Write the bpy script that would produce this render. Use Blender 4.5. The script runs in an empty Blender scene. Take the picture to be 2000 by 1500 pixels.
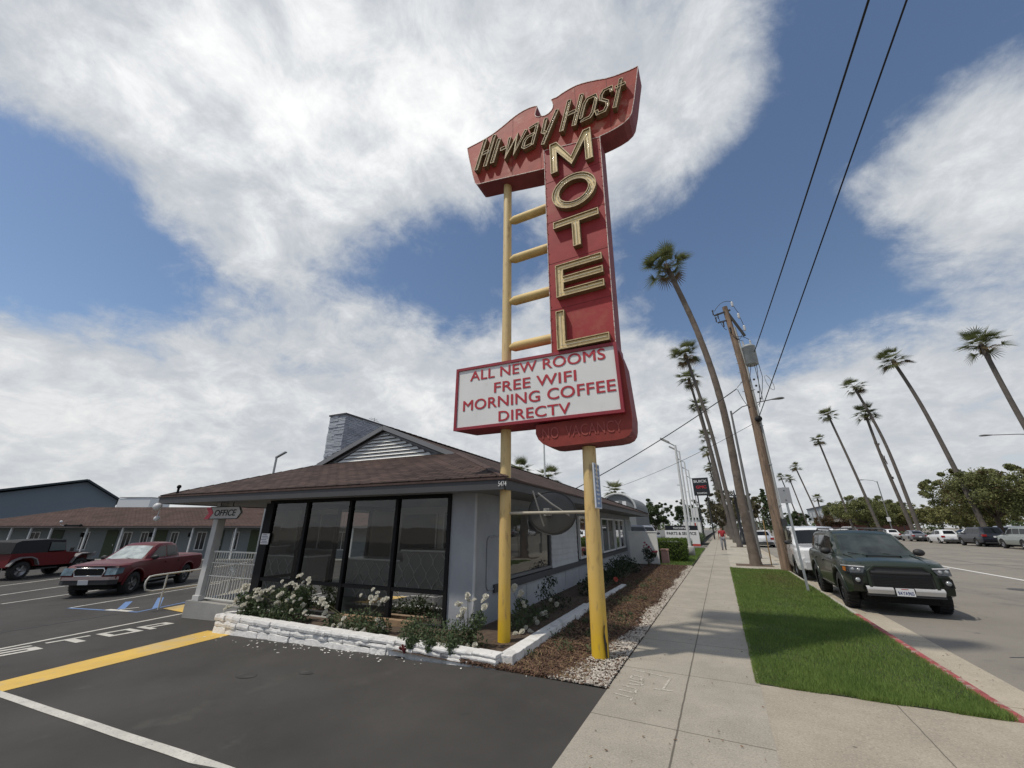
import bpy, bmesh, math, random
import numpy as np
from mathutils import Vector, Matrix, Euler
R = math.radians
scene = bpy.context.scene
# ------------------------------------------------------------------ camera
EYE = 1.70
PITCH = math.atan(280/758.0)
HEAD = R(26.79)                       # the camera looks this far to the left of the street
cam_d = bpy.data.cameras.new('camera')
cam = bpy.data.objects.new('camera', cam_d)
scene.collection.objects.link(cam)
cam.location = (0, 0, EYE)
cam.rotation_euler = (math.pi/2 + PITCH, 0, HEAD)
cam_d.sensor_fit = 'HORIZONTAL'; cam_d.sensor_width = 36; cam_d.lens = 758/2000*36
cam_d.clip_start = 0.05; cam_d.clip_end = 6000
scene.camera = cam
# ------------------------------------------------------------------ exposure
scene.view_settings.view_transform = 'Standard'
scene.view_settings.look = 'None'
scene.view_settings.exposure = 0.17
scene.view_settings.gamma = 1
# ------------------------------------------------------------------ sun
SUN_TRAVEL = Vector((0.34, 0.39, -1.0)).normalized()
sun_d = bpy.data.lights.new('sun', 'SUN'); sun_d.energy = 2.6; sun_d.angle = R(2.0); sun_d.color = (1, 0.93, 0.82)
sun = bpy.data.objects.new('sun', sun_d); scene.collection.objects.link(sun)
sun.rotation_euler = SUN_TRAVEL.to_track_quat('-Z', 'Y').to_euler()
SUN_DIR = -SUN_TRAVEL
# ------------------------------------------------------------------ world: sky with clouds
world = bpy.data.worlds.new('World'); scene.world = world; world.use_nodes = True
wt = world.node_tree; wt.nodes.clear()
def wn(t, **k):
    n = wt.nodes.new(t)
    for a, b in k.items(): setattr(n, a, b)
    return n
def wl(a, b): wt.links.new(a, b)
def wmath(op, a, b=None, c=None, clamp=False):
    n = wn('ShaderNodeMath', operation=op); n.use_clamp = clamp
    for i, v in enumerate((a, b, c)):
        if v is None: continue
        if isinstance(v, (int, float)): n.inputs[i].default_value = v
        else: wl(v, n.inputs[i])
    return n.outputs[0]
sky = wn('ShaderNodeTexSky', sky_type='NISHITA'); sky.sun_disc = False
sky.sun_elevation = math.asin(SUN_DIR.z); sky.sun_rotation = math.atan2(SUN_DIR.x, SUN_DIR.y)
sky.air_density = 1.0; sky.dust_density = 0.3; sky.ozone_density = 1.1
tc = wn('ShaderNodeTexCoord')
vdir = tc.outputs['Generated']
sep = wn('ShaderNodeSeparateXYZ'); wl(vdir, sep.inputs[0])
zc = wmath('MAXIMUM', sep.outputs[2], 0.0)
zd = wmath('ADD', zc, 0.42)
cx = wmath('DIVIDE', sep.outputs[0], zd); cy = wmath('DIVIDE', sep.outputs[1], zd)
comb = wn('ShaderNodeCombineXYZ'); wl(cx, comb.inputs[0]); wl(cy, comb.inputs[1])
def wnoise(vec, scale, detail, rough, dist=0.0, off=(0, 0, 0), stretch=(1, 1, 1)):
    mp = wn('ShaderNodeMapping'); mp.inputs['Location'].default_value = off; mp.inputs['Scale'].default_value = stretch
    wl(vec, mp.inputs[0])
    n = wn('ShaderNodeTexNoise'); n.inputs['Scale'].default_value = scale; n.inputs['Detail'].default_value = detail
    n.inputs['Roughness'].default_value = rough; n.inputs['Distortion'].default_value = dist
    wl(mp.outputs[0], n.inputs['Vector']); return n.outputs[0]
n1 = wnoise(comb.outputs[0], 2.5, 12, 0.60, 0.25, (3.1, 1.7, 0))
n2 = wnoise(comb.outputs[0], 8.0, 12, 0.66, 0.3, (8.1, 4.3, 2))
n3 = wnoise(vdir, 2.2, 8, 0.55, 0.1, (1.3, 2.2, 5.1))
def sky_dir(az, el):                   # az: degrees to the left of the street axis, el: degrees above the horizon
    a, e = R(az), R(el); return Vector((-math.sin(a)*math.cos(e), math.cos(a)*math.cos(e), math.sin(e)))
CLOUDS = [(91.7, 39.8, 3.2, 0.08), (87.0, 44.2, 3.6, 0.1), (80.6, 49.2, 4.1, 0.15), (71.3, 54.5, 4.6, 0.17), (57.7, 59.3, 5.0, 0.19), (38.8, 62.5, 5.2, 0.21), (17.1, 62.7, 5.2, 0.21), (-2.2, 59.8, 5.0, -0.04), (-26.1, 49.8, 4.2, -0.17), (-32.9, 44.8, 3.7, -0.21), (-37.7, 40.2, 3.2, -0.19), (89.6, 35.3, 3.4, 0.1), (84.7, 39.5, 3.9, 0.17), (78.0, 44.2, 4.5, 0.21), (68.6, 49.2, 5.1, 0.21), (55.4, 53.7, 5.6, 0.21), (37.8, 56.7, 5.9, 0.21), (17.9, 56.9, 5.9, 0.21), (-0.1, 54.2, 5.6, 0.15), (-13.8, 49.7, 5.1, 0.21), (-23.6, 44.7, 4.5, -0.21), (-30.5, 40.0, 4.0, -0.08), (-35.6, 35.8, 3.4, 0.08), (87.6, 30.5, 3.6, -0.29), (82.5, 34.2, 4.2, -0.04), (75.7, 38.5, 4.9, 0.17), (66.3, 43.0, 5.6, 0.21), (53.4, 47.2, 6.2, 0.21), (36.9, 50.0, 6.6, 0.21), (18.6, 50.1, 6.6, 0.19), (1.8, 47.6, 6.3, 0.15), (-11.4, 43.5, 5.7, -0.06), (-21.2, 39.0, 4.9, -0.04), (-28.3, 34.7, 4.2, 0.19), (-33.5, 30.9, 3.6, 0.21), (85.7, 25.4, 3.7, -0.21), (80.4, 28.5, 4.4, -0.21), (64.1, 36.1, 6.0, 0.12), (51.7, 39.8, 6.8, 0.12), (19.2, 42.3, 7.4, 0.1), (3.5, 40.1, 6.9, -0.12), (-9.3, 36.5, 6.1, -0.29), (-19.0, 32.6, 5.3, 0.06), (-26.2, 28.9, 4.5, 0.21), (-31.6, 25.7, 3.8, 0.21), (83.8, 19.9, 3.8, -0.08), (78.4, 22.4, 4.6, -0.19), (71.4, 25.3, 5.4, -0.17), (62.1, 28.5, 6.4, -0.1), (50.1, 31.4, 7.3, -0.08), (35.6, 33.3, 7.9, -0.29), (19.8, 33.4, 7.9, -0.17), (4.9, 31.7, 7.4, -0.21), (-7.4, 28.8, 6.5, -0.29), (-16.9, 25.7, 5.5, -0.25), (-24.2, 22.7, 4.7, -0.04), (82.0, 14.3, 3.9, 0.19), (76.6, 16.1, 4.6, 0.15), (69.5, 18.2, 5.5, 0.04), (48.8, 22.5, 7.5, 0.15), (35.0, 23.8, 8.2, 0.15), (20.2, 23.9, 8.2, 0.12), (6.2, 22.7, 7.6, 0.1), (-5.6, 20.6, 6.7, 0.04), (-15.0, 18.4, 5.7, 0.08), (-22.3, 16.3, 4.7, 0.12), (80.3, 8.6, 3.9, 0.19), (74.8, 9.6, 4.6, 0.19), (67.7, 10.9, 5.5, 0.19), (58.7, 12.2, 6.5, 0.17), (47.5, 13.4, 7.5, 0.17), (34.5, 14.1, 8.1, 0.19), (20.6, 14.2, 8.2, 0.17), (7.4, 13.5, 7.6, 0.17), (-4.0, 12.3, 6.6, 0.17), (-13.2, 11.0, 5.6, 0.17), (-20.5, 9.8, 4.7, 0.12), (-26.2, 8.7, 4.0, 0.08)]
acc = None
for (az, el, rad, wgt) in CLOUDS:
    d = sky_dir(az, el)
    dot = wn('ShaderNodeVectorMath', operation='DOT_PRODUCT'); wl(vdir, dot.inputs[0]); dot.inputs[1].default_value = d
    k = 1.0/(R(rad)**2)
    e = wmath('EXPONENT', wmath('MULTIPLY_ADD', dot.outputs['Value'], k, -k))
    acc = wmath('MULTIPLY', e, wgt) if acc is None else wmath('MULTIPLY_ADD', e, wgt, acc)
low = wmath('MULTIPLY', wmath('POWER', wmath('SUBTRACT', 1.0, zc), 6.0), 0.30)
field = wmath('ADD', wmath('MULTIPLY_ADD', wmath('SUBTRACT', n1, 0.5), 1.15, wmath('MULTIPLY', wmath('SUBTRACT', n2, 0.5), 0.70)), wmath('ADD', wmath('MULTIPLY_ADD', wmath('SUBTRACT', n3, 0.5), 0.5, low), acc))
mr = wn('ShaderNodeMapRange', interpolation_type='SMOOTHSTEP'); wl(field, mr.inputs[0])
mr.inputs[1].default_value = -0.18; mr.inputs[2].default_value = 0.20
mask = wmath('MULTIPLY', mr.outputs[0], 0.97)
thick = wn('ShaderNodeMapRange', interpolation_type='SMOOTHSTEP'); wl(wmath('ADD', field, wmath('MULTIPLY', wmath('SUBTRACT', n2, 0.5), 0.9)), thick.inputs[0])
thick.inputs[1].default_value = 0.0; thick.inputs[2].default_value = 1.05
elev = wn('ShaderNodeMapRange'); wl(zc, elev.inputs[0]); elev.inputs[1].default_value = 0.0; elev.inputs[2].default_value = 0.6
cr_low = wn('ShaderNodeMix', data_type='RGBA'); wl(thick.outputs[0], cr_low.inputs[0])
cr_low.inputs[6].default_value = (0.50, 0.52, 0.55, 1); cr_low.inputs[7].default_value = (0.72, 0.72, 0.71, 1)
cr_hi = wn('ShaderNodeMix', data_type='RGBA'); wl(thick.outputs[0], cr_hi.inputs[0])
cr_hi.inputs[6].default_value = (0.47, 0.50, 0.54, 1); cr_hi.inputs[7].default_value = (0.97, 0.97, 0.96, 1)
cloudc = wn('ShaderNodeMix', data_type='RGBA'); wl(elev.outputs[0], cloudc.inputs[0]); wl(cr_low.outputs[2], cloudc.inputs[6]); wl(cr_hi.outputs[2], cloudc.inputs[7])
bgs = wn('ShaderNodeBackground'); wl(sky.outputs[0], bgs.inputs[0]); bgs.inputs[1].default_value = 0.098
bgc = wn('ShaderNodeBackground'); wl(cloudc.outputs[2], bgc.inputs[0]); bgc.inputs[1].default_value = 1.0
mixs = wn('ShaderNodeMixShader'); wl(mask, mixs.inputs[0]); wl(bgs.outputs[0], mixs.inputs[1]); wl(bgc.outputs[0], mixs.inputs[2])
out = wn('ShaderNodeOutputWorld'); wl(mixs.outputs[0], out.inputs[0])
world.cycles.sampling_method = 'MANUAL'; world.cycles.sample_map_resolution = 512
scene.cycles.max_bounces = 7; scene.cycles.transparent_max_bounces = 12

# ------------------------------------------------------------------ materials
MATS = {}
def mat(name, col, rough=0.6, metal=0.0, var=0.0, vscale=3.0, bump=0.0, bscale=40.0, spec=None, island=0.0, coord='Object', col2=None, trans=0.0, emit=0.0, coat=0.0, mottle=None):
    if name in MATS: return MATS[name]
    m = bpy.data.materials.new(name); m.use_nodes = True; MATS[name] = m
    nt = m.node_tree; b = nt.nodes['Principled BSDF']
    b.inputs['Roughness'].default_value = rough; b.inputs['Metallic'].default_value = metal
    if coat: b.inputs['Coat Weight'].default_value = coat; b.inputs['Coat Roughness'].default_value = 0.05
    if spec is not None: b.inputs['Specular IOR Level'].default_value = spec
    if emit: b.inputs['Emission Color'].default_value = (*col, 1); b.inputs['Emission Strength'].default_value = emit
    c4 = (*col, 1)
    b.inputs['Base Color'].default_value = c4
    cur = None
    tcn = nt.nodes.new('ShaderNodeTexCoord')
    def noise(scale, detail=6, rgh=0.6):
        n = nt.nodes.new('ShaderNodeTexNoise'); n.inputs['Scale'].default_value = scale; n.inputs['Detail'].default_value = detail
        n.inputs['Roughness'].default_value = rgh; nt.links.new(tcn.outputs[coord], n.inputs['Vector']); return n
    if var or col2 or island:
        mx = nt.nodes.new('ShaderNodeMix'); mx.data_type = 'RGBA'
        c2 = col2 if col2 else tuple(max(0, c*(1-var)) for c in col)
        c1 = col if col2 else tuple(min(1, c*(1+var*0.6)) for c in col)
        mx.inputs[6].default_value = (*c1, 1); mx.inputs[7].default_value = (*c2, 1)
        n = noise(vscale)
        rg = nt.nodes.new('ShaderNodeMapRange'); rg.inputs[1].default_value = 0.3; rg.inputs[2].default_value = 0.7
        nt.links.new(n.outputs[0], rg.inputs[0])
        f = rg.outputs[0]
        if island:
            g = nt.nodes.new('ShaderNodeNewGeometry'); mm = nt.nodes.new('ShaderNodeMix'); mm.data_type = 'FLOAT'
            mm.inputs[0].default_value = island; nt.links.new(f, mm.inputs[2]); nt.links.new(g.outputs['Random Per Island'], mm.inputs[3]); f = mm.outputs[0]
        nt.links.new(f, mx.inputs[0]); nt.links.new(mx.outputs[2], b.inputs['Base Color']); cur = mx.outputs[2]
    if mottle:                          # (scale, threshold, colour, amount): dirt or wear spots
        for (sc_, th, mc, am) in mottle:
            n = noise(sc_, 8, 0.65); rg = nt.nodes.new('ShaderNodeMapRange'); rg.inputs[1].default_value = th; rg.inputs[2].default_value = th+0.08
            rg.inputs[4].default_value = am
            nt.links.new(n.outputs[0], rg.inputs[0])
            mx = nt.nodes.new('ShaderNodeMix'); mx.data_type = 'RGBA'; nt.links.new(rg.outputs[0], mx.inputs[0])
            if cur is not None: nt.links.new(cur, mx.inputs[6])
            else: mx.inputs[6].default_value = c4
            mx.inputs[7].default_value = (*mc, 1); cur = mx.outputs[2]; nt.links.new(cur, b.inputs['Base Color'])
    if bump:
        n = noise(bscale, 5); bp = nt.nodes.new('ShaderNodeBump'); bp.inputs['Strength'].default_value = min(1, bump); bp.inputs['Distance'].default_value = 0.02
        nt.links.new(n.outputs[0], bp.inputs['Height']); nt.links.new(bp.outputs[0], b.inputs['Normal'])
    if trans:
        tb = nt.nodes.new('ShaderNodeBsdfTranslucent'); 
        if cur is not None: nt.links.new(cur, tb.inputs[0])
        else: tb.inputs[0].default_value = c4
        ms = nt.nodes.new('ShaderNodeMixShader'); ms.inputs[0].default_value = trans
        nt.links.new(b.outputs[0], ms.inputs[1]); nt.links.new(tb.outputs[0], ms.inputs[2])
        nt.links.new(ms.outputs[0], nt.nodes['Material Output'].inputs[0])
    return m
def glass(name, tint=(0.5, 0.52, 0.5), ior=1.5, rough=0.0):
    if name in MATS: return MATS[name]
    m = bpy.data.materials.new(name); m.use_nodes = True; MATS[name] = m; nt = m.node_tree
    nt.nodes.remove(nt.nodes['Principled BSDF'])
    t = nt.nodes.new('ShaderNodeBsdfTransparent'); t.inputs[0].default_value = (*tint, 1)
    g = nt.nodes.new('ShaderNodeBsdfGlossy'); g.inputs['Roughness'].default_value = rough
    f = nt.nodes.new('ShaderNodeFresnel'); f.inputs[0].default_value = ior
    tcn = nt.nodes.new('ShaderNodeTexCoord'); n = nt.nodes.new('ShaderNodeTexNoise'); n.inputs['Scale'].default_value = 1.3; nt.links.new(tcn.outputs['Object'], n.inputs[0])
    bp = nt.nodes.new('ShaderNodeBump'); bp.inputs['Strength'].default_value = 0.05; bp.inputs['Distance'].default_value = 0.05; nt.links.new(n.outputs[0], bp.inputs['Height']); nt.links.new(bp.outputs[0], g.inputs['Normal'])
    ms = nt.nodes.new('ShaderNodeMixShader'); nt.links.new(f.outputs[0], ms.inputs[0]); nt.links.new(t.outputs[0], ms.inputs[1]); nt.links.new(g.outputs[0], ms.inputs[2])
    nt.links.new(ms.outputs[0], nt.nodes['Material Output'].inputs[0])
    return m

# ------------------------------------------------------------------ object helpers
C = scene.collection
def tag(o, label=None, cat=None, group=None, kind=None):
    if label: o['label'] = label
    if cat: o['category'] = cat
    if group: o['group'] = group
    if kind: o['kind'] = kind
    return o
def thing(name, label, cat, loc=(0, 0, 0), rotz=0.0, group=None, tilt=None):
    o = bpy.data.objects.new(name, None); C.objects.link(o); o.location = loc
    if tilt is not None:
        o.rotation_mode = 'QUATERNION'
        o.rotation_quaternion = (Matrix.Rotation(tilt, 3, 'Y') @ Matrix.Rotation(rotz, 3, 'Z')).to_quaternion()
    else: o.rotation_euler = (0, 0, rotz)
    return tag(o, label, cat, group)
def link(me, name, parent=None, m=None):
    o = bpy.data.objects.new(name, me); C.objects.link(o)
    if parent is not None: o.parent = parent
    if m is not None:
        for x in (m if isinstance(m, (list, tuple)) else [m]): me.materials.append(x)
    return o
class MB:
    """mesh builder: collects solids and links them as one mesh object"""
    def __init__(s, org=(0, 0, 0)): s.v = []; s.f = []; s.mi = []; s.cur = 0; s.org = Vector(org); s.sm = []
    def add(s, vs, fs, smooth=False):
        b = len(s.v); s.v += [Vector(v) - s.org for v in vs]
        for f in fs: s.f.append([b+i for i in f]); s.mi.append(s.cur); s.sm.append(smooth)
        return s
    def mat(s, i): s.cur = i; return s
    def box(s, c, d, M=None):
        hx, hy, hz = d[0]/2, d[1]/2, d[2]/2
        vs = [Vector((x*hx, y*hy, z*hz)) for x in (-1, 1) for y in (-1, 1) for z in (-1, 1)]
        if M is not None: vs = [M @ v for v in vs]
        vs = [v + Vector(c) for v in vs]
        return s.add(vs, [(0, 1, 3, 2), (4, 6, 7, 5), (0, 4, 5, 1), (2, 3, 7, 6), (0, 2, 6, 4), (1, 5, 7, 3)])
    def bb(s, x0, x1, y0, y1, z0, z1): return s.box(((x0+x1)/2, (y0+y1)/2, (z0+z1)/2), (abs(x1-x0), abs(y1-y0), abs(z1-z0)))
    def tube(s, pts, r, n=8, caps=True, smooth=True):
        pts = [Vector(p) for p in pts]; rs = r if isinstance(r, (list, tuple)) else [r]*len(pts)
        vs = []; prev = None
        for i, p in enumerate(pts):
            d = (pts[min(i+1, len(pts)-1)] - pts[max(i-1, 0)]).normalized()
            if prev is None:
                a = Vector((0, 0, 1)) if abs(d.z) < 0.9 else Vector((1, 0, 0)); u = d.cross(a).normalized()
            else: u = (prev - d*prev.dot(d)).normalized()
            prev = u; w = d.cross(u)
            for k in range(n):
                t = 2*math.pi*k/n; vs.append(p + (u*math.cos(t) + w*math.sin(t))*rs[i])
        fs = [(i*n+k, i*n+(k+1) % n, (i+1)*n+(k+1) % n, (i+1)*n+k) for i in range(len(pts)-1) for k in range(n)]
        s.add(vs, fs, smooth)
        if caps: s.add([vs[k] for k in range(n)], [list(range(n))[::-1]]); s.add(vs[-n:], [list(range(n))])
        return s
    def bar(s, a, b, w, h=None):
        a, b = Vector(a), Vector(b); h = h or w; d = (b-a); L = d.length; d.normalize()
        up = Vector((0, 0, 1)) if abs(d.z) < 0.95 else Vector((0, 1, 0)); x = d.cross(up).normalized(); z = x.cross(d)
        M = Matrix((x, d, z)).transposed(); return s.box((a+b)/2, (w, L, h), M)
    def prism(s, poly, axis, lo, hi):
        """poly in the two other axes, extruded along axis ('x','y','z')"""
        def P(a, b, t): return {'x': (t, a, b), 'y': (a, t, b), 'z': (a, b, t)}[axis]
        n = len(poly); vs = [P(a, b, lo) for a, b in poly] + [P(a, b, hi) for a, b in poly]
        fs = [list(range(n)), list(range(n, 2*n))[::-1]] + [(i, (i+1) % n, n+(i+1) % n, n+i) for i in range(n)]
        return s.add(vs, fs)
    def lathe(s, prof, c=(0, 0, 0), n=16, axis='z', smooth=True):
        vs = []
        for (r, z) in prof:
            for k in range(n):
                t = 2*math.pi*k/n; a, b = r*math.cos(t), r*math.sin(t)
                p = {'z': (a, b, z), 'y': (a, z, b), 'x': (z, a, b)}[axis]; vs.append(Vector(p)+Vector(c))
        fs = [(i*n+k, i*n+(k+1) % n, (i+1)*n+(k+1) % n, (i+1)*n+k) for i in range(len(prof)-1) for k in range(n)]
        return s.add(vs, fs, smooth)
    def quad(s, *p): return s.add(p, [tuple(range(len(p)))])
    def ball(s, c, r, n=8, m=6, sq=(1, 1, 1)):
        prof = [(max(1e-4, r*math.sin(math.pi*i/m)), -r*math.cos(math.pi*i/m)) for i in range(m+1)]
        b = len(s.v); s.lathe([(a, z) for a, z in prof], (0, 0, 0), n)
        for i in range(b, len(s.v)):
            v = s.v[i] + s.org; s.v[i] = Vector((v.x*sq[0]+c[0], v.y*sq[1]+c[1], v.z*sq[2]+c[2])) - s.org
        return s
    def build(s, name, m, parent=None, bevel=0.0, fixn=True):
        me = bpy.data.meshes.new(name); me.from_pydata([tuple(v) for v in s.v], [], s.f)
        o = link(me, name, parent, m)
        if any(s.mi): me.polygons.foreach_set('material_index', s.mi)
        if fixn:
            bm = bmesh.new(); bm.from_mesh(me); bmesh.ops.recalc_face_normals(bm, faces=bm.faces); bm.to_mesh(me); bm.free()
        me.polygons.foreach_set('use_smooth', s.sm)
        if bevel:
            md = o.modifiers.new('bevel', 'BEVEL'); md.width = bevel; md.segments = 2; md.limit_method = 'ANGLE'; md.angle_limit = R(40)
        return o
def fast(name, V, F, m, parent=None, smooth=False):
    V = np.asarray(V, dtype=np.float32).reshape(-1, 3); F = np.asarray(F, dtype=np.int32); k = F.shape[1]
    me = bpy.data.meshes.new(name); me.vertices.add(len(V)); me.vertices.foreach_set('co', V.ravel())
    me.loops.add(F.size); me.loops.foreach_set('vertex_index', F.ravel())
    me.polygons.add(len(F)); me.polygons.foreach_set('loop_start', np.arange(0, F.size, k, dtype=np.int32))
    me.polygons.foreach_set('use_smooth', [smooth]*len(F)); me.update(calc_edges=True); me.validate()
    return link(me, name, parent, m)
def text_mesh(s, size, depth=0.0, shear=0.0, sx=1.0, bold=0.0, spacing=1.0, align='LEFT'):
    cu = bpy.data.curves.new('t', 'FONT'); cu.body = s; cu.size = size; cu.extrude = depth; cu.shear = shear; cu.offset = bold
    cu.space_character = spacing; cu.align_x = align; cu.resolution_u = 4
    o = bpy.data.objects.new('t', cu); C.objects.link(o)
    bpy.context.view_layer.update(); dg = bpy.context.evaluated_depsgraph_get()
    me = bpy.data.meshes.new_from_object(o.evaluated_get(dg)); bpy.data.objects.remove(o); bpy.data.curves.remove(cu)
    if sx != 1.0:
        for v in me.vertices: v.co.x *= sx
    return me
def text_obj(name, s, size, M, m, parent=None, fitw=None, fith=None, thick=0.0, **k):
    """flat lettering; M places the text plane (x right, y up); fitw/fith scale it to a width and cap height"""
    me = text_mesh(s, size, **k)
    xs = [v.co.x for v in me.vertices]; ys = [v.co.y for v in me.vertices]
    x0, x1, y0, y1 = min(xs), max(xs), min(ys), max(ys)
    fx = fitw/(x1-x0) if fitw else 1; fy = fith/(y1-y0) if fith else fx
    if thick:                           # heavier strokes: the same glyphs laid side by side, each a hair proud of the last
        V0 = [tuple(v.co) for v in me.vertices]; F0 = [list(p.vertices) for p in me.polygons]; V = []; F = []
        for i, (ox, oy) in enumerate(((-1, -.6), (0, .6), (1, -.6), (-.5, .6), (.5, 0))):
            b = len(V); V += [(x+ox*thick/fx, y+oy*thick/fy, z+i*.0006) for x, y, z in V0]; F += [[b+j for j in f] for f in F0]
        me = bpy.data.meshes.new(name); me.from_pydata(V, [], F)
    for v in me.vertices: v.co = M @ Vector(((v.co.x-x0)*fx, (v.co.y-y0)*fy, v.co.z))
    return link(me, name, parent, m)
def frame(o, x, y):
    x = Vector(x).normalized(); y = Vector(y).normalized(); z = x.cross(y)
    M = Matrix((x, y, z)).transposed().to_4x4(); M.translation = Vector(o); return M
def copy_tree(o, parent=None):
    c = o.copy(); C.objects.link(c); c.parent = parent
    for ch in list(o.children): copy_tree(ch, c)
    return c
def zg(X):                              # the car park falls away from the street
    if X > -2.8: return 0.0
    if X > -9.5: return .045*(X+2.8)
    if X > -20: return -.3015+.0285*(X+9.5)
    return -.6
rng = np.random.default_rng(7)
random.seed(7)
# ================================================================== THE SETTING
def conc(name, col, joints=None, seed=0.0):
    """concrete with stains; joints: list of (axis, spacing, offset, width) of scored lines in metres"""
    m = bpy.data.materials.new(name); m.use_nodes = True; nt = m.node_tree; b = nt.nodes['Principled BSDF']; b.inputs['Roughness'].default_value = 0.9
    b.inputs['Specular IOR Level'].default_value = 0.25
    N = nt.nodes.new; Lk = nt.links.new; tcn = N('ShaderNodeTexCoord'); co = tcn.outputs['Object']
    def noise(sc, det=8, rg=0.62, off=0):
        mp = N('ShaderNodeMapping'); mp.inputs['Location'].default_value = (off+seed, off*1.7, seed); Lk(co, mp.inputs[0])
        n = N('ShaderNodeTexNoise'); n.inputs['Scale'].default_value = sc; n.inputs['Detail'].default_value = det; n.inputs['Roughness'].default_value = rg; Lk(mp.outputs[0], n.inputs[0]); return n.outputs[0]
    def rng_(x, a, b_, c=0.0, d=1.0):
        r = N('ShaderNodeMapRange'); Lk(x, r.inputs[0]); r.inputs[1].default_value = a; r.inputs[2].default_value = b_; r.inputs[3].default_value = c; r.inputs[4].default_value = d; return r.outputs[0]
    def mix(f, a, c):
        x = N('ShaderNodeMix'); x.data_type = 'RGBA'
        if isinstance(f, float): x.inputs[0].default_value = f
        else: Lk(f, x.inputs[0])
        for i, v in ((6, a), (7, c)):
            if isinstance(v, tuple): x.inputs[i].default_value = (*v, 1)
            else: Lk(v, x.inputs[i])
        return x.outputs[2]
    c = mix(rng_(noise(0.9), .32, .68), tuple(v*0.80 for v in col), tuple(min(1, v*1.10) for v in col))
    c = mix(rng_(noise(5.5, off=5), .42, .75, 0, .35), c, tuple(v*0.62 for v in col))
    c = mix(rng_(noise(65, 3, off=9), .48, .70, 0, .55), c, tuple(min(1, v*1.45) for v in col))
    c = mix(rng_(noise(50, 3, off=3), .54, .70, 0, .6), c, tuple(v*0.5 for v in col))
    vo = N('ShaderNodeTexVoronoi'); vo.inputs['Scale'].default_value = 1.9; vo.inputs['Randomness'].default_value = 1.0; Lk(co, vo.inputs[0])
    c = mix(rng_(vo.outputs['Distance'], .035, .025, 0, .75), c, tuple(v*0.3 for v in col))       # gum spots
    if joints:
        sp = N('ShaderNodeSeparateXYZ'); Lk(co, sp.inputs[0])
        for ax, spc, off, w in joints:
            def mt(op, x, v, v2=None):
                n = N('ShaderNodeMath'); n.operation = op
                Lk(x, n.inputs[0])
                if v is not None: n.inputs[1].default_value = v
                if v2 is not None: n.inputs[2].default_value = v2
                return n.outputs[0]
            wob = mt('MULTIPLY', noise(6, 2), 0.012)
            a = N('ShaderNodeMath'); a.operation = 'ADD'; Lk(sp.outputs['XYZ'.index(ax)], a.inputs[0]); Lk(wob, a.inputs[1])
            s_ = mt('SUBTRACT', a.outputs[0], off + 0.006)
            p = mt('PINGPONG', s_, spc/2) if spc else mt('ABSOLUTE', s_, None)
            c = mix(rng_(p, w, w*0.5, 0, .8), c, tuple(v*0.22 for v in col))
    Lk(c, b.inputs['Base Color'])
    bp = N('ShaderNodeBump'); bp.inputs['Strength'].default_value = 0.35; bp.inputs['Distance'].default_value = 0.004; Lk(noise(120, 4), bp.inputs['Height']); Lk(bp.outputs[0], b.inputs['Normal'])
    return m
def struct(o): o['kind'] = 'structure'; return o
def sheet(name, xs, ys, zf, m, kind='structure'):
    vs = [(x, y, zf(x, y)) for y in ys for x in xs]; n = len(xs)
    fs = [(j*n+i, j*n+i+1, (j+1)*n+i+1, (j+1)*n+i) for j in range(len(ys)-1) for i in range(n-1)]
    o = fast(name, vs, fs, m); o['kind'] = kind; return o
asphalt_lot = mat('fresh_asphalt', (0.060, 0.056, 0.052), 0.84, var=0.30, vscale=0.6, bump=0.5, bscale=160, mottle=[(0.45, .56, (0.062, 0.061, 0.06), .6), (5, .64, (0.028, 0.027, 0.026), .6), (1.6, .60, (0.078, 0.073, 0.066), .6), (14, .68, (0.10, 0.095, 0.085), .4), (60, .66, (0.13, 0.125, 0.115), .6)], spec=.3)
asphalt_road = mat('worn_asphalt', (0.235, 0.215, 0.185), 0.92, var=0.18, vscale=0.35, bump=0.5, bscale=120, mottle=[(0.8, .56, (0.16, 0.15, 0.135), .7), (2.6, .62, (0.10, 0.095, 0.09), .6), (75, .57, (0.38, 0.37, 0.34), .5), (60, .60, (0.06, 0.06, 0.06), .55)], spec=.2)
dirt = mat('dry_ground', (0.22, 0.20, 0.17), 0.95, var=0.3, vscale=0.2)
sheet('ground', [-3000, 3000], [-3000, 3000], lambda x, y: -0.72, dirt)
sheet('car_park', [-95, -60, -40, -30, -20, -16, -13, -9.5, -6, -2.8, -1.42], [-40, -10, 0, 2, 3.5, 5.17], lambda x, y: zg(x), asphalt_lot)
sheet('car_park', [-95, -60, -40, -30, -20, -16, -13, -9.5, -6, -4.4], [5.17, 12, 20, 40, 75], lambda x, y: zg(x)-0.0 if x < -13 else min(zg(x), -.02), asphalt_lot)
sheet('road', [2.92, 25.4], [-60, 0, 60, 400, 900], lambda x, y: -0.15, asphalt_road)
sheet('dealer_forecourt', [-95, -3.0], [24, 46, 300], lambda x, y: -0.03, mat('grey_asphalt', (0.13, 0.13, 0.125), .9, var=.2, vscale=.5))
side_m = conc('pavement_concrete', (0.335, 0.305, 0.255), [('X', 0, -0.63, .011), ('Y', 1.525, 3.0, .008)])
sheet('sidewalk', [-1.42, 0.12], [-30, 0, 6, 12, 24, 60, 140], lambda x, y: 0.0, side_m)
park_m = conc('parkway_concrete', (0.38, 0.35, 0.29), [('X', 0, 1.25, .008), ('Y', 3.05, 2.2, .008)], 4.0)
sheet('sidewalk', [0.12, 2.17], [21.35, 26, 40, 60, 140], lambda x, y: -0.002, park_m)
apron_m = conc('driveway_concrete', (0.345, 0.305, 0.245), [('X', 0, 1.32, .007)], 9.0)
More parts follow.
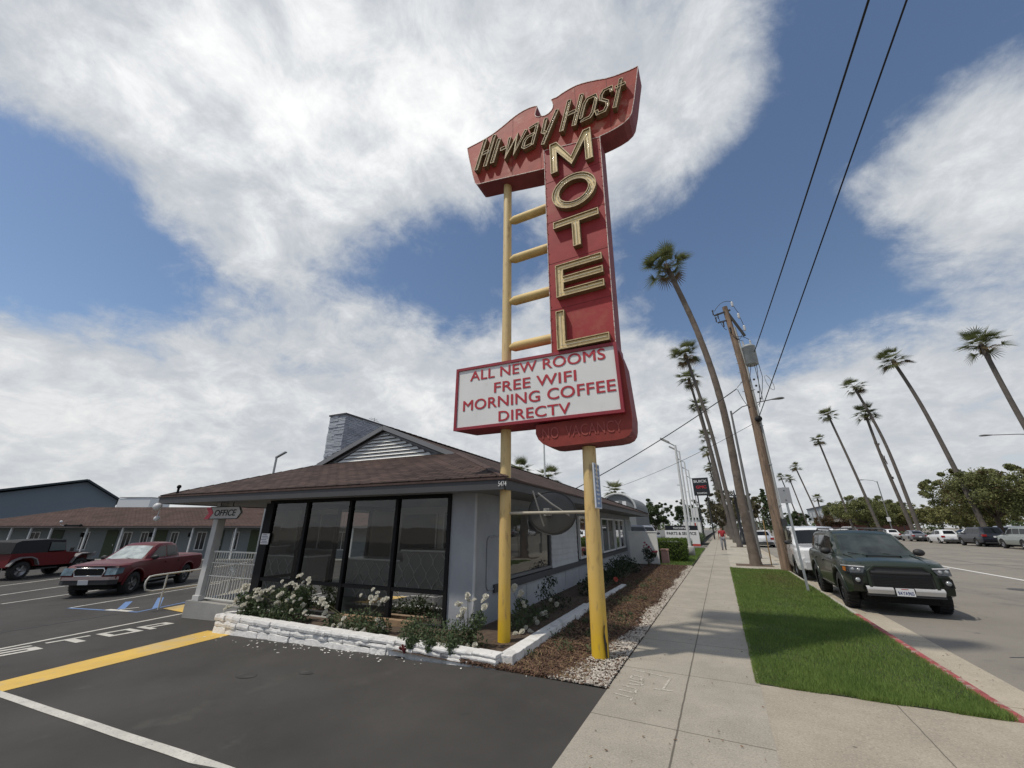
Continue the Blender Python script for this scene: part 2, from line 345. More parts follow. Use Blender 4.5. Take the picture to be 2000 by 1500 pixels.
sheet('driveway', [0.12, 0.6, 1.1, 1.6, 2.32], [-12, 0, 3, 3.6, 4.4, 5.2, 6.12], lambda x, y: -0.002-max(0, (x-0.6))*0.068*min(1, max(0, (6.12-y)/2.6)), apron_m)
gut_m = conc('gutter_concrete', (0.38, 0.335, 0.265), [('Y', 3.05, 1.0, .009)], 13.0)
sheet('gutter', [2.32, 2.92], [-60, 0, 3, 5, 6.1, 9, 20, 60, 140, 400], lambda x, y: -0.142 + (0.02 if x < 2.5 else 0.0)*(1 if y < 6.1 else 0), gut_m)
sheet('sidewalk', [25.62, 29.4], [-60, 30, 80, 200, 600], lambda x, y: 0.0, conc('far_pavement', (0.36, 0.34, 0.30), [('Y', 3.05, 0, .01)], 21.0))
sheet('far_car_park', [29.4, 90], [-20, 60, 200], lambda x, y: -0.02, mat('grey_asphalt', (0.13, 0.13, 0.125)))
# kerbs: real steps with a rounded nose; part of the near one is painted red
def kerb(name, x0, x1, y0, y1, m, ztop=0.0):
    prof = [(x0, -.3), (x1, -.3), (x1, ztop-.03), (x1-.012, ztop-.008), (x1-.035, ztop), (x0, ztop)]
    return MB().prism(prof, 'y', y0, y1).build(name, m)
kc = conc('kerb_concrete', (0.40, 0.375, 0.325), [('Y', 3.05, 1.0, .009)], 17.0)
redp = mat('red_kerb_paint', (0.32, 0.065, 0.065), .8, var=.35, vscale=9, mottle=[(7, .52, (0.34, 0.28, 0.24), .9), (40, .6, (0.2, 0.06, 0.05), .6)])
struct(kerb('kerb', 2.17, 2.32, 11.6, 140, kc)); struct(kerb('kerb', 2.17, 2.32, 6.12, 11.6, redp, .002))
struct(kerb('kerb', 25.4, 25.62, -60, 600, kc, .003))
# road line
white_line = mat('road_white_paint', (0.74, 0.73, 0.70), .7, var=.12, vscale=4, mottle=[(30, .62, (0.25, 0.25, 0.24), .7)])
struct(fast('lane_line', [(9.68, 19, -.146), (9.82, 19, -.146), (9.82, 260, -.146), (9.68, 260, -.146)], [(0, 1, 2, 3)], white_line))
for k in range(12):
    y = 16+k*12
    struct(fast('lane_line', [(6.3, y, -.146), (6.4, y, -.146), (6.4, y+3, -.146), (6.3, y+3, -.146)], [(0, 1, 2, 3)], white_line)) if k > 3 else None
# tar seams in the road
tar = mat('tar_seam', (0.03, 0.03, 0.03), .5)
mb = MB()
for (pts, w) in (([(12, 14), (12.4, 22), (12.2, 34), (12.8, 52)], .05), ([(9, 31), (13, 31.6), (19, 31), (25.3, 31.4)], .06), ([(17.5, 18), (18, 30), (17.6, 44), (18.1, 80)], .05), ([(3.6, 9.6), (4.4, 10.0), (5.4, 9.9), (5.2, 9.5)], .03), ([(14, 23.6), (16, 23.9), (19, 23.5)], .35)):
    for a, b in zip(pts[:-1], pts[1:]):
        d = Vector((b[0]-a[0], b[1]-a[1], 0)).normalized(); nrm = Vector((-d.y, d.x, 0))*w/2
        A = Vector((*a, -.1465)); B = Vector((*b, -.1465)); mb.quad(A-nrm, B-nrm, B+nrm, A+nrm)
struct(mb.build('road_seams', mat('tar_seam', (0.03, 0.03, 0.03))))
cv = MB().lathe([(.001, -.143), (.34, -.143), (.36, -.146)], (8.2, 19.5, 0), 28).build('manhole_cover', mat('cast_iron', (0.09, 0.085, 0.08), .6, .4, var=.3, vscale=20)); struct(cv)
# ---- markings painted on the car park, following its slope
PAINT_W = mat('lot_white_paint', (0.52, 0.505, 0.46), .8, var=.22, vscale=3, mottle=[(45, .56, (0.2, 0.2, 0.19), .7), (2.5, .58, (0.36, 0.35, 0.32), .6), (9, .66, (0.09, 0.085, 0.08), .8)])
PAINT_Y = mat('lot_yellow_paint', (0.62, 0.40, 0.075), .7, var=.12, vscale=2, mottle=[(6, .55, (0.50, 0.36, 0.16), .7), (60, .58, (0.25, 0.18, 0.08), .6), (1.5, .52, (0.50, 0.38, 0.2), .6), (11, .66, (0.10, 0.085, 0.06), .7)])
PAINT_B = mat('lot_blue_paint', (0.11, 0.20, 0.40), .7, var=.2, vscale=6, mottle=[(20, .6, (0.1, 0.12, 0.16), .7)])
def lot_poly(name, polys, m, dz=.005):
    vs = []; fs = []
    for p in polys:
        b = len(vs); vs += [(x, y, zg(x)+dz) for x, y in p]; fs.append(list(range(b, len(vs))))
    me = bpy.data.meshes.new(name); me.from_pydata(vs, [], fs)
    bm = bmesh.new(); bm.from_mesh(me)
    for xx in (-20, -16, -13, -9.5, -6): bmesh.ops.bisect_plane(bm, geom=bm.verts[:]+bm.edges[:]+bm.faces[:], plane_co=(xx, 0, 0), plane_no=(1, 0, 0))
    for v in bm.verts: v.co.z = zg(v.co.x)+dz
    bm.normal_update()
    for f in bm.faces:
        if f.normal.z < 0: f.normal_flip()
    bm.to_mesh(me); bm.free()
    return struct(link(me, name, None, m))
def strip(a, b, w):
    d = Vector((b[0]-a[0], b[1]-a[1])).normalized(); n = Vector((-d.y, d.x))*w/2
    return [(a[0]-n.x, a[1]-n.y), (b[0]-n.x, b[1]-n.y), (b[0]+n.x, b[1]+n.y), (a[0]+n.x, a[1]+n.y)]
wob = [(-8.75, 2.36), (-7.8, 2.372), (-6.9, 2.376), (-6.0, 2.388), (-5.2, 2.390), (-4.4, 2.402), (-3.7, 2.40), (-1.9, 2.43)]
lot_poly('parking_line', [[(x, y-.048) for x, y in wob] + [(x, y+.05) for x, y in reversed(wob)]], PAINT_W)
lot_poly('yellow_stripe', [[(-8.45, 2.41), (-8.62, 3.6), (-8.8, 4.7), (-8.9, 5.42), (-9.42, 5.52), (-9.84, 5.47), (-9.6, 4.4), (-9.35, 3.3), (-9.12, 2.45)]], PAINT_Y)
lot_poly('parking_line', [strip((-12.0, 2.2), (-12.0, 3.1), .11), strip((-12.0, 3.1), (-12.78, 6.4), .11)], PAINT_W)
def stop_letter(segs, y0, w=.62):      # letters run along +Y, their tops towards -X
    return [[(-11.22-v*0.62, y0+u*w) for u, v in s] for s in segs]
t_ = .2
S_ = [[(0, 0), (1, 0), (1, t_), (0, t_)], [(.80, t_), (1, t_), (1, .4), (.80, .4)], [(0, .4), (1, .4), (1, .6), (0, .6)], [(0, .6), (.2, .6), (.2, .8), (0, .8)], [(0, .8), (1, .8), (1, 1), (0, 1)]]
T_ = [[(0, .82), (1, .82), (1, 1), (0, 1)], [(.38, 0), (.62, 0), (.62, .82), (.38, .82)]]
O_ = [[(0, 0), (1, 0), (1, t_), (0, t_)], [(0, .8), (1, .8), (1, 1), (0, 1)], [(0, t_), (.22, t_), (.22, .8), (0, .8)], [(.78, t_), (1, t_), (1, .8), (.78, .8)]]
P_ = [[(0, 0), (.22, 0), (.22, 1), (0, 1)], [(.22, .82), (1, .82), (1, 1), (.22, 1)], [(.22, .38), (1, .38), (1, .55), (.22, .55)], [(.78, .55), (1, .55), (1, .82), (.78, .82)]]
lot_poly('stop_marking', stop_letter(S_, 2.80, .72)+stop_letter(T_, 3.70)+stop_letter(O_, 4.42, .55)+stop_letter(P_, 5.08, .55), PAINT_W)
lot_poly('parking_line', [strip((-17.5, 5.75), (-20.1, 11.3), .10), strip((-20.9, 5.2), (-23.0, 9.9), .10), strip((-23.3, 5.3), (-26.2, 9.9), .10), strip((-26.9, 6.1), (-30.2, 10.9), .10)], PAINT_W)
lot_poly('accessible_bay_marking', [strip((-17.5, 5.72), (-14.3, 6.1), .09), strip((-15.5, 6.17), (-17.2, 7.0), .17), strip((-14.6, 6.6), (-17.2, 7.84), .16), strip((-14.4, 6.15), (-16.6, 10.9), .09)], PAINT_B)
lot_poly('accessible_bay_symbol', [strip((-15.8, 5.98), (-14.7, 6.08), .16), strip((-15.4, 6.05), (-15.3, 6.5), .1)], PAINT_W, .009)
lot_poly('asphalt_seam', [strip((-14.1, 2.6), (-14.6, 5.8), .05)], mat('tar_seam', (0.03, 0.03, 0.03)))
lot_poly('oil_stains', [[(-5.9+.16*math.cos(a), 3.9+.1*math.sin(a)) for a in np.linspace(0, 6, 14)], [(-5.2+.12*math.cos(a), 4.25+.06*math.sin(a)) for a in np.linspace(0, 6, 14)]], mat('oil_stain', (0.060, 0.056, 0.052), .7, mottle=[(7, .42, (0.030, 0.029, 0.028), .9)]))
# ---- utility paint marks sprayed on the pavement
spray = mat('spray_paint', (0.50, 0.47, 0.42), .8, mottle=[(30, .45, (0.345, 0.305, 0.245), .9)])
mb = MB()
for pts in ([(-1.28, 5.95), (-1.0, 5.9), (-.82, 5.86)], [(-.82, 5.86), (-.86, 5.45)], [(-.96, 5.42), (-.76, 5.44)], [(-1.25, 5.75), (-1.12, 5.72), (-1.13, 5.6), (-1.25, 5.63), (-1.25, 5.75)], [(-1.25, 5.55), (-1.08, 5.52), (-1.1, 5.45), (-1.25, 5.44)], [(-1.3, 5.36), (-1.12, 5.33)], [(-1.12, 5.33), (-1.12, 5.2), (-1.3, 5.22)], [(-1.33, 5.1), (-1.12, 5.06), (-1.13, 4.98)]):
    for a, b in zip(pts[:-1], pts[1:]):
        q = strip(a, b, .026); mb.quad(*[(x, y, .003) for x, y in q])
struct(mb.build('pavement_marks', spray))

# ---- lawn between sidewalk and kerb: soil sheet and blades
soil = mat('lawn_soil', (0.035, 0.045, 0.018), .95, var=.4, vscale=12)
struct(sheet('lawn_soil', [0.12, 0.8, 1.5, 2.17], [6.12, 10, 15, 21.35], lambda x, y: 0.004, soil))
grass_m = mat('grass_blades', (0.225, 0.31, 0.070), .8, island=.5, vscale=2.2, col2=(0.08, 0.155, 0.028), trans=.25)
grass_dry = mat('dry_grass_blades', (0.24, 0.22, 0.08), .8, island=.8, vscale=2, col2=(0.10, 0.12, 0.03), trans=.2)
def blades(name, x, y, h, w, m, z0=0.0):
    n = len(x); a = rng.uniform(0, 2*np.pi, n); lean = rng.uniform(.1, .75, n)*h; la = rng.uniform(0, 2*np.pi, n)
    V = np.zeros((n, 3, 3)); V[:, 0, 0] = x-np.cos(a)*w/2; V[:, 0, 1] = y-np.sin(a)*w/2; V[:, 1, 0] = x+np.cos(a)*w/2; V[:, 1, 1] = y+np.sin(a)*w/2
    V[:, 0:2, 2] = z0; V[:, 2, 0] = x+np.cos(la)*lean; V[:, 2, 1] = y+np.sin(la)*lean; V[:, 2, 2] = z0+h
    return fast(name, V, np.arange(3*n).reshape(n, 3), m)
N = 150000; u = rng.random(N); yy = 6.10 + (21.4-6.10)*(u**1.9); xx = rng.uniform(0.08, 2.2, N)
edge = 6.12 + .03*np.sin(xx*9) + rng.uniform(-.03, .03, N); keep = yy > edge; xx, yy = xx[keep], yy[keep]
h = rng.uniform(.022, .062, len(xx))*(1+.35*np.sin(xx*3.1+yy*1.7)*np.sin(yy*2.3-xx)); w = .005+.0007*(yy-6)
patch = np.exp(-((xx-1.55)**2/.7 + (yy-17.8)**2/9)); dry = rng.random(len(xx)) < (.08+.75*patch+.25*np.clip(np.sin(xx*2.7+1)*np.sin(yy*1.3)-.35, 0, 1))
o = blades('lawn_grass', xx[~dry], yy[~dry], h[~dry], w[~dry], grass_m); tag(o, kind='stuff', label='short green lawn between the pavement and the kerb', cat='grass')
N3 = 900; yy3 = 6.2+15*rng.random(N3)**1.5; xx3 = rng.uniform(.15, 2.15, N3); o = blades('lawn_tall_blades', xx3, yy3, rng.uniform(.06, .11, N3), np.full(N3, .008), grass_m); tag(o, kind='stuff', label='taller grass blades standing out of the kerbside lawn', cat='grass')
o = blades('lawn_dry_grass', xx[dry], yy[dry], h[dry]*.8, w[dry], grass_dry); tag(o, kind='stuff', label='dry yellowing blades mixed into the kerbside lawn', cat='grass')
# far verge beyond the mulch bed
# fallen leaves, bark and grit blown over the hard surfaces
N = 620; lx = np.concatenate([rng.uniform(-1.4, .1, 150), rng.uniform(2.33, 2.95, 190), rng.uniform(.05, .2, 60), rng.normal(-1.47, .09, 120), rng.uniform(3, 12, 100)]); ly = np.concatenate([3+17*rng.random(150)**1.6, rng.uniform(4, 24, 190), rng.uniform(6.1, 20, 60), rng.uniform(5, 20, 120), rng.uniform(7, 24, 100)])
lz = np.where(lx > 2.9, -.143, np.where(lx > 2.3, -.136, .006)); a = rng.uniform(0, 6.28, N); s = rng.uniform(.004, .013, N); V = np.zeros((N, 4, 3))
for k, (du, dv) in enumerate(((-1.6, 0), (0, -.6), (1.6, 0), (0, .6))):
    V[:, k, 0] = lx+s*(du*np.cos(a)-dv*np.sin(a)); V[:, k, 1] = ly+s*(du*np.sin(a)+dv*np.cos(a)); V[:, k, 2] = lz+rng.uniform(0, .009, N)
o = fast('fallen_leaves', V, np.arange(4*N).reshape(N, 4), mat('dry_leaf', (0.22, 0.13, 0.06), .9, island=.9, col2=(0.06, 0.04, 0.025))); tag(o, kind='stuff', label='small dry leaves and bark bits blown over the pavement and gutter', cat='leaves')
struct(sheet('verge_soil', [-3.3, -1.46], [21.9, 26, 40], lambda x, y: 0.003 if y < 39 else 0.003, soil))
xx = rng.uniform(-3.2, -1.5, 16000); yy = rng.uniform(21.7, 39.8, 16000)
o = blades('verge_grass', xx, yy, rng.uniform(.05, .1, 16000), np.full(16000, .016), grass_m); tag(o, kind='stuff', label='strip of green grass beside the pavement beyond the flower bed', cat='grass')
# ---- mulch bed and white gravel border
mulch_soil = mat('mulch_soil', (0.07, 0.047, 0.033), .95, var=.5, vscale=14, bump=.6, bscale=60)
sheet('mulch_bed_ground', [-4.6, -2.78, -1.42], [5.17, 8, 12, 21.9], lambda x, y: -.012 if x > -1.5 else 0.006, mulch_soil)
def chips(name, x, y, z, L, W, T, m):
    n = len(x); a = rng.uniform(0, np.pi, n); t = rng.normal(0, .35, n); base = np.array([(sx, sy, sz) for sx in (-1, 1) for sy in (-1, 1) for sz in (-1, 1)], float)*.5
    V = np.zeros((n, 8, 3)); P = base[None]*np.stack([L, W, T], 1)[:, None, :]
    P = P*(1-.35*(base[None, :, 0:1] > 0)*rng.random((n, 1, 1)))
    X = P[..., 0]*np.cos(t)[:, None] - P[..., 2]*np.sin(t)[:, None]; Z = P[..., 0]*np.sin(t)[:, None] + P[..., 2]*np.cos(t)[:, None]; Y = P[..., 1]
    V[..., 0] = X*np.cos(a)[:, None]-Y*np.sin(a)[:, None]+x[:, None]; V[..., 1] = X*np.sin(a)[:, None]+Y*np.cos(a)[:, None]+y[:, None]; V[..., 2] = Z+z[:, None]
    F = np.array([(0, 1, 3, 2), (4, 6, 7, 5), (0, 4, 5, 1), (2, 3, 7, 6), (0, 2, 6, 4), (1, 5, 7, 3)])
    return fast(name, V, (F[None]+8*np.arange(n)[:, None, None]).reshape(-1, 4), m)
def gravel_edge(y): return -1.42 - (.20 + .55*np.exp(-np.maximum(0, y-5.2)/1.2) + .06*np.sin(y*2.1))
N = 17000; y = 5.2+16.5*rng.random(N)**1.9; x = rng.uniform(-3.4, -1.44, N)
x = np.where((x > gravel_edge(y)+.1) & (rng.random(N) < .75), rng.uniform(-3.2, -1.8, N), x)
bark = mat('bark_chips', (0.17, 0.095, 0.06), .9, island=.9, col2=(0.05, 0.028, 0.018))
o = chips('bark_mulch', x, y, rng.uniform(.008, .035, N), rng.uniform(.03, .10, N), rng.uniform(.008, .022, N), rng.uniform(.003, .010, N), bark); tag(o, kind='stuff', label='brown bark mulch spread over the flower bed', cat='mulch')
straw = mat('straw_bits', (0.33, 0.24, 0.13), .9, island=.8, col2=(0.16, 0.10, 0.05)); N = 2600; y = 5.2+14*rng.random(N)**1.6; x = rng.uniform(-2.9, -1.7, N)
o = chips('dry_twigs', x, y, rng.uniform(.02, .045, N), rng.uniform(.05, .16, N), rng.uniform(.003, .007, N), rng.uniform(.002, .005, N), straw); tag(o, kind='stuff', label='dry twigs and straw lying on the mulch', cat='twigs')
N = 16000; y = 5.19+16.3*rng.random(N)**1.7; g = gravel_edge(y); x = -1.43+(g+1.43)*rng.random(N)**.9 + rng.normal(0, .05, N)*(rng.random(N) < .35)
x = np.minimum(x, -1.435)
octv = np.array([(1, 0, 0), (-1, 0, 0), (0, 1, 0), (0, -1, 0), (0, 0, 1), (0, 0, -1)], float); octf = np.array([(0, 2, 4), (2, 1, 4), (1, 3, 4), (3, 0, 4), (2, 0, 5), (1, 2, 5), (3, 1, 5), (0, 3, 5)])
r3 = rng.uniform(.009, .021, (N, 1, 1))*rng.uniform(.6, 1.3, (N, 6, 1)); V = octv[None]*r3*np.array([1, 1, .7]); ang = rng.uniform(0, 6.28, N)
X = V[..., 0]*np.cos(ang)[:, None]-V[..., 1]*np.sin(ang)[:, None]; Y = V[..., 0]*np.sin(ang)[:, None]+V[..., 1]*np.cos(ang)[:, None]
V = np.stack([X+x[:, None], Y+y[:, None], V[..., 2]+rng.uniform(.008, .03, N)[:, None]], 2)
peb = mat('white_pebbles', (0.62, 0.57, 0.50), .85, island=.9, col2=(0.20, 0.17, 0.14))
o = fast('white_gravel', V, (octf[None]+6*np.arange(N)[:, None, None]).reshape(-1, 3), peb); tag(o, kind='stuff', label='white gravel border between the mulch and the pavement', cat='gravel')
# ================================================================== THE ROADSIDE MOTEL SIGN
redm = mat('sign_red', (0.33, 0.040, 0.040), .6, spec=.25, var=.22, vscale=2.2, mottle=[(1.1, .56, (0.38, 0.085, 0.065), .7), (6, .64, (0.22, 0.035, 0.032), .6), (25, .66, (0.45, 0.33, 0.30), .6)], bump=.15, bscale=6)
redh = mat('sign_red_faded', (0.34, 0.045, 0.028), .62, spec=.25, var=.3, vscale=1.6, mottle=[(2.1, .56, (0.43, 0.17, 0.12), .75), (30, .66, (0.5, 0.36, 0.3), .7), (5, .66, (0.20, 0.06, 0.05), .6)], bump=.3, bscale=5)
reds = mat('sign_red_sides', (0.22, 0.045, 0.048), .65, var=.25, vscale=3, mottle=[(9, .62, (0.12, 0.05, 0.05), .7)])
trimm = mat('sign_trim', (0.60, 0.52, 0.47), .6, mottle=[(22, .5, (0.3, 0.08, 0.06), .9)])
redb = mat('board_frame_red', (0.27, 0.018, 0.030), .5, var=.2, vscale=3)
cream = mat('letter_cream', (0.80, 0.63, 0.32), .65, var=.18, vscale=9, mottle=[(12, .60, (0.28, 0.18, 0.09), .8), (40, .64, (0.15, 0.09, 0.05), .8)])
bronze = mat('letter_bronze', (0.19, 0.125, 0.06), .6, var=.35, vscale=12)
rim_m = mat('letter_rim', (0.55, 0.42, 0.22), .6, var=.3, vscale=15, mottle=[(14, .55, (0.12, 0.08, 0.04), .8)])
tube_m = mat('neon_tube', (0.70, 0.66, 0.56), .2, coat=.5)
FY, BY, ZR = 5.93, 6.37, 0
sign = thing('motel_sign', 'tall red motel sign on two yellow posts with channel letters and white message board', 'sign', (-2.5, 6.15, 0))
SO = (-2.5, 6.15, 0)
def yel_pole(name, col_lo=True):
    m = bpy.data.materials.new(name); m.use_nodes = True; nt = m.node_tree; b = nt.nodes['Principled BSDF']; b.inputs['Roughness'].default_value = .55
    N_ = nt.nodes.new; t = N_('ShaderNodeTexCoord'); sp = N_('ShaderNodeSeparateXYZ'); nt.links.new(t.outputs['Object'], sp.inputs[0])
    n = N_('ShaderNodeTexNoise'); n.inputs['Scale'].default_value = 5; n.inputs['Detail'].default_value = 6; nt.links.new(t.outputs['Object'], n.inputs[0])
    a = N_('ShaderNodeMath'); a.operation = 'MULTIPLY_ADD'; nt.links.new(n.outputs[0], a.inputs[0]); a.inputs[1].default_value = .7; nt.links.new(sp.outputs[2], a.inputs[2])
    r = N_('ShaderNodeMapRange'); nt.links.new(a.outputs[0], r.inputs[0]); r.inputs[1].default_value = .35; r.inputs[2].default_value = 3.0
    cr = N_('ShaderNodeValToRGB'); nt.links.new(r.outputs[0], cr.inputs[0]); e = cr.color_ramp.elements
    e[0].position = 0; e[0].color = (.66, .43, .012, 1); e[1].position = .16; e[1].color = (.63, .40, .05, 1)
    for p, c in ((.36, (.64, .43, .12)), (.75, (.63, .44, .18)), (1, (.63, .475, .225))):
        x = cr.color_ramp.elements.new(p); x.color = (*c, 1)
    n2_ = N_('ShaderNodeTexNoise'); n2_.inputs['Scale'].default_value = 9; n2_.inputs['Detail'].default_value = 7; nt.links.new(t.outputs['Object'], n2_.inputs[0])
    r2 = N_('ShaderNodeMapRange'); nt.links.new(n2_.outputs[0], r2.inputs[0]); r2.inputs[1].default_value = .56; r2.inputs[2].default_value = .72; r2.inputs[4].default_value = .7
    mx = N_('ShaderNodeMix'); mx.data_type = 'RGBA'; nt.links.new(r2.outputs[0], mx.inputs[0]); mpp = N_('ShaderNodeMapping'); mpp.inputs['Scale'].default_value = (2.2, 2.2, .5); nt.links.new(t.outputs['Object'], mpp.inputs[0]); nt.links.new(mpp.outputs[0], n2_.inputs[0]); nt.links.new(cr.outputs[0], mx.inputs[6]); mx.inputs[7].default_value = (.30, .19, .09, 1)
    nt.links.new(mx.outputs[2], b.inputs['Base Color']); return m
ypole = yel_pole('pole_yellow_paint')
ycream = mat('rung_cream_paint', (0.63, 0.46, 0.18), .6, var=.15, vscale=4, mottle=[(7, .62, (0.42, 0.28, 0.13), .7)])
MB(SO).tube([(-1.76, 6.19, -.05), (-1.745, 6.19, 1.6), (-1.72, 6.19, 2.93)], [.118, .114, .108], 28).build('pole', ypole, sign)
MB(SO).tube([(-3.265, 6.19, -.05), (-3.25, 6.19, 3.0), (-3.235, 6.19, 9.3)], [.098, .096, .092], 24).build('pole', ypole, sign)
for z in (8.17, 7.12, 6.075, 5.03):
    MB(SO).tube([(-3.17, 6.19, z), (-3.06, 6.19, z), (-2.15, 6.19, z)], [.05, .096, .096], 20).build('rung', ycream, sign)
MB(SO).tube([(-3.2, 6.19, 1.925), (-1.85, 6.19, 1.925)], .024, 10).build('cross_pipe', mat('pipe_offwhite', (0.42, 0.38, 0.30), .6, var=.2), sign)
MB(SO).add([(-1.655, 6.10, .42), (-1.64, 6.24, .45), (-1.645, 6.24, .03), (-1.65, 6.10, .03), (-1.668, 6.08, .3)], [(0, 1, 2, 3, 4)]).build('torn_metal_flap', mat('rust_black', (0.03, 0.022, 0.018), .8), sign)
def smooth_poly(pts, it=1):
    return pts
TOP = [(-.04, 10.75), (-.20, 10.745), (-.36, 10.77), (-.55, 10.80), (-.72, 10.85), (-.92, 10.945), (-1.1, 11.02), (-1.24, 11.065), (-1.36, 11.09), (-1.5, 11.09), (-1.63, 11.075), (-1.75, 11.05), (-1.84, 11.02), (-1.92, 11.04), (-1.975, 11.03), (-1.95, 10.95), (-1.93, 10.83), (-1.94, 10.75), (-1.98, 10.68), (-2.05, 10.63), (-2.13, 10.615), (-2.2, 10.63), (-2.23, 10.67), (-2.3, 10.66), (-2.36, 10.72), (-2.39, 10.8), (-2.37, 10.9), (-2.34, 11.0), (-2.33, 11.06), (-2.42, 11.10), (-2.52, 11.125), (-2.66, 11.13), (-2.80, 11.115), (-2.96, 11.07), (-3.12, 11.0), (-3.28, 10.93), (-3.43, 10.875), (-3.6, 10.83), (-3.78, 10.805), (-3.95, 10.795), (-4.09, 10.79), (-4.27, 10.78), (-4.21, 10.45), (-4.14, 10.13), (-4.07, 9.8), (-3.99, 9.49), (-3.95, 9.42), (-3.88, 9.39), (-3.5, 9.31), (-3.2, 9.24), (-2.7, 9.12), (-2.18, 9.0), (-2.185, 8.985), (-.975, 8.985), (-.97, 9.25), (-.80, 9.26), (-.62, 9.285), (-.47, 9.33), (-.36, 9.41), (-.30, 9.51), (-.22, 9.83), (-.13, 10.3)]
def box_panel(name, poly, y0, y1, mf, ms, parent, trim=False):
    """cabinet: front face in one paint, returns in another, thin bright edge"""
    mb = MB(SO); n = len(poly)
    vs = [(x, y0, z) for x, z in poly]+[(x, y1, z) for x, z in poly]
    mb.add(vs, [list(range(n))]); mb.mat(1).add(vs, [list(range(n, 2*n))[::-1]]+[(i, (i+1) % n, n+(i+1) % n, n+i) for i in range(n)])
    if trim:
        mb.mat(2)
        for i in range(n):
            a, b = poly[i], poly[(i+1) % n]
            mb.bar((a[0], y0-.004, a[1]), (b[0], y0-.004, b[1]), .012, .014)
    return mb.build(name, [mf, ms, trimm], parent)
hp = box_panel('header_panel', TOP, FY, BY, redh, reds, sign, True)
tp = box_panel('tower_panel', [(-2.19, 4.5), (-2.19, 9.5), (-.965, 9.2), (-1.07, 4.5)], FY-.025, BY-.02, redm, reds, sign, True)
# sheet seams, rivets and rust runs on the faces
seam_m = mat('seam_dark_red', (0.16, 0.022, 0.020), .7)
for x, za, zb_ in ((-2.98, 9.2, 11.04), (-2.28, 9.03, 10.62), (-1.42, 9.5, 11.07), (-.72, 9.3, 10.83)): MB(SO).bar((x, FY-.002, za), (x+.01, FY-.002, zb_), .006, .004).build('sheet_seam', seam_m, hp)
for z in (8.53, 7.47, 6.47, 5.45): MB(SO).bar((-2.19, FY-.027, z), (-1.0, FY-.027, z), .004, .006).build('sheet_seam', seam_m, tp)
mb = MB(SO)
for z in np.arange(4.8, 9.2, .24):
    for x in (-2.165, -1.0-.013*(9.2-z)): mb.ball((x, FY-.027, z), .009, 6, 4)
o_ = mb.build('rivets', seam_m, tp); o_['kind'] = 'stuff'
# ---- channel letters: rim, recessed cream pan, neon tube
def channel(name, polys, y0, depth, rim, parent, m3, tubes=None, tr=.006, label=None):
    """polys: list of face loops (x,z) forming one letter; built proud of the panel with an open recessed face"""
    bm = bmesh.new(); faces = []
    cache = {}
    for p in polys:
        vs = []
        for x, z in p:
            k = (round(x, 4), round(z, 4))
            if k not in cache: cache[k] = bm.verts.new((x-SO[0], y0-depth-SO[1], z))
            vs.append(cache[k])
        faces.append(bm.faces.new(vs))
    bm.normal_update()
    for f in faces:
        if f.normal.y > 0: f.normal_flip()
    r = bmesh.ops.extrude_face_region(bm, geom=faces)
    nv = [g for g in r['geom'] if isinstance(g, bmesh.types.BMVert)]; nf = [g for g in r['geom'] if isinstance(g, bmesh.types.BMFace)]
    # new faces are moved back to the panel, original faces remain at the front
    front = nf
    for v in bm.verts:
        if v not in nv: v.co.y += depth
    for f in bm.faces: f.material_index = 1
    ins = bmesh.ops.inset_region(bm, faces=front, thickness=rim, use_even_offset=True)
    for f in ins['faces']: f.material_index = 2
    e = bmesh.ops.extrude_face_region(bm, geom=front)
    iv = [g for g in e['geom'] if isinstance(g, bmesh.types.BMVert)]; inf = [g for g in e['geom'] if isinstance(g, bmesh.types.BMFace)]
    for v in iv: v.co.y += depth*.30
    bmesh.ops.delete(bm, geom=[f for f in front if f.is_valid], context='FACES_ONLY')
    for f in inf:
        f.material_index = 0
    me = bpy.data.meshes.new(name); bm.to_mesh(me); bm.free()
    o = link(me, name, parent, m3)
    if tubes:
        mb = MB(SO)
        for t in tubes: mb.tube([(x, y0-depth*.86, z) for x, z in t], tr, 6)
        mb.build('neon_tube', tube_m, o)
    return o
L3 = [cream, bronze, rim_m]
def rect(x0, x1, z0, z1): return [(x0, z0), (x1, z0), (x1, z1), (x0, z1)]
yL = FY-.028; D = .11
# M
Mo = [[(-2.02, 8.62), (-1.87, 8.62), (-1.87, 9.18), (-2.02, 9.46)], [(-2.02, 9.46), (-1.87, 9.18), (-1.565, 8.66), (-1.565, 8.90), (-1.86, 9.46)], [(-1.565, 8.66), (-1.27, 9.18), (-1.28, 9.46), (-1.565, 8.90)], [(-1.27, 9.18), (-1.27, 8.62), (-1.12, 8.62), (-1.12, 9.46), (-1.28, 9.46)]]
channel('letter_m', Mo, yL, D, .017, sign, L3, [[(-1.945, 8.66), (-1.945, 9.38), (-1.565, 8.78), (-1.2, 9.38), (-1.195, 8.66)]])
ring = []; nn = 32
def ell(a, b, t): return (-1.565+a*math.cos(t), 7.975+b*math.sin(t))
for k in range(nn):
    t0, t1 = 2*math.pi*k/nn, 2*math.pi*(k+1)/nn
    ring.append([ell(.455, .42, t0), ell(.455, .42, t1), ell(.30, .265, t1), ell(.30, .265, t0)])
channel('letter_o', ring, yL, D, .017, sign, L3, [[ell(.40, .365, 2*math.pi*k/nn) for k in range(nn)], [ell(.345, .31, 2*math.pi*k/nn) for k in range(nn)]])
channel('letter_t', [rect(-2.02, -1.645, 7.18, 7.34), rect(-1.645, -1.495, 7.18, 7.34), rect(-1.495, -1.12, 7.18, 7.34), rect(-1.645, -1.495, 6.63, 7.18)], yL, D, .017, sign, L3, [[(-1.98, 7.26), (-1.16, 7.26)], [(-1.57, 7.2), (-1.57, 6.68)]])
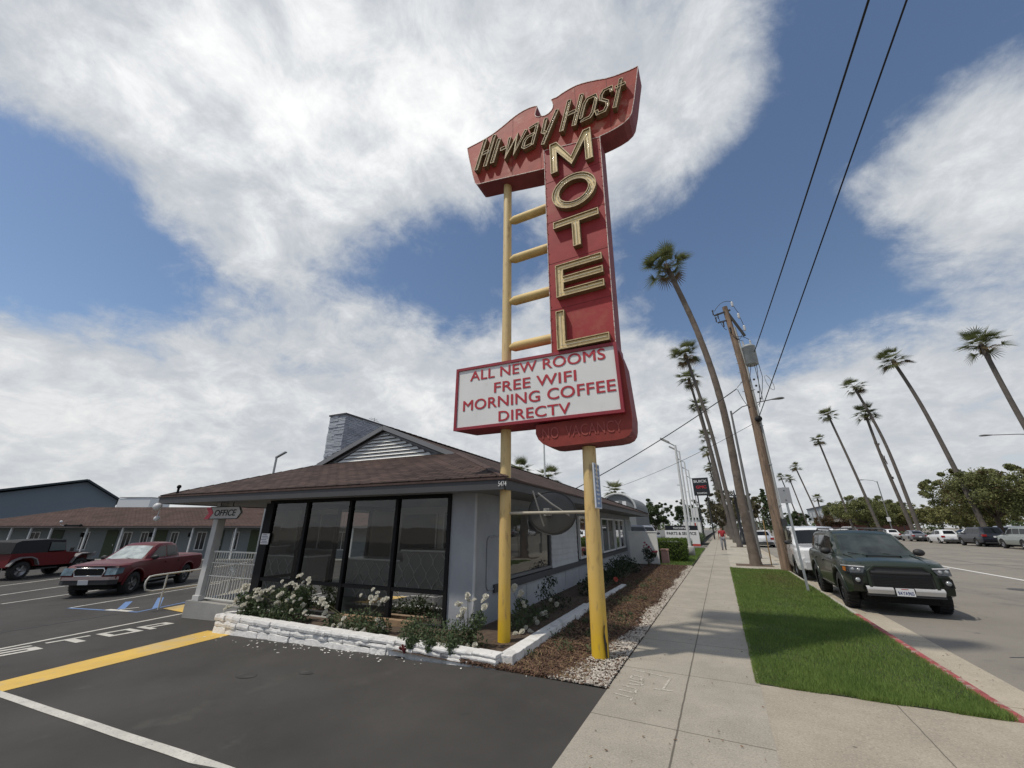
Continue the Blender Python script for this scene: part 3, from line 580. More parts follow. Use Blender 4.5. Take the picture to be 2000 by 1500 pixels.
xs_ = (-2.02, -1.87, -1.14); zs_ = (5.62, 5.76, 5.90, 6.04, 6.18, 6.32)
Eo = [rect(xs_[0], xs_[1], zs_[i], zs_[i+1]) for i in range(5)]+[rect(xs_[1], xs_[2], zs_[i], zs_[i+1]) for i in (0, 2, 4)]
channel('letter_e', Eo, yL, D, .017, sign, L3, [[(-1.18, 6.25), (-1.95, 6.25), (-1.95, 5.69), (-1.18, 5.69)], [(-1.9, 5.97), (-1.18, 5.97)]])
channel('letter_l', [rect(-2.05, -1.89, 4.58, 4.72), rect(-1.89, -1.14, 4.58, 4.72), rect(-2.05, -1.89, 4.72, 5.34)], yL, D, .017, sign, L3, [[(-1.97, 5.28), (-1.97, 4.65), (-1.19, 4.65)]])
# ---- the slanted script line of channel letters, drawn as strokes
def stroke_polys(pts, w, hx=None):
    """ribbon of quads along a polyline with mitred joints"""
    P = [Vector((p[0], p[1])) for p in pts]; L = []; Rr = []
    for i, p in enumerate(P):
        d0 = (P[i]-P[i-1]).normalized() if i else (P[1]-P[0]).normalized()
        d1 = (P[i+1]-P[i]).normalized() if i < len(P)-1 else d0
        t = (d0+d1).normalized() if (d0+d1).length > 1e-6 else d0
        n = Vector((-t.y, t.x)); c = max(.45, n.dot(Vector((-d0.y, d0.x))))
        L.append(p+n*w/2/c); Rr.append(p-n*w/2/c)
    return [[tuple(L[i]), tuple(Rr[i]), tuple(Rr[i+1]), tuple(L[i+1])] for i in range(len(P)-1)]
SHR = .27
def script_letter(name, strokes, x, z, W_, H_, w=.10):
    """strokes in a unit box, sheared to the right"""
    mbs = []
    for s in strokes:
        pts = [(x + u*W_ + v*H_*SHR, z+v*H_) for u, v in s]
        mbs.append(stroke_polys(pts, w))
    # join the strokes of a letter as one object: union of separate ribbons, each open-faced
    par = None
    root = None
    for i, polys in enumerate(mbs):
        pts = strokes[i]; tub = [[(x+u*W_+v*H_*SHR, z+v*H_) for u, v in pts]]
        o = channel(name if i == 0 else 'letter_stroke', polys, FY-.004+i*.0025, .125, .012, sign if root is None else root, L3, None)
        if root is None: root = o
        mb = MB(SO)
        for t in tub: mb.tube([(a, FY-.105, b) for a, b in t], .006, 6)
        mb.build('neon_tube', tube_m, root)
    return root
H1 = .80; zb = 9.715
script_letter('letter_h', [[(0, 0), (0, 1)], [(.8, 0), (.8, 1)], [(.08, .5), (.72, .5)]], -3.90, zb, .31, H1+.1)
script_letter('letter_i', [[(0, 0), (0, .86)]], -3.46, zb, .2, H1)
script_letter('letter_hyphen', [[(0, .4), (1, .4)]], -3.32, zb, .15, H1*.95)
script_letter('letter_w', [[(0, .72), (.10, 0), (.48, .66), (.62, 0), (1.0, .72)]], -3.14, zb, .42, H1*.98, .075)
script_letter('letter_a', [[(.1, .68), (.75, .72), (.82, .6), (.82, 0)], [(.8, .40), (.2, .38), (.02, .28), (.02, .08), (.2, .02), (.8, .04)]], -2.68, zb, .30, H1*1.02, .07)
script_letter('letter_y', [[(0, .98), (.06, .45), (.46, .34)], [(.98, 1.12), (.40, -.06)]], -2.27, zb-.09, .25, H1*.92, .085)
zb2 = 9.72
script_letter('letter_h', [[(0, 0), (0, 1)], [(.85, 0), (.85, 1)], [(.08, .5), (.77, .5)]], -1.74, zb2, .33, .84)
script_letter('letter_o', [[(.12, .04), (0, .16), (0, .58), (.14, .72), (.62, .72), (.76, .6), (.76, .16), (.62, .04), (.12, .04), (.02, .14)]], -1.33, zb2, .34, .84, .075)
script_letter('letter_s', [[(.78, .56), (.66, .72), (.18, .72), (.04, .6), (.10, .46), (.62, .30), (.70, .18), (.58, .03), (.10, .03), (-.04, .16)]], -.985, zb2, .31, .86, .072)
script_letter('letter_t', [[(.2, 0), (.2, .88)], [(-.1, .66), (.62, .66)]], -.66, zb2-.02, .30, .86, .08)
# ---- white message board
bw = [(-4.17, 4.61), (-4.165, 3.4), (-1.04, 3.37), (-1.045, 4.52), (-1.05, 4.57)]
bw = [(-4.17, 3.385), (-1.03, 3.345), (-1.05, 4.53), (-4.17, 4.62)]
mb = MB(SO); y0b, y1b = 5.86, 6.36
vs = [(x, y0b, z) for x, z in bw]+[(x+(.0 if i in (1, 2) else .13), y1b, z-(.0)) for i, (x, z) in enumerate(bw)]
vs[4] = (-3.98, y1b, 3.385)
mb.add(vs, [(0, 1, 2, 3), (4, 7, 6, 5), (0, 4, 5, 1), (1, 5, 6, 2), (2, 6, 7, 3), (3, 7, 4, 0)])
fr = .052
for a, b in (((-4.17, 3.408), (-1.03, 3.368)), ((-4.17, 4.597), (-1.05, 4.507))):
    mb.bar((a[0], y0b-.014, a[1]), (b[0], y0b-.014, b[1]), .03, fr)
mb.bar((-4.145, y0b-.0145, 3.43), (-4.145, y0b-.0145, 4.57), .05, .03); mb.bar((-1.058, y0b-.0145, 3.39), (-1.075, y0b-.0145, 4.48), .05, .03)
board = mb.build('message_board', redb, sign)
face_m = mat('board_white', (0.72, 0.725, 0.71), .5, var=.06, vscale=1.5, mottle=[(3, .63, (0.55, 0.55, 0.52), .5)])
MB(SO).add([(-4.13, y0b-.003, 3.43), (-1.07, y0b-.003, 3.39), (-1.09, y0b-.003, 4.49), (-4.13, y0b-.003, 4.575)], [(0, 1, 2, 3)]).build('board_face', face_m, board)
lt_red = mat('board_letters_red', (0.42, 0.02, 0.035), .5)
def row(s, x0, z0, x1, z1, h):
    d = Vector((x1-x0, 0, z1-z0)); o = Vector((x0, y0b-.009, z0)) - Vector(SO)
    text_obj('lettering', s, 1.0, frame(o, d, (0, 0, 1)), lt_red, board, fitw=d.length, fith=h, thick=.0045, depth=.001, spacing=1.03)
row('ALL NEW ROOMS', -3.85, 4.325, -1.25, 4.275, .195)
row('FREE WIFI', -3.32, 4.015, -1.76, 3.985, .19)
row('MORNING COFFEE', -3.985, 3.745, -1.13, 3.705, .20)
row('DIRECTV', -3.22, 3.46, -1.89, 3.44, .185)
# ---- vacancy cabinet below
vc = [(-2.54, 3.33), (-2.545, 3.18), (-2.5, 3.08), (-2.42, 3.0), (-2.3, 2.945), (-2.2, 2.93), (-1.22, 2.95), (-1.1, 2.965), (-1.02, 3.0), (-.975, 3.06), (-.955, 3.14), (-.94, 3.3), (-.985, 4.2), (-1.04, 4.42), (-1.1, 3.36)]
vac = box_panel('vacancy_cabinet', vc, 5.93, 6.40, mat('vacancy_red', (0.25, 0.045, 0.035), .6, spec=.25, var=.25, vscale=4), reds, sign)
text_obj('lettering', 'NO  VACANCY', 1.0, frame(Vector((-2.42, 5.925, 3.07))-Vector(SO), (1, 0, 0), (0, 0, 1)), mat('vacancy_letters', (0.31, 0.06, 0.045), .6), vac, fitw=1.32, fith=.19, depth=.004)
# ---- blue and white notice strapped to the pole
nt_ = thing('notice_board', 'narrow blue notice board with white edging strapped to the thick yellow sign post', 'notice', (-1.63, 6.19, 1.95))
nm = mat('notice_blue', (0.16, 0.24, 0.42), .5, var=.15, vscale=8)
nv = mat('notice_white', (0.55, 0.58, 0.62), .5)
MB().box((0, 0, .36), (.015, .30, .66)).build('plate', nm, nt_)
mb = MB()
for z in (.03, .69): mb.box((0, 0, z), (.022, .32, .02))
for y in (-.155, .155): mb.box((0, y, .36), (.022, .02, .66))
mb.build('edging', nv, nt_)
mb = MB()
for i in range(9): mb.box((.009, random.uniform(-.02, .02), .10+i*.065), (.003, random.uniform(.12, .24), .03))
mb.build('print', nv, nt_)
MB().box((-.03, 0, .6), (.05, .04, .02)).box((-.03, 0, .12), (.05, .04, .02)).build('bracket', mat('galvanised', (0.35, 0.36, 0.36), .45, .6), nt_)
# ---- satellite dish behind the cross pipe
dish = thing('satellite_dish', 'oval grey satellite dish mounted behind the pipe between the two yellow posts', 'satellite dish', (-2.55, 6.55, 1.94))
vs = []; fs = []; nr, na = 8, 36
Md = Euler((R(-12), R(8), R(6))).to_matrix()
for i in range(nr+1):
    r = i/nr
    for k in range(na):
        t = 2*math.pi*k/na; vs.append(Md @ Vector((.42*r*math.cos(t), -.13*(1-r*r)+.02, .36*r*math.sin(t))))
for i in range(nr):
    for k in range(na): fs.append((i*na+k, i*na+(k+1) % na, (i+1)*na+(k+1) % na, (i+1)*na+k))
dm = mat('dish_grey', (0.085, 0.085, 0.08), .55, var=.15)
o = MB().add(vs, fs, True).build('reflector', dm, dish); sl = o.modifiers.new('thickness', 'SOLIDIFY'); sl.thickness = .012
MB().tube([vs[nr*na+k] for k in range(na)]+[vs[nr*na]], .008, 6).build('rim', mat('dish_dark', (0.05, 0.05, 0.05), .5), dish)
arm_m = mat('dish_arm', (0.30, 0.29, 0.27), .5, .3)
MB().tube([(-.20, -.32, .34), (-.12, -.24, .0), (-.08, -.16, -.22)], .014, 8).build('arm', arm_m, dish)
MB().tube([(-.10, -.34, .30), (.12, -.28, .12), (.36, -.12, -.06)], .014, 8).build('arm', arm_m, dish)
MB().box((0, -.16, 0), (.10, .14, .12)).tube([(0, -.2, 0), (0, -.32, 0)], .03, 10).build('mount', arm_m, dish)
# ================================================================== THE OFFICE BUILDING
stucco = mat('stucco_blue_grey', (0.33, 0.345, 0.37), .9, var=.14, vscale=1.6, bump=.4, bscale=90, mottle=[(3, .64, (0.27, 0.27, 0.27), .5)])
stucco_w = mat('wood_siding_pale', (0.46, 0.47, 0.48), .8, var=.12, vscale=2)
trim_d = mat('trim_charcoal', (0.058, 0.058, 0.062), .6, var=.12, vscale=2)
black_f = mat('black_frame', (0.008, 0.008, 0.009), .6, spec=.2)
white_t = mat('white_trim', (0.66, 0.66, 0.65), .6, var=.08, vscale=4)
grey_t = mat('grey_post_paint', (0.50, 0.50, 0.49), .6, var=.12, vscale=3, mottle=[(12, .66, (0.25, 0.24, 0.22), .6)])
def shingle(name, cols, axis):
    m = bpy.data.materials.new(name); m.use_nodes = True; nt = m.node_tree; b = nt.nodes['Principled BSDF']; b.inputs['Roughness'].default_value = .95; N_ = nt.nodes.new
    b.inputs['Specular IOR Level'].default_value = .15
    t = N_('ShaderNodeTexCoord'); sp = N_('ShaderNodeSeparateXYZ'); nt.links.new(t.outputs['Object'], sp.inputs[0]); cb = N_('ShaderNodeCombineXYZ')
    nt.links.new(sp.outputs[axis], cb.inputs[0]); ml = N_('ShaderNodeMath'); ml.operation = 'MULTIPLY'; ml.inputs[1].default_value = 2.78; nt.links.new(sp.outputs[2], ml.inputs[0]); nt.links.new(ml.outputs[0], cb.inputs[1])
    br = N_('ShaderNodeTexBrick'); nt.links.new(cb.outputs[0], br.inputs[0]); br.inputs['Scale'].default_value = 1; br.inputs['Brick Width'].default_value = .31; br.inputs['Row Height'].default_value = .145
    br.inputs['Mortar Size'].default_value = .012; br.inputs['Color1'].default_value = (*cols[0], 1); br.inputs['Color2'].default_value = (*cols[1], 1); br.inputs['Mortar'].default_value = (*cols[2], 1); br.inputs['Bias'].default_value = -.1
    n = N_('ShaderNodeTexNoise'); n.inputs['Scale'].default_value = 1.1; n.inputs['Detail'].default_value = 8; nt.links.new(t.outputs['Object'], n.inputs[0])
    mx = N_('ShaderNodeMix'); mx.data_type = 'RGBA'; mx.blend_type = 'MULTIPLY'; mx.inputs[0].default_value = .7; nt.links.new(br.outputs['Color'], mx.inputs[6]); r = N_('ShaderNodeMapRange'); nt.links.new(n.outputs[0], r.inputs[0]); r.inputs[1].default_value = .3; r.inputs[2].default_value = .7; r.inputs[3].default_value = .6; r.inputs[4].default_value = 1.25
    nt.links.new(r.outputs[0], mx.inputs[7]); nt.links.new(mx.outputs[2], b.inputs['Base Color'])
    sw = N_('ShaderNodeMath'); sw.operation = 'FRACT'; dv = N_('ShaderNodeMath'); dv.operation = 'DIVIDE'; dv.inputs[1].default_value = .145; nt.links.new(ml.outputs[0], dv.inputs[0]); nt.links.new(dv.outputs[0], sw.inputs[0])
    ad = N_('ShaderNodeMath'); ad.operation = 'MULTIPLY_ADD'; ad.inputs[1].default_value = -1; nt.links.new(sw.outputs[0], ad.inputs[0]); nt.links.new(br.outputs['Fac'], ad.inputs[2])
    bp = N_('ShaderNodeBump'); bp.inputs['Strength'].default_value = .9; bp.inputs['Distance'].default_value = .018; nt.links.new(ad.outputs[0], bp.inputs['Height']); nt.links.new(bp.outputs[0], b.inputs['Normal'])
    return m
SHC = [(0.088, 0.059, 0.050), (0.044, 0.031, 0.028), (0.012, 0.009, 0.008)]
sh_x = shingle('roof_shingles_front', SHC, 0); sh_y = shingle('roof_shingles_side', SHC, 1)
AL = R(2.3)
off = thing('motel_office', 'grey blue motel office with brown shingle roof, louvred gable and black framed glass front', 'building', (-3.15, 5.95, 0), AL)
UW, VD, P0, ZE = -10.44, 20.9, .385, 2.50      # width, depth, pitch, eave height
UC = UW/2; GV = 2.7; ZG = ZE+P0*GV; ZR = ZE+P0*(-UC)
# roof planes (shared edges, slightly thick)
mb = MB()
ug0, ug1 = UC-(ZR-ZG)/P0, UC+(ZR-ZG)/P0
OV = .13                                       # gable overhang
front = [(UW, 0, ZE), (0, 0, ZE), (-GV, GV, ZG), (UW+GV, GV, ZG)]
mb.add(front, [(0, 1, 2, 3)])
vh = VD-(-UC)
rb = [(0, VD, ZE), (UW, VD, ZE), (UC, vh, ZR)]
mb.add(rb, [(0, 1, 2)])
mb.mat(1)
gz0 = GV-OV; 
def side(s):
    e = 0 if s > 0 else UW; g = -GV if s > 0 else UW+GV
    pk = (UC, GV-OV, ZR); 
    ge = (g-s*0, GV, ZG)
    # rake foot: where the overhanging gable edge meets the hip slope
    foot = (g+s*(-0.0), GV-0.0, ZG)
    return [(e, 0, ZE), (e, VD, ZE), (UC, vh, ZR), pk, (g+s*.0, GV-OV, ZG+.0) , foot]
for s in (1, -1):
    e = 0 if s > 0 else UW; g = -GV if s > 0 else UW+GV
    mb.add([(e, 0, ZE), (e, VD, ZE), (UC, vh, ZR), (UC, GV, ZR), (g, GV, ZG)], [(0, 1, 2, 3, 4) if s > 0 else (4, 3, 2, 1, 0)])
    # overhanging strip of the upper roof in front of the gable wall
    mb.add([(g, GV, ZG+.004), (UC, GV, ZR+.004), (UC, GV-OV, ZR+.004), (g-s*.0, GV-OV, ZG+.004)], [(0, 1, 2, 3)])
roof = mb.build('roof', [sh_x, sh_y], off)
sl = roof.modifiers.new('thickness', 'SOLIDIFY'); sl.thickness = .03; sl.offset = -1
# hip and ridge caps
mb = MB()
capm = mat('ridge_cap', (0.075, 0.047, 0.04), .95, var=.3, vscale=8)
def cap(a, b):
    a, b = Vector(a), Vector(b); n = int((b-a).length/.28); 
    for i in range(n):
        p = a.lerp(b, i/n); q = a.lerp(b, (i+1.25)/n if i < n-1 else 1); mb.bar(p+Vector((0, 0, .012)), q+Vector((0, 0, .026)), .16, .014)
for a_, b_ in (((0, 0, ZE), (-GV, GV, ZG)), ((UW, 0, ZE), (UW+GV, GV, ZG)), ((UC, GV-OV, ZR), (UC, vh, ZR)), ((0, VD, ZE), (UC, vh, ZR))):
    mb = MB(); cap(a_, b_); mb.build('ridge_cap', capm, roof)
# gable with louvres
mb = MB(); gy = GV+.03
mb.add([(ug0+.05, gy, ZG), (ug1-.05, gy, ZG), (UC, gy, ZR-.03)], [(0, 1, 2)])
gab = mb.build('gable_wall', mat('gable_grey', (0.13, 0.135, 0.145), .7), off)
mb = MB(); nl = 8
for i in range(nl):
    z = ZG+.03+i*.098; zt = z+.05; x0 = UC-(ZR-.17-zt)/P0*.86; x1 = UC+(ZR-.17-zt)/P0*.86; xb0 = UC-(ZR-.17-z)/P0*.86; xb1 = UC+(ZR-.17-z)/P0*.86
    if x1-x0 < .1: break
    mb.add([(xb0, gy-.075, z), (xb1, gy-.075, z), (x1, gy-.012, zt+.03), (x0, gy-.012, zt+.03), (xb0, gy-.082, z-.008), (xb1, gy-.082, z-.008)], [(0, 1, 2, 3), (4, 5, 1, 0)])
mb.build('louvre_slats', mat('louvre_white', (0.74, 0.74, 0.72), .6), gab)
mb = MB()
for s in (-1, 1):
    for dz, w, y, m_ in ((-.05, .12, GV-OV-.005, 0), (-.17, .05, gy-.035, 1)):
        a = Vector((UC+s*(-(UC)-GV)*1.0, y, ZG+dz-.01)); b = Vector((UC, y, ZR+dz+.01)); mb.bar(a, b, .04, w)
mb.bar((ug0+.35, gy-.03, ZG+.03), (ug1-.35, gy-.03, ZG+.03), .05, .04)
mb.build('rake_boards', mat('rake_grey', (0.19, 0.195, 0.205), .6, var=.1), gab)
# fascia and soffit
mb = MB()
mb.bb(UW, 0, -.02, .02, 2.30, 2.475); mb.bb(-.02, .02, .021, VD, 2.30, 2.475); mb.bb(UW-.02, UW+.02, .021, VD, 2.30, 2.475)
mb.build('fascia', trim_d, off)
mb = MB(); mb.bb(UW-.03, .03, -.045, -.022, 2.462, 2.497); mb.bb(.022, .045, -.02, VD, 2.462, 2.497); mb.build('shingle_edge', capm, off)
MB().bb(UW+.021, -.021, .021, VD-.02, 2.325, 2.345).build('soffit', mat('soffit_grey', (0.20, 0.205, 0.21), .8, var=.05), off)
# house number on the corner of the fascia
text_obj('house_number', '5474', 1.0, frame((-.10, -.027, 2.35), (1, 0, 0), (0, 0, 1)), white_t, off, fitw=.15, fith=.085, depth=.004, bold=.004)
# walls
WU, WV = -.90, .65
mb = MB()
mb.bb(-1.44, WU, WV, WV+.15, -.1, 2.325)                       # pier right of the glass
mb.bb(WU-.15, WU-.001, WV+.151, 1.95, -.1, 2.325)
wall = mb.build('corner_wall', stucco, off)
mb = MB(); cor = [(1.15, .62), (1.15, 1.45)]
ptsr = []
for (cy, cz, a0) in ((1.78, 1.42, 0), (1.22, 1.42, 90), (1.22, .70, 180), (1.78, .70, 270)):
    for k in range(5): a = R(a0+k*22.5); ptsr.append((WU+.012, cy+.11*math.cos(a), cz+.11*math.sin(a)))
mb.tube(ptsr+[ptsr[0]], .012, 6, caps=False)
mb.build('rounded_panel_moulding', stucco, wall)
MB().bb(WU-.02, WU+.015, WV-.012, WV+.03, 0, 2.3).build('corner_board', stucco_w, wall)
# long side wall: low wall, sill band, siding
MB().bb(WU-.16, WU-.012, 1.951, VD-.6, -.1, .52).build('base_wall', mat('base_wall_blue_grey', (0.37, 0.385, 0.405), .85, var=.1), off)
mb = MB()
for v in (3.1, 4.6, 6.1, 7.6, 9.1, 11, 13, 15, 17): mb.bb(WU-.02, WU-.003, v, v+.03, 0, .52)
mb.build('base_wall_battens', mat('base_wall_blue_grey', ()), off)
MB().bb(WU-.05, WU+.045, 1.4, 17.3, .52, .66).build('sill_band', trim_d, off)
mb = MB()
for k in range(11):
    z = .66+k*.152; mb.add([(WU+.004, 4.95, z), (WU+.004, 7.55, z), (WU-.02, 7.55, min(z+.152, 2.32)), (WU-.02, 4.95, min(z+.152, 2.32)), (WU-.10, 4.95, z), (WU-.10, 7.55, z)], [(0, 1, 2, 3), (4, 5, 1, 0)])
mb.build('lap_siding', stucco_w, off)
mb = MB(); mb.bb(WU-.2, WU-.14, 1.95, VD-.6, .5, 2.325); mb.build('inner_wall', stucco, off)
def window(v0, v1, z0, z1, n, frame_m, curtain, name='window'):
    mb = MB(); u0, u1 = WU-.07, WU+.008; t = .06
    mb.bb(u0, u1, v0, v0+t, z0, z1); mb.bb(u0, u1, v1-t, v1, z0, z1); mb.bb(u0, u1, v0+t, v1-t, z0, z0+t); mb.bb(u0, u1, v0+t, v1-t, z1-t, z1)
    for k in range(1, n): v = v0+(v1-v0)*k/n; mb.bb(u0+.01, u1-.004, v-.025, v+.025, z0+t, z1-t)
    w = mb.build(name, frame_m, off)
    MB().quad((WU-.045, v0+t, z0+t), (WU-.045, v1-t, z0+t), (WU-.045, v1-t, z1-t), (WU-.045, v0+t, z1-t)).build('pane', glass('window_glass', (.45, .47, .46), 1.9), w)
    if curtain:
        nn = int((v1-v0)/.035); vs = []; 
        for k in range(nn+1): v = v0+t+(v1-v0-2*t)*k/nn; vs += [(WU-.095+.018*math.sin(k*1.9), v, z0+t), (WU-.095+.018*math.sin(k*1.9), v, z1-t)]
        MB().add(vs, [(2*k, 2*k+2, 2*k+3, 2*k+1) for k in range(nn)], True).build('curtain', mat('vertical_blind', (0.52, 0.52, 0.50), .8, var=.25, vscale=12), w)
    return w
window(1.96, 4.9, .68, 2.1, 1, mat('dark_grey_frame', (0.14, 0.145, 0.15), .5), False)
window(7.9, 11.2, .70, 2.08, 3, white_t, True); window(11.5, 14.2, .70, 2.08, 2, white_t, True); window(14.5, 17.1, .70, 2.08, 2, white_t, True)
mb = MB(); mb.bb(WU-.05, WU+.01, 17.5, 19.3, 0, 2.1); d_ = mb.build('street_door', mat('door_pale_grey', (0.42, 0.45, 0.46), .6), off)
mb = MB()
for k in range(10): mb.bb(WU+.011, WU+.04, 17.55+k*.19, 17.62+k*.19, .05, 2.05)
mb.build('slats', stucco_w, d_)
# concrete base and porch floor
MB().bb(-9.0, -.92, .50, 20.3, -.55, -.002).build('foundation', conc('porch_concrete', (0.30, 0.295, 0.28), None, 31), off)
# porch post and railing
mb = MB(); mb.bb(-8.80, -8.60, .56, .76, 0, 2.33); mb.bb(-8.83, -8.57, .53, .79, 0, .12); mb.build('porch_post', grey_t, off, bevel=.008)
mb = MB(); mb.bb(-8.80, -8.60, 7.5, 7.7, 0, 2.33); mb.build('porch_post', grey_t, off)
pr = thing('porch_railing', 'cream white iron porch railing with a small palm tree emblem beside the office entrance', 'railing', (0, 0, 0)); 
pr.location = Matrix.Rotation(AL, 3, 'Z') @ Vector((-8.58, .66, 0)) + Vector((-3.15, 5.95, 0)); pr.rotation_euler = (0, 0, AL)
rl = mat('railing_offwhite', (0.62, 0.61, 0.57), .5, var=.1)
LR = 1.80
mb = MB()
for z, h in ((1.12, .035), (.86, .02), (.56, .02), (.06, .03)): mb.box((LR/2, 0, z), (LR, .03, h))
mb.build('rails', rl, pr)
mb = MB()
for k in range(19): mb.box((.03+k*(LR-.06)/18, 0, .59), (.016, .016, 1.06))
mb.build('pickets', rl, pr)
mb = MB(); cxp, czp = .92, .70
mb.tube([(cxp-.05, -.02, .22), (cxp-.03, -.02, .42), (cxp+.01, -.02, .60), (cxp, -.02, czp)], [.02, .016, .012, .012], 6)
for a in (-160, -125, -95, -60, -30, -5, 20, 50, 90, 130, 165, 195):
    d = Vector((math.cos(R(a)), 0, math.sin(R(a)))); mb.tube([(cxp, -.02, czp), Vector((cxp, -.02, czp))+d*.09+Vector((0, 0, .02)), Vector((cxp, -.02, czp))+d*.17-Vector((0, 0, .03))], [.012, .012, .003], 5)
mb.build('palm_emblem', rl, pr)
# glass front
MU = [-6.72, -5.40, -4.05, -2.76, -1.475]
mb = MB()
for i, u in enumerate(MU):
    w = .27 if i == 0 else .075
    mb.bb(u-w/2, u+w/2, WV-.04, WV+.06, .02, 2.26)
mb.bb(-6.72, -1.44, WV-.045, WV+.065, 2.26, 2.322); mb.bb(-6.72, -1.44, WV-.045, WV+.065, 0, .06)
for i in range(4):
    a = MU[i]+(.135 if i == 0 else .0375); b = MU[i+1]-.0375; mb.bb(a, b, WV-.03, WV+.05, .545, .61)
gf = mb.build('storefront_frame', black_f, off)
gls = glass('storefront_glass', (.85, .86, .84), 1.72)
for i in range(4):
    a = MU[i]+(.135 if i == 0 else .0375); b = MU[i+1]-.0375
    for z0, z1 in ((.06, .545), (.61, 2.26)): MB().quad((a, WV+.01, z0), (b, WV+.01, z0), (b, WV+.01, z1), (a, WV+.01, z1)).build('pane', gls, gf)
# entrance side of the glass room
mb = MB()
for v in (1.55, 2.75, 4.0): mb.bb(-6.70, -6.62, v-.04, v+.04, .02, 2.26)
mb.bb(-6.70, -6.62, .70, 5.4, 2.20, 2.32); mb.bb(-6.70, -6.62, .70, 4.0, 0, .06); mb.bb(-6.70, -6.62, .74, 1.5, .55, .61)
gs = mb.build('entrance_frame', black_f, off)
for a, b in ((.72, 1.51), (1.59, 2.71), (2.79, 3.96)): MB().quad((-6.66, a, .06), (-6.66, b, .06), (-6.66, b, 2.2), (-6.66, a, 2.2)).build('pane', gls, gs)
text_m = mat('paper_white', (0.70, 0.70, 0.70), .8)
mb = MB(); mb.bb(-6.80, -6.52, WV-.048, WV-.0415, 1.32, 1.56); nts = mb.build('door_notice', text_m, off)
mb = MB()
for k in range(6): mb.bb(-6.78+.02*(k % 2), -6.54-.03*(k % 3), WV-.0505, WV-.0485, 1.345+k*.036, 1.36+k*.036)
mb.build('printed_lines', mat('print_blue_grey', (0.15, 0.15, 0.25)), nts)
# rooms inside
inn = mat('interior_wall', (0.52, 0.50, 0.46), .9); inn2 = mat('interior_dark', (0.06, 0.055, 0.05), .8)
mb = MB(); mb.bb(-6.6, -1.05, 5.0, 5.1, 0, 2.325); mb.bb(-1.2, -1.1, .85, 5, 0, 2.325); mb.bb(-6.7, -6.6, 4.05, 5.0, 0, 2.2); mb.build('lobby_walls', inn, off)
MB().bb(-6.6, -1.2, .71, 5, -.0015, .012).build('lobby_floor', mat('lobby_tile', (0.20, 0.185, 0.165), .35, var=.1), off)
mb = MB(); mb.bb(-6.2, -4.75, 4.96, 4.998, 1.0, 2.1); mb.bb(-4.5, -2.2, 4.96, 4.998, .95, 2.15); ow = mb.build('office_window', inn2, off)
mb = MB()
for u in (-6.2, -4.78, -4.5, -3.4, -2.24): mb.bb(u, u+.05, 4.93, 4.959, .95, 2.15)
mb.bb(-6.2, -2.19, 4.90, 4.929, .92, .97); mb.build('frame', white_t, ow)
# reception desk with ogee lattice front
desk = thing('reception_desk', 'reception counter with a pale ogee lattice front seen through the office glass', 'counter'); desk.location = Matrix.Rotation(AL, 3, 'Z') @ Vector((-3.3, 2.9, .012)) + Vector((-3.15, 5.95, 0)); desk.rotation_euler = (0, 0, AL)
mb = MB(); mb.bb(-.75, 1.75, -.35, .35, 0, 1.12); mb.bb(-2.6, -.751, -.35, .35, 0, .88); mb.build('cabinet', mat('desk_panel', (0.32, 0.31, 0.29), .6), desk)
mb = MB(); mb.bb(-.80, 1.8, -.40, .40, 1.121, 1.16); mb.bb(-2.65, -.801, -.40, .40, .881, .92); mb.build('countertop', mat('desk_top', (0.75, 0.74, 0.72), .3), desk)
mb = MB(); S, T = .36, .30
for k in range(-6, 6):
    for sg in (-1, 1):
        for j in range(4):
            pts = []
            for q in range(9):
                z = j*T+T*q/8; f = .5-.5*math.cos(math.pi*q/8); sgn = 1 if j % 2 == 0 else -1
                x = k*S+(sg*S/2)*(f if sgn > 0 else 1-f); 
                if z < (1.10 if x > -.75 else .86) and -2.55 < x < 1.72: pts.append((x, -.358, z))
            if len(pts) > 1: mb.tube(pts, .011, 4, caps=False)
mb.build('lattice', mat('lattice_pale', (0.72, 0.71, 0.69), .5), desk)
fl = thing('flower_vase', 'vase of orange flowers standing on the reception counter', 'vase'); fl.location = desk.location + Vector((.55, .0, 1.15)); 
MB().lathe([(.001, 0), (.05, 0), (.07, .08), (.04, .16), (.05, .2)], n=14).build('vase', mat('vase_glass', (0.4, 0.38, 0.33), .2), fl)
mb = MB()
for k in range(34): a = random.uniform(0, 6.28); r = random.uniform(0, .15); mb.ball((r*math.cos(a), r*math.sin(a), .3+random.uniform(-.08, .1)), random.uniform(.02, .038), 6, 4)
mb.build('blooms', mat('orange_flowers', (0.55, 0.12, 0.03), .7, island=.8, col2=(0.35, 0.03, 0.02)), fl)
mb = MB()
for k in range(14): a = random.uniform(0, 6.28); r = random.uniform(.02, .12); mb.tube([(0, 0, .18), (r*math.cos(a), r*math.sin(a), .32)], .004, 4)
mb.build('stems', mat('stem_green', (0.04, 0.08, 0.02)), fl)
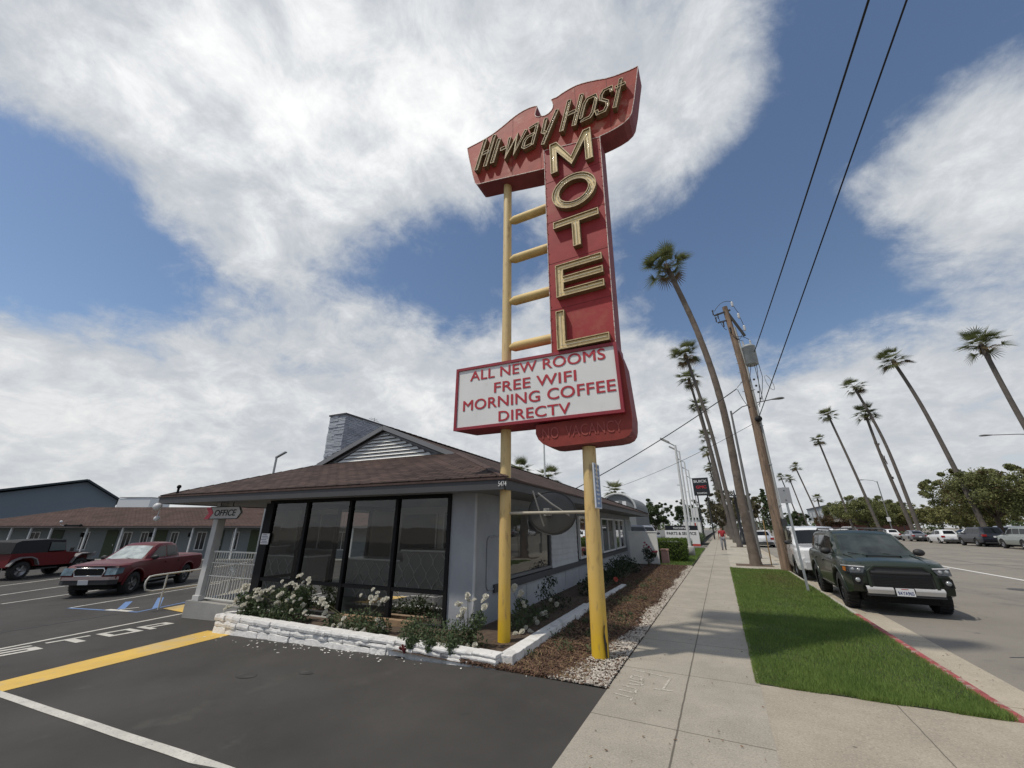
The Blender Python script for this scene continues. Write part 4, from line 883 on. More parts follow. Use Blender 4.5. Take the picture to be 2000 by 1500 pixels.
# white painted stone chimney
chim = MB(); cu0, cu1, cv0, cv1, cz = -9.72, -8.88, 4.4, 7.0, 5.80
cr = random.Random(3); z = 2.6
while z < cz-.02:
    h = cr.uniform(.05, .068)
    for (a0, a1, b0, b1) in ((cu0, cu1, cv0, cv0+.2), (cu1-.2, cu1, cv0+.2, cv1), (cu0, cu0+.2, cv0+.2, cv1), (cu0+.2, cu1-.2, cv1-.2, cv1)):
        horiz = (a1-a0) > (b1-b0); p = a0 if horiz else b0; e = a1 if horiz else b1
        while p < e-.01:
            L_ = min(cr.uniform(.18, .5), e-p); j = cr.uniform(-.014, .014)
            if horiz: chim.bb(p+.004, p+L_-.004, b0+j, b1, z, z+h-.012)
            else: chim.bb(a0, a1+j, p+.004, p+L_-.004, z, z+h-.012)
            p += L_
    z += h
chim.bb(cu0+.05, cu1-.05, cv0+.05, cv1-.05, 2.5, cz-.03)
ch = chim.build('chimney', mat('painted_stone_grey', (0.50, 0.53, 0.58), .85, island=.6, vscale=5, col2=(0.30, 0.33, 0.38)), off)
mb = MB(); mb.bb(cu0-.03, cu1+.03, cv0-.03, cv1+.03, cz-.02, cz+.04); mb.build('chimney_cap', trim_d, ch)
mb = MB(); mb.tube([(cu1-.3, 6.2, cz+.04), (cu1-.3, 6.2, cz+.32)], .008, 5); mb.tube([(cu1-.3, 5.9, cz+.22), (cu1-.3, 6.5, cz+.20)], .008, 5); mb.tube([(cu1-.3, 6.0, cz+.27), (cu1-.3, 6.4, cz+.27)], .006, 5); mb.build('antenna', black_f, ch)
# lamps under the left eave corner
mb = MB(); mb.ball((-10.28, -.08, 2.22), .10, 12, 8); mb.build('eave_lamp', mat('lamp_white', (0.6, 0.6, 0.6), .4), off)
mb = MB(); mb.ball((-10.28, -.02, 1.92), .07, 10, 6); mb.tube([(-10.28, 0, 2.3), (-10.28, -.02, 1.95)], .012, 6); mb.build('eave_camera', mat('lamp_white', ()), off)
mb = MB(); mb.tube([(-9.9, .1, ZE), (-9.9, .1, ZE+.22)], .03, 8); mb.ball((-9.9, .1, ZE+.24), .055, 8, 6); mb.build('roof_vent', black_f, off)
# ---- hanging OFFICE arrow
osg = thing('office_sign', 'small hanging arrow board reading OFFICE with a red chevron, under the porch eave', 'sign'); osg.location = Matrix.Rotation(AL, 3, 'Z') @ Vector((-8.62, .30, 0)) + Vector((-3.15, 5.95, 0)); osg.rotation_euler = (0, 0, AL)
W_, z0, z1 = 1.36, 1.90, 2.19; zm = (z0+z1)/2
MB().prism([(.10, z0), (W_-.12, z0), (W_, zm), (W_-.12, z1), (.10, z1), (.24, zm)], 'y', -.02, .02).build('board', mat('sign_board_white', (0.38, 0.36, 0.34), .5, var=.1), osg)
mb = MB(); pp = [(.10, z0), (W_-.12, z0), (W_, zm), (W_-.12, z1), (.10, z1)]
for a, b in zip(pp[:-1], pp[1:]): mb.bar((a[0], -.024, a[1]), (b[0], -.024, b[1]), .012, .018)
mb.build('border', black_f, osg)
MB().prism([(-.10, z0), (.09, z0), (.23, zm), (.09, z1), (-.10, z1), (.05, zm)], 'y', -.027, .027).build('red_chevron', mat('chevron_red', (0.55, 0.04, 0.07), .5), osg)
text_obj('lettering', 'OFFICE', 1.0, frame((.30, -.0235, zm-.075), (1, 0, 0), (0, 0, 1)), black_f, osg, fitw=.86, fith=.15, depth=.002, shear=.15, bold=.012)
MB().tube([(.45, 0, z1), (.45, 0, 2.30)], .012, 6).tube([(.95, 0, z1), (.95, 0, 2.30)], .012, 6).build('hanger', black_f, osg)

# ================================================================== PLANTER OF WHITE PAINTED STONE
stone = mat('white_painted_stone', (0.70, 0.69, 0.67), .85, var=.10, vscale=7, bump=.9, bscale=22, mottle=[(5, .54, (0.46, 0.45, 0.43), .6), (26, .62, (0.2, 0.19, 0.18), .8)])
pl = thing('stone_planter', 'low planter wall of white painted stone blocks along the office front', 'planter', (-2.77, 5.2, 0))
PO = (-2.77, 5.2, 0); pr_ = random.Random(11)
def block_wall(a, b, zb0, zb1, zt0, zt1, courses, th, mbx):
    a, b = Vector((*a, 0)), Vector((*b, 0)); L_ = (b-a).length; d = (b-a).normalized(); nrm = Vector((-d.y, d.x, 0))
    for c in range(courses):
        p = 0
        while p < L_-.01:
            l = min(pr_.uniform(.32, .62), L_-p); 
            if L_-p-l < .15: l = L_-p
            t = (p+l/2)/L_; zb = zb0+(zb1-zb0)*t; zt = zt0+(zt1-zt0)*t; h = (zt-zb)/courses
            jj = pr_.uniform(-.018, .018) + (0.0 if c < courses-1 else .0)
            q = []
            nseg = 4
            for s_ in range(nseg+1):
                x_ = p+.004+(l-.008)*s_/nseg; jx = pr_.uniform(-.012, .012); zz0 = zb+h*c+(.0 if c else -.12)+pr_.uniform(-.004, .004); zz1 = zb+h*(c+1)-.004+pr_.uniform(-.006, .006)*(c < courses-1)
                for (o_, z_) in ((-th/2+jj+jx, zz0), (-th/2+jj+jx-.008, (zz0+zz1)/2), (-th/2+jj+jx+.006, zz1), (th/2, zz1), (th/2, zz0)):
                    q.append(a+d*x_-nrm*0+nrm*(-o_)*-1+Vector((0, 0, z_)))
            fs = []
            for s_ in range(nseg):
                for k in range(5): fs.append((s_*5+k, s_*5+(k+1) % 5, (s_+1)*5+(k+1) % 5, (s_+1)*5+k))
            fs += [tuple(range(5))[::-1], tuple(nseg*5+k for k in range(5))]
            mbx.add(q, fs)
            p += l
mb = MB(PO)
block_wall((-9.55, 5.50), (-2.85, 5.29), -.30, 0, .03, .15, 3, .2, mb)
block_wall((-2.80, 5.32), (-2.93, 9.6), -.02, 0, .13, .10, 1, .2, mb)
mb.build('wall_blocks', stone, pl, bevel=.006)
mb = MB(PO); block_wall((-2.93, 9.62), (-2.95, 13.5), -.02, 0, .08, .06, 1, .14, mb); block_wall((-9.5, 6.4), (-9.52, 5.62), -.3, -.3, .03, .03, 3, .2, mb); mb.build('wall_blocks', stone, pl, bevel=.006)
mb = MB(PO); mb.add([(-9.5, 5.58, -.03), (-2.9, 5.38, .05), (-3.0, 13.4, .02), (-4.1, 13.4, .02), (-4.1, 6.5, .04), (-9.5, 6.25, -.03)], [(0, 1, 4, 5), (1, 2, 3, 4)]); mb.build('planter_soil', mat('planter_soil', (0.09, 0.062, 0.042), .95, var=.4, vscale=9, bump=.6, bscale=40), pl)
rs = thing('low_brick_edging', 'tan brick edging inside the planter under the office glass', 'edging', (-6.2, 6.3, 0)); 
mb = MB((-6.2, 6.3, 0)); mb.bar((-7.0, 6.28, .03), (-5.2, 6.34, .05), .12, .14); mb.build('bricks', mat('tan_brick', (0.30, 0.20, 0.12), .9, var=.3, vscale=8, bump=.4), rs)
# petals fallen on the asphalt
pet = mat('fallen_petals', (0.75, 0.73, 0.68), .8)
N = 95; t = rng.random(N); cl = rng.choice(3, N, p=[.55, .3, .15]); x = np.where(cl == 0, rng.normal(-6.6, .9, N), np.where(cl == 1, rng.normal(-4.4, .8, N), rng.normal(-9.2, .25, N))); y = 5.3-.17*np.abs(rng.normal(0, 1, N))-.05
x = np.clip(x, -9.9, -2.3); z = np.array([zg(a) for a in x])+.006
a = rng.uniform(0, 6.28, N); s = rng.uniform(.008, .02, N); V = np.zeros((N, 4, 3))
for k, (du, dv) in enumerate(((-1, -.6), (1, -.6), (1, .6), (-1, .6))):
    V[:, k, 0] = x+s*(du*np.cos(a)-dv*np.sin(a)); V[:, k, 1] = y+s*(du*np.sin(a)+dv*np.cos(a)); V[:, k, 2] = z+rng.uniform(0, .008, N)
o = fast('fallen_petals', V, np.arange(4*N).reshape(N, 4), pet); tag(o, kind='stuff', label='white rose petals scattered on the asphalt below the planter', cat='petals')

# ================================================================== ROOM WING, REAR BUILDINGS
PHI = HEAD
wing = thing('motel_room_wing', 'long low pale motel room wing with brown roof, white posts and green doors', 'building', (-43.0, 13.6, -.6), PHI)
ww = mat('wing_wall', (0.20, 0.22, 0.225), .9, var=.08, vscale=.8); wpost = mat('wing_white', (0.62, 0.62, 0.61), .7)
def wx(px, dep=.0389): return (px-171)*dep
X0, X1 = -10.5, 25.0; EZ = 2.36; YW = 1.4
MB().bb(X0+1.0, X1, YW, YW+6, 0, EZ+.1).build('wall', ww, wing)
mb = MB(); zr = 3.98; yr = 4.6
mb.add([(X0, -.25, EZ+.05), (X1, -.25, EZ+.05), (X1, yr, zr), (X0+5.2, yr, zr), (X0, yr*2+.25, EZ+.05), (X1, yr*2+.25, EZ+.05)], [(0, 1, 2, 3), (0, 3, 4), (3, 2, 5, 4)])
rf = mb.build('roof', shingle('wing_roof_shingles', [(0.098, 0.064, 0.054), (0.075, 0.049, 0.042), (0.035, 0.023, 0.020)], 0), wing); sl = rf.modifiers.new('thickness', 'SOLIDIFY'); sl.thickness = .06
MB().bb(X0+.05, X1, -.24, -.20, EZ-.08, EZ+.03).build('fascia', mat('wing_fascia', (0.12, 0.10, 0.095), .7), wing)
MB().bb(X0+.1, X1, -.2, YW, EZ-.01, EZ+.01).build('porch_ceiling', ww, wing)
MB().bb(X0+.5, X1, -.3, YW, -.02, .08).build('walkway', conc('walkway_concrete', (0.36, 0.35, 0.32), None, 41), wing)
for px in (-44, 24, 62, 102, 172, 241, 304, 378, 462, 540, 618, 690): MB().bb(wx(px)-.05, wx(px)+.05, -.10, 0, .08, EZ-.01).build('post', wpost, wing)
wg_ = glass('wing_window_glass', (.12, .13, .13), 1.5)
for px, w in ((36, 20), (136, 15), (218, 18), (252, 15), (311, 15), (364, 19), (431, 13), (504, 22), (580, 20), (640, 20)):
    xc = wx(px, .0402); hw = w*.0402/2; z0_, z1_ = .62, 1.98
    mb = MB(); t = .07
    mb.bb(xc-hw, xc+hw, YW-.04, YW-.002, z1_-t, z1_); mb.bb(xc-hw, xc+hw, YW-.04, YW-.002, z0_, z0_+t); mb.bb(xc-hw, xc-hw+t, YW-.04, YW-.002, z0_+t, z1_-t); mb.bb(xc+hw-t, xc+hw, YW-.04, YW-.002, z0_+t, z1_-t); mb.bb(xc-.02, xc+.02, YW-.04, YW-.002, z0_+t, z1_-t)
    w_ = mb.build('window', wpost, wing)
    mb = MB(); mb.bb(xc-hw+t, xc+hw-t, YW-.012, YW-.004, z0_+t, z1_-t); mb.build('pane', mat('dark_window', (0.02, 0.024, 0.026), .08), w_)
for px, g in ((187, 1), (284, 1), (396, 0), (470, 1), (554, 0), (612, 1), (80, 0)):
    xc = wx(px, .0402); d_ = MB().bb(xc-.45, xc+.45, YW-.03, YW-.002, .08, 2.1).build('door', mat('door_green', (0.042, 0.058, 0.022), .6) if g else mat('door_dark_green', (0.03, 0.045, 0.026), .6), wing)
    MB().box((xc+.34, YW-.05, 1.0), (.05, .04, .12)).build('handle', mat('handle_metal', (0.5, 0.5, 0.48), .35, .8), d_)
for px in (264, 341, 130): xc = wx(px, .0402); MB().box((xc, YW-.08, 1.75), (.16, .14, .3)).build('wall_light', black_f, wing)
mb = MB(); mb.ball((wx(127), -.5, 2.70), .09, 8, 6); mb.tube([(wx(127), -.5, 2.5), (wx(131), -.3, 2.4)], .02, 6); mb.build('eave_camera', mat('lamp_white', ()), wing)
fl_ = MB(); fl_.box((wx(156), -.6, 2.42), (1.1, .3, .12)); fl_.ball((wx(144), -.7, 2.44), .1, 8, 6); fl_.ball((wx(172), -.7, 2.44), .1, 8, 6); fl_.build('flood_light', black_f, wing)
# big gabled blue grey building behind
gb = thing('gabled_warehouse', 'tall blue grey gabled building rising behind the motel room wing', 'building', (-84.2, 24.7, -.6), PHI+R(47))
mb = MB(); mb.prism([(-18, 0), (4.2, 0), (3.9, 6.3), (0, 8.75), (-7.2, 6.85), (-18, 4.3)], 'y', .5, 18); mb.build('wall', mat('warehouse_blue_grey', (0.155, 0.19, 0.225), .85, var=.06, vscale=.3), gb)
mb = MB()
for a, b in (((-18, 4.45), (0, 9.02)), ((0, 9.02), (4.6, 6.1))):
    d = Vector((b[0]-a[0], 0, b[1]-a[1])).normalized(); n = Vector((-d.z, 0, d.x))*.12
    q = [(a[0], -.3, a[1]), (b[0], -.3, b[1]), (b[0], 18.5, b[1]), (a[0], 18.5, a[1])]; mb.add([Vector(p)+n for p in q]+[Vector(p)-n for p in q], [(0, 1, 2, 3), (7, 6, 5, 4), (0, 4, 5, 1), (1, 5, 6, 2), (2, 6, 7, 3), (3, 7, 4, 0)])
mb.build('roof', mat('warehouse_roof', (0.03, 0.045, 0.055), .7), gb)
MB().bb(-13, -8.2, .42, .49, 3.2, 5.6).build('door', mat('warehouse_door', (0.19, 0.225, 0.26), .8), gb)
sb = thing('white_flat_building', 'small white flat topped block showing above the motel wing roof', 'building', (-64.3, 23.5, -.6), PHI)
MB().prism([(-2.1, 0), (2.0, 0), (2.15, 5.72), (-1.8, 5.66)], 'y', 0, 3).build('wall', mat('white_block', (0.72, 0.74, 0.75), .7), sb)
MB().bb(-1.75, 2.2, -.05, 3.05, 5.74, 5.82).build('coping', mat('coping_grey', (0.35, 0.36, 0.37)), sb)
ab = thing('arched_canopy_building', 'distant grey building with a curved barrel roof and white window bays', 'building', (-13.0, 60, -.03), 0)
mb = MB(); arc = [(2.45*math.cos(R(a)), 4.2+2.05*math.sin(R(a))) for a in range(0, 181, 12)]
mb.prism([(2.45, 0)]+arc+[(-2.45, 0)], 'y', 0, 12); mb.build('wall', mat('canopy_grey', (0.16, 0.17, 0.175), .7), ab)
mb = MB(); mb.tube([(x*1.05, -.2, z*1.02) for x, z in arc], .16, 6); mb.build('arch_rim', mat('arch_rim_grey', (0.45, 0.46, 0.46), .6), ab)
for x in (-1.3, -.1, 1.0): MB().bb(x-.28, x+.28, -.06, -.004, 4.3, 5.3).build('window', mat('white_bay', (0.7, 0.7, 0.7), .5), ab)
# white gate panel and block at the end of the flower bed
g_ = thing('white_gate_wall', 'white rendered wall panel at the far end of the flower bed beside the office', 'wall', (-3.6, 21.9, 0))
MB((-3.6, 21.9, 0)).bb(-4.3, -2.93, 21.8, 21.95, 0, 1.47).build('panel', mat('white_render', (0.66, 0.66, 0.63), .85, var=.1, vscale=2), g_)
MB((-3.6, 21.9, 0)).bb(-4.32, -2.91, 21.78, 21.97, 1.471, 1.52).build('coping', mat('white_render2', (0.7, 0.7, 0.68), .8), g_)
g2 = thing('pink_block_pier', 'low pinkish block pier beside the white wall panel', 'pier', (-2.7, 22.4, 0)); MB((-2.7, 22.4, 0)).bb(-2.88, -2.55, 22.25, 22.6, 0, .62).bb(-2.91, -2.52, 22.22, 22.63, .621, .68).build('pier', mat('pink_block', (0.40, 0.24, 0.20), .9, var=.15, vscale=6), g2)
# ramp handrail and ramp
hr = thing('ramp_handrail', 'cream tubular handrail with a rounded end beside the porch ramp', 'handrail', (-14.3, 6.55, zg(-14.3)))
HO = (-14.3, 6.55, zg(-14.3)); zt, zl = .45, .06; dx, dy = -.20, .98
def hp_(s, z): return (-14.28+dx*s, 6.5+dy*s, z)
mb = MB(HO); mb.tube([hp_(2.6, zl), hp_(-.30, zl), hp_(-.46, zl+.05), hp_(-.5, zl+.16), hp_(-.5, zt-.12), hp_(-.44, zt-.02), hp_(-.3, zt), hp_(2.6, zt+.10)], .022, 8); mb.build('rail', rl, hr)
mb = MB(HO); mb.tube([hp_(.02, zt), hp_(.02, -.45)], .022, 8); mb.build('post', rl, hr)
mb = MB(HO); mb.tube([hp_(2.5, zt+.1), hp_(2.5, -.4)], .022, 8); mb.build('post', rl, hr)
rp = MB(); rp.add([(-14.6, 7.62, zg(-14.6)+.01), (-12.6, 7.1, -.36), (-12.2, 9.6, -.01), (-14.9, 10.2, -.01), (-14.6, 7.62, -.7), (-12.6, 7.1, -.7), (-12.2, 9.6, -.7), (-14.9, 10.2, -.7)], [(0, 1, 2, 3), (0, 4, 5, 1), (1, 5, 6, 2), (2, 6, 7, 3), (3, 7, 4, 0)])
struct(rp.build('ramp', conc('ramp_concrete', (0.33, 0.31, 0.26), None, 51)))
lot_poly('yellow_stripe', [[(-14.25, 6.62), (-12.45, 6.42), (-12.6, 7.08), (-14.6, 7.6)]], PAINT_Y, .012)
# ================================================================== VEHICLES
tyre_m = mat('tyre_rubber', (0.018, 0.018, 0.018), .85, bump=.3, bscale=60); rim_gr = mat('wheel_rim_silver', (0.32, 0.32, 0.33), .35, .8); rim_dk = mat('wheel_rim_dark', (0.035, 0.035, 0.036), .35, .5)
under_m = mat('underbody_black', (0.008, 0.008, 0.008), .9); plast = mat('black_plastic', (0.022, 0.022, 0.023), .6); chrome = mat('car_chrome', (0.60, 0.60, 0.60), .12, 1.0)
carglass = mat('car_glass', (0.008, 0.010, 0.012), .04, spec=.28); lens_m = mat('headlight_glass', (0.35, 0.37, 0.38), .1, .2, coat=1.0, var=.4, vscale=14); red_l = mat('tail_light', (0.30, 0.012, 0.012), .15, coat=1.0); amber = mat('amber_lens', (0.5, 0.16, 0.02), .2, coat=1)
plate_m = mat('plate_white', (0.66, 0.67, 0.68), .5); ink = mat('plate_blue', (0.02, 0.03, 0.14), .5)
def arch_pts(xc, zc, r, zb, n=12):
    a0 = math.asin(max(-1, min(1, (zb-zc)/r))); out = []
    for i in range(n+1):
        t = math.pi-a0 + (a0-(math.pi-a0))*i/n
        out.append((xc+r*math.cos(t), zc+r*math.sin(t)))
    return out
def seg_dist(p, poly):
    best = 9
    for a, b in zip(poly[:-1], poly[1:]):
        ax, az = a; bx, bz = b; dx, dz = bx-ax, bz-az; L2 = dx*dx+dz*dz+1e-9
        t = max(0, min(1, ((p[0]-ax)*dx+(p[1]-az)*dz)/L2)); best = min(best, math.hypot(p[0]-ax-t*dx, p[1]-az-t*dz))
    return best
def cut2d(poly, dx, dz, extra=()):
    bm = bmesh.new(); vs = [bm.verts.new((x, 0, z)) for x, z in poly]; bm.faces.new(vs)
    x0, x1 = min(p[0] for p in poly), max(p[0] for p in poly); z0, z1 = min(p[1] for p in poly), max(p[1] for p in poly)
    def cut(co, no): bmesh.ops.bisect_plane(bm, geom=bm.verts[:]+bm.edges[:]+bm.faces[:], dist=1e-5, plane_co=co, plane_no=no)
    k = math.ceil(x0/dx)
    while k*dx < x1: cut((k*dx, 0, 0), (1, 0, 0)); k += 1
    k = math.ceil(z0/dz)
    while k*dz < z1: cut((0, 0, k*dz), (0, 0, 1)); k += 1
    for z in extra: cut((0, 0, z), (0, 0, 1))
    return bm
def shell(name, poly, wf, crown, nt, dx, dz, m, parent, crown_z=0.0, sharp=38, extra=()):
    bm = cut2d(poly, dx, dz, extra); bm.verts.ensure_lookup_table(); bm.verts.index_update()
    base = [(v.co.x, v.co.z) for v in bm.verts]; faces = [[v.index for v in f.verts] for f in bm.faces]
    bed = [e for e in bm.edges if len(e.link_faces) == 1]
    nb = {}
    for e in bed:
        a, b = e.verts[0], e.verts[1]; f = e.link_faces[0]; c = f.calc_center_median()
        d = Vector((b.co.x-a.co.x, b.co.z-a.co.z)); n = Vector((d.y, -d.x)).normalized(); mid = Vector(((a.co.x+b.co.x)/2, (a.co.z+b.co.z)/2))
        if n.dot(mid-Vector((c.x, c.z))) < 0: n = -n
        for v in (a, b): nb.setdefault(v.index, Vector((0, 0))); nb[v.index] += n
    V = []; n0 = len(base)
    for x, z in base: V.append((x, wf(x, z), z))
    for x, z in base: V.append((x, -wf(x, z), z))
    F = [tuple(f) for f in faces]+[tuple(i+n0 for i in f[::-1]) for f in faces]
    mids = {}
    for i, n in nb.items():
        n = n.normalized() if n.length > 0 else n; x, z = base[i]; w = wf(x, z); L_ = [i]
        for k in range(1, nt):
            t = 1-2*k/nt; cc = crown*(1-t*t) if z > crown_z else 0; V.append((x+n.x*cc, t*w, z+n.y*cc)); L_.append(len(V)-1)
        L_.append(i+n0); mids[i] = L_
    for e in bed:
        A, B = mids[e.verts[0].index], mids[e.verts[1].index]
        for k in range(nt): F.append((A[k], A[k+1], B[k+1], B[k]))
    bm.free()
    me = bpy.data.meshes.new(name); me.from_pydata(V, [], F)
    b2 = bmesh.new(); b2.from_mesh(me); bmesh.ops.recalc_face_normals(b2, faces=b2.faces); b2.to_mesh(me); b2.free()
    me.polygons.foreach_set('use_smooth', [True]*len(me.polygons)); me.set_sharp_from_angle(angle=R(sharp))
    return link(me, name, parent, m)
def side_patch(name, poly, wf, s, m, parent, off=.006, dx=.25, dz=.12):
    bm = cut2d(poly, dx, dz); V = []; bm.verts.index_update()
    for v in bm.verts: V.append((v.co.x, s*(wf(v.co.x, v.co.z)+off), v.co.z))
    F = [[v.index for v in f.verts] for f in bm.faces]; bm.free()
    me = bpy.data.meshes.new(name); me.from_pydata(V, [], F); me.polygons.foreach_set('use_smooth', [True]*len(F)); return link(me, name, parent, m)
def screen(name, a, b, wf, crown, m, parent, ins=.07, off=.006, z_in=.05, n=10):
    """windscreen or rear window lying on the greenhouse between profile points a (low) and b (high)"""
    d = Vector((b[0]-a[0], b[1]-a[1])); nrm = Vector((d.y, -d.x)).normalized()
    if nrm.x*(1 if a[0] > b[0] else -1) < 0: nrm = -nrm
    V = []; F = []
    for i in (0, 1, 2):
        t = z_in+(1-2*z_in)*i/2; x = a[0]+d.x*t; z = a[1]+d.y*t; w = wf(x, z)
        for k in range(n+1):
            s = (1-2*k/n)*(1-ins/w); cc = crown*(1-s*s)+off; V.append((x+nrm.x*cc, s*w, z+nrm.y*cc))
    for i in (0, 1):
        for k in range(n): F.append((i*(n+1)+k, i*(n+1)+k+1, (i+1)*(n+1)+k+1, (i+1)*(n+1)+k))
    me = bpy.data.meshes.new(name); me.from_pydata(V, [], F); me.polygons.foreach_set('use_smooth', [True]*len(F)); return link(me, name, parent, m)
def wheel(parent, x, y, r, tw, s, rimm, detail=True, steer=0.0, spokes=6):
    prof = [(r*.62, -tw/2), (r*.9, -tw/2), (r*.975, -tw*.42), (r, -tw*.30), (r, tw*.30), (r*.975, tw*.42), (r*.9, tw/2), (r*.62, tw/2)]
    e = MB(); e.lathe(prof, n=28, axis='y')
    if detail:
        for k in range(28): a = 2*math.pi*k/28; M = Matrix.Rotation(-a, 3, 'Y'); e.box(M @ Vector((r*.985, 0, 0)), (.04, tw*.86, r*.09), M)
    w = e.build('tyre', tyre_m, parent); w.location = (x, y, r); w.rotation_euler = (0, 0, steer)
    q = MB(); o = s*tw*.36
    q.lathe([(.02, o-s*.02), (r*.60, o-s*.075), (r*.62, o), (r*.66, o+s*.01), (r*.66, o-s*.15)], n=24, axis='y')
    for k in range(spokes):
        a = 2*math.pi*k/spokes; M = Matrix.Rotation(-a, 3, 'Y'); q.box(M @ Vector((r*.33, o-s*.018, 0)), (r*.60, .03, r*.17), M)
    q.lathe([(.001, o+s*.012), (r*.15, o+s*.012), (r*.16, o-s*.05)], n=16, axis='y')
    q.build('rim', rimm, w)
    return w
def wf_body(S, top):
    W, L2f, L2r = S['W']/2, S['xfmax'], S['xrmax']
    rr = S.get('round', .10)
    def f(x, z):
        w = W
        if x > L2f-.75: w -= S.get('ntap', .12)*((x-(L2f-.75))/.75)**2
        if x < L2r+.6: w -= S.get('rtap', .05)*(((L2r+.6)-x)/.6)**2
        if z < .55: w -= .05*((.55-z)/.25)**1.5 if z > .3 else .05
        w -= .03*max(0, (z-.75)/.45)
        d = seg_dist((x, z), top)
        if d < rr: w -= rr*.75*(1-math.sqrt(max(0, 1-(1-d/rr)**2)))
        return w
    return f
def wf_green(S, top):
    Wg = S['Wg']/2; z0, lean = S['zb'], S['lean']; rr = .09
    def f(x, z):
        w = Wg - lean*max(0, z-z0)
        if x < S['xrmax']+.6: w -= .04*(((S['xrmax']+.6)-x)/.6)**2
        d = seg_dist((x, z), top)
        if d < rr: w -= rr*.7*(1-math.sqrt(max(0, 1-(1-d/rr)**2)))
        return w
    return f
def make_car(S, name, label, cat, loc, rotz, paint, group=None, tilt=None):
    t = thing(name, label, cat, loc, rotz, group, tilt)
    rw, ar, zb = S['rw'], S['ar'], S['zlow']
    top = S['top']
    poly = list(top)+[(S['xr']-ar-.02, zb)] if top[-1][1] > zb+.08 else list(top)
    poly = list(top)+arch_pts(S['xr'], rw, ar, zb)+arch_pts(S['xf'], rw, ar, zb)
    tseg = [p for p in top if p[1] > .7]
    wf = wf_body(S, tseg)
    body = shell('body', poly, wf, S.get('crown', .03), 8, S.get('dx', .22), S.get('dz', .12), paint, t, crown_z=.62, extra=[p[1]-.03 for p in top[2:4]])
    g = S['green']; wg = wf_green(S, g)
    gl_ = list(g)
    cab = shell('cabin', gl_, wg, .035, 8, .25, .12, S.get('cabpaint') or paint, t)
    gm = S.get('glass', carglass)
    for s in (1, -1):
        for w in S['wins']: side_patch('side_window', w, wg, s, gm, t)
    screen('windscreen', g[0], g[1], wg, .035, S.get('ws', carglass), t)
    screen('rear_window', g[-1], g[-2], wg, .035, gm, t, ins=.12, z_in=.10)
    MB().bb(S['xr']-.6, S['xf']+.55, -S['W']/2+.30, S['W']/2-.30, .22, .62).build('underbody', under_m, t)
    for (x, n_) in ((S['xf'], 0), (S['xr'], 1)):
        for s in (1, -1): wheel(t, x, s*(S['W']/2-.135), rw, S.get('tw', .24), s, S.get('rim', rim_gr), S.get('detail', False), 0, S.get('spokes', 6))
    # door seams and handles
    if S.get('detail'):
        for s in (1, -1):
            mb = MB()
            for ln in S.get('seams', ()):
                pts = [(x, s*(wf(x, z)+.002), z) for x, z in ln]
                mb.tube(pts, .0045, 4)
            mb.build('door_seams', under_m, body)
            for hx, hz in S.get('handles', ()): MB().box((hx, s*(wf(hx, hz)+.022), hz), (.18, .03, .03)).build('door_handle', S.get('handlem', paint), body)
    for s in (1, -1):
        mx, mz = S['mirror']; w = wg(mx, mz); m_ = MB(); m_.ball((mx, s*(w+.15), mz+.03), 1.0, 12, 8, (.07, .12, .085)); m_.bar((mx, s*(w-.02), mz-.02), (mx, s*(w+.1), mz), .06, .04)
        m_.build('wing_mirror', S.get('mirrorm', plast), t)
    return t, wf, wg
def nose_patch(name, quad_yz, x, m, parent, thick=.03, rake=0.0):
    """a panel on the nose: polygon in (y, z) at distance x, pushed out by its thickness; rake tilts it"""
    n = len(quad_yz); f = [(x+thick+rake*z-.0, y, z) for y, z in quad_yz]; b = [(x-.06+rake*z, y, z) for y, z in quad_yz]
    return MB().add(f+b, [tuple(range(n)), tuple(range(n, 2*n))[::-1]]+[(i, (i+1) % n, n+(i+1) % n, n+i) for i in range(n)]).build(name, m, parent)

# ---------- green four-wheel-drive parked at the kerb, facing the camera
green = mat('army_green_paint', (0.017, 0.026, 0.017), .35, .0, coat=.35, spec=.35)
ws_painted = mat('windscreen_painted_view', (0.055, 0.068, 0.066), .04, spec=.5, col2=(0.012, 0.016, 0.017), vscale=2.2)  # opaque; paler patches painted in for the cabin showing through the glass
SUV = dict(W=1.90, xfmax=2.38, xrmax=-2.40, rw=.395, ar=.49, zlow=.42, xf=1.47, xr=-1.32, tw=.27, round=.10, ntap=.09, Wg=1.66, zb=1.15, lean=.26, detail=True, dx=.16, dz=.09, crown=.045, rim=rim_dk, spokes=6, ws=ws_painted,
    top=[(2.0, .40), (2.30, .46), (2.37, .60), (2.38, .86), (2.33, 1.00), (2.22, 1.065), (1.85, 1.125), (1.2, 1.165), (.95, 1.175), (-2.22, 1.20), (-2.36, 1.12), (-2.40, .80), (-2.40, .55), (-2.30, .44), (-1.84, .42)],
    green=[(1.16, 1.15), (.42, 1.66), (.15, 1.735), (-1.4, 1.745), (-2.05, 1.70), (-2.33, 1.15)],
    wins=[[(.86, 1.225), (.30, 1.60), (-.16, 1.635), (-.16, 1.225)], [(-.24, 1.225), (-.24, 1.635), (-1.06, 1.635), (-1.06, 1.225)], [(-1.16, 1.25), (-1.16, 1.62), (-1.92, 1.60), (-2.06, 1.30)]],
    mirror=(.78, 1.22), seams=[[(.98, .5), (1.0, .8), (.98, 1.12)], [(-.2, .45), (-.2, 1.14)], [(-1.02, .8), (-1.1, 1.14)], [(.95, .46), (-.75, .46)]], handles=[(.0, .98), (-.92, 1.0)])
car, wfc, wgc = make_car(SUV, 'green_suv', 'dark green four wheel drive with a silver skid bumper parked at the kerb', 'car', (3.42, 15.0, -.15), -math.pi/2, green)
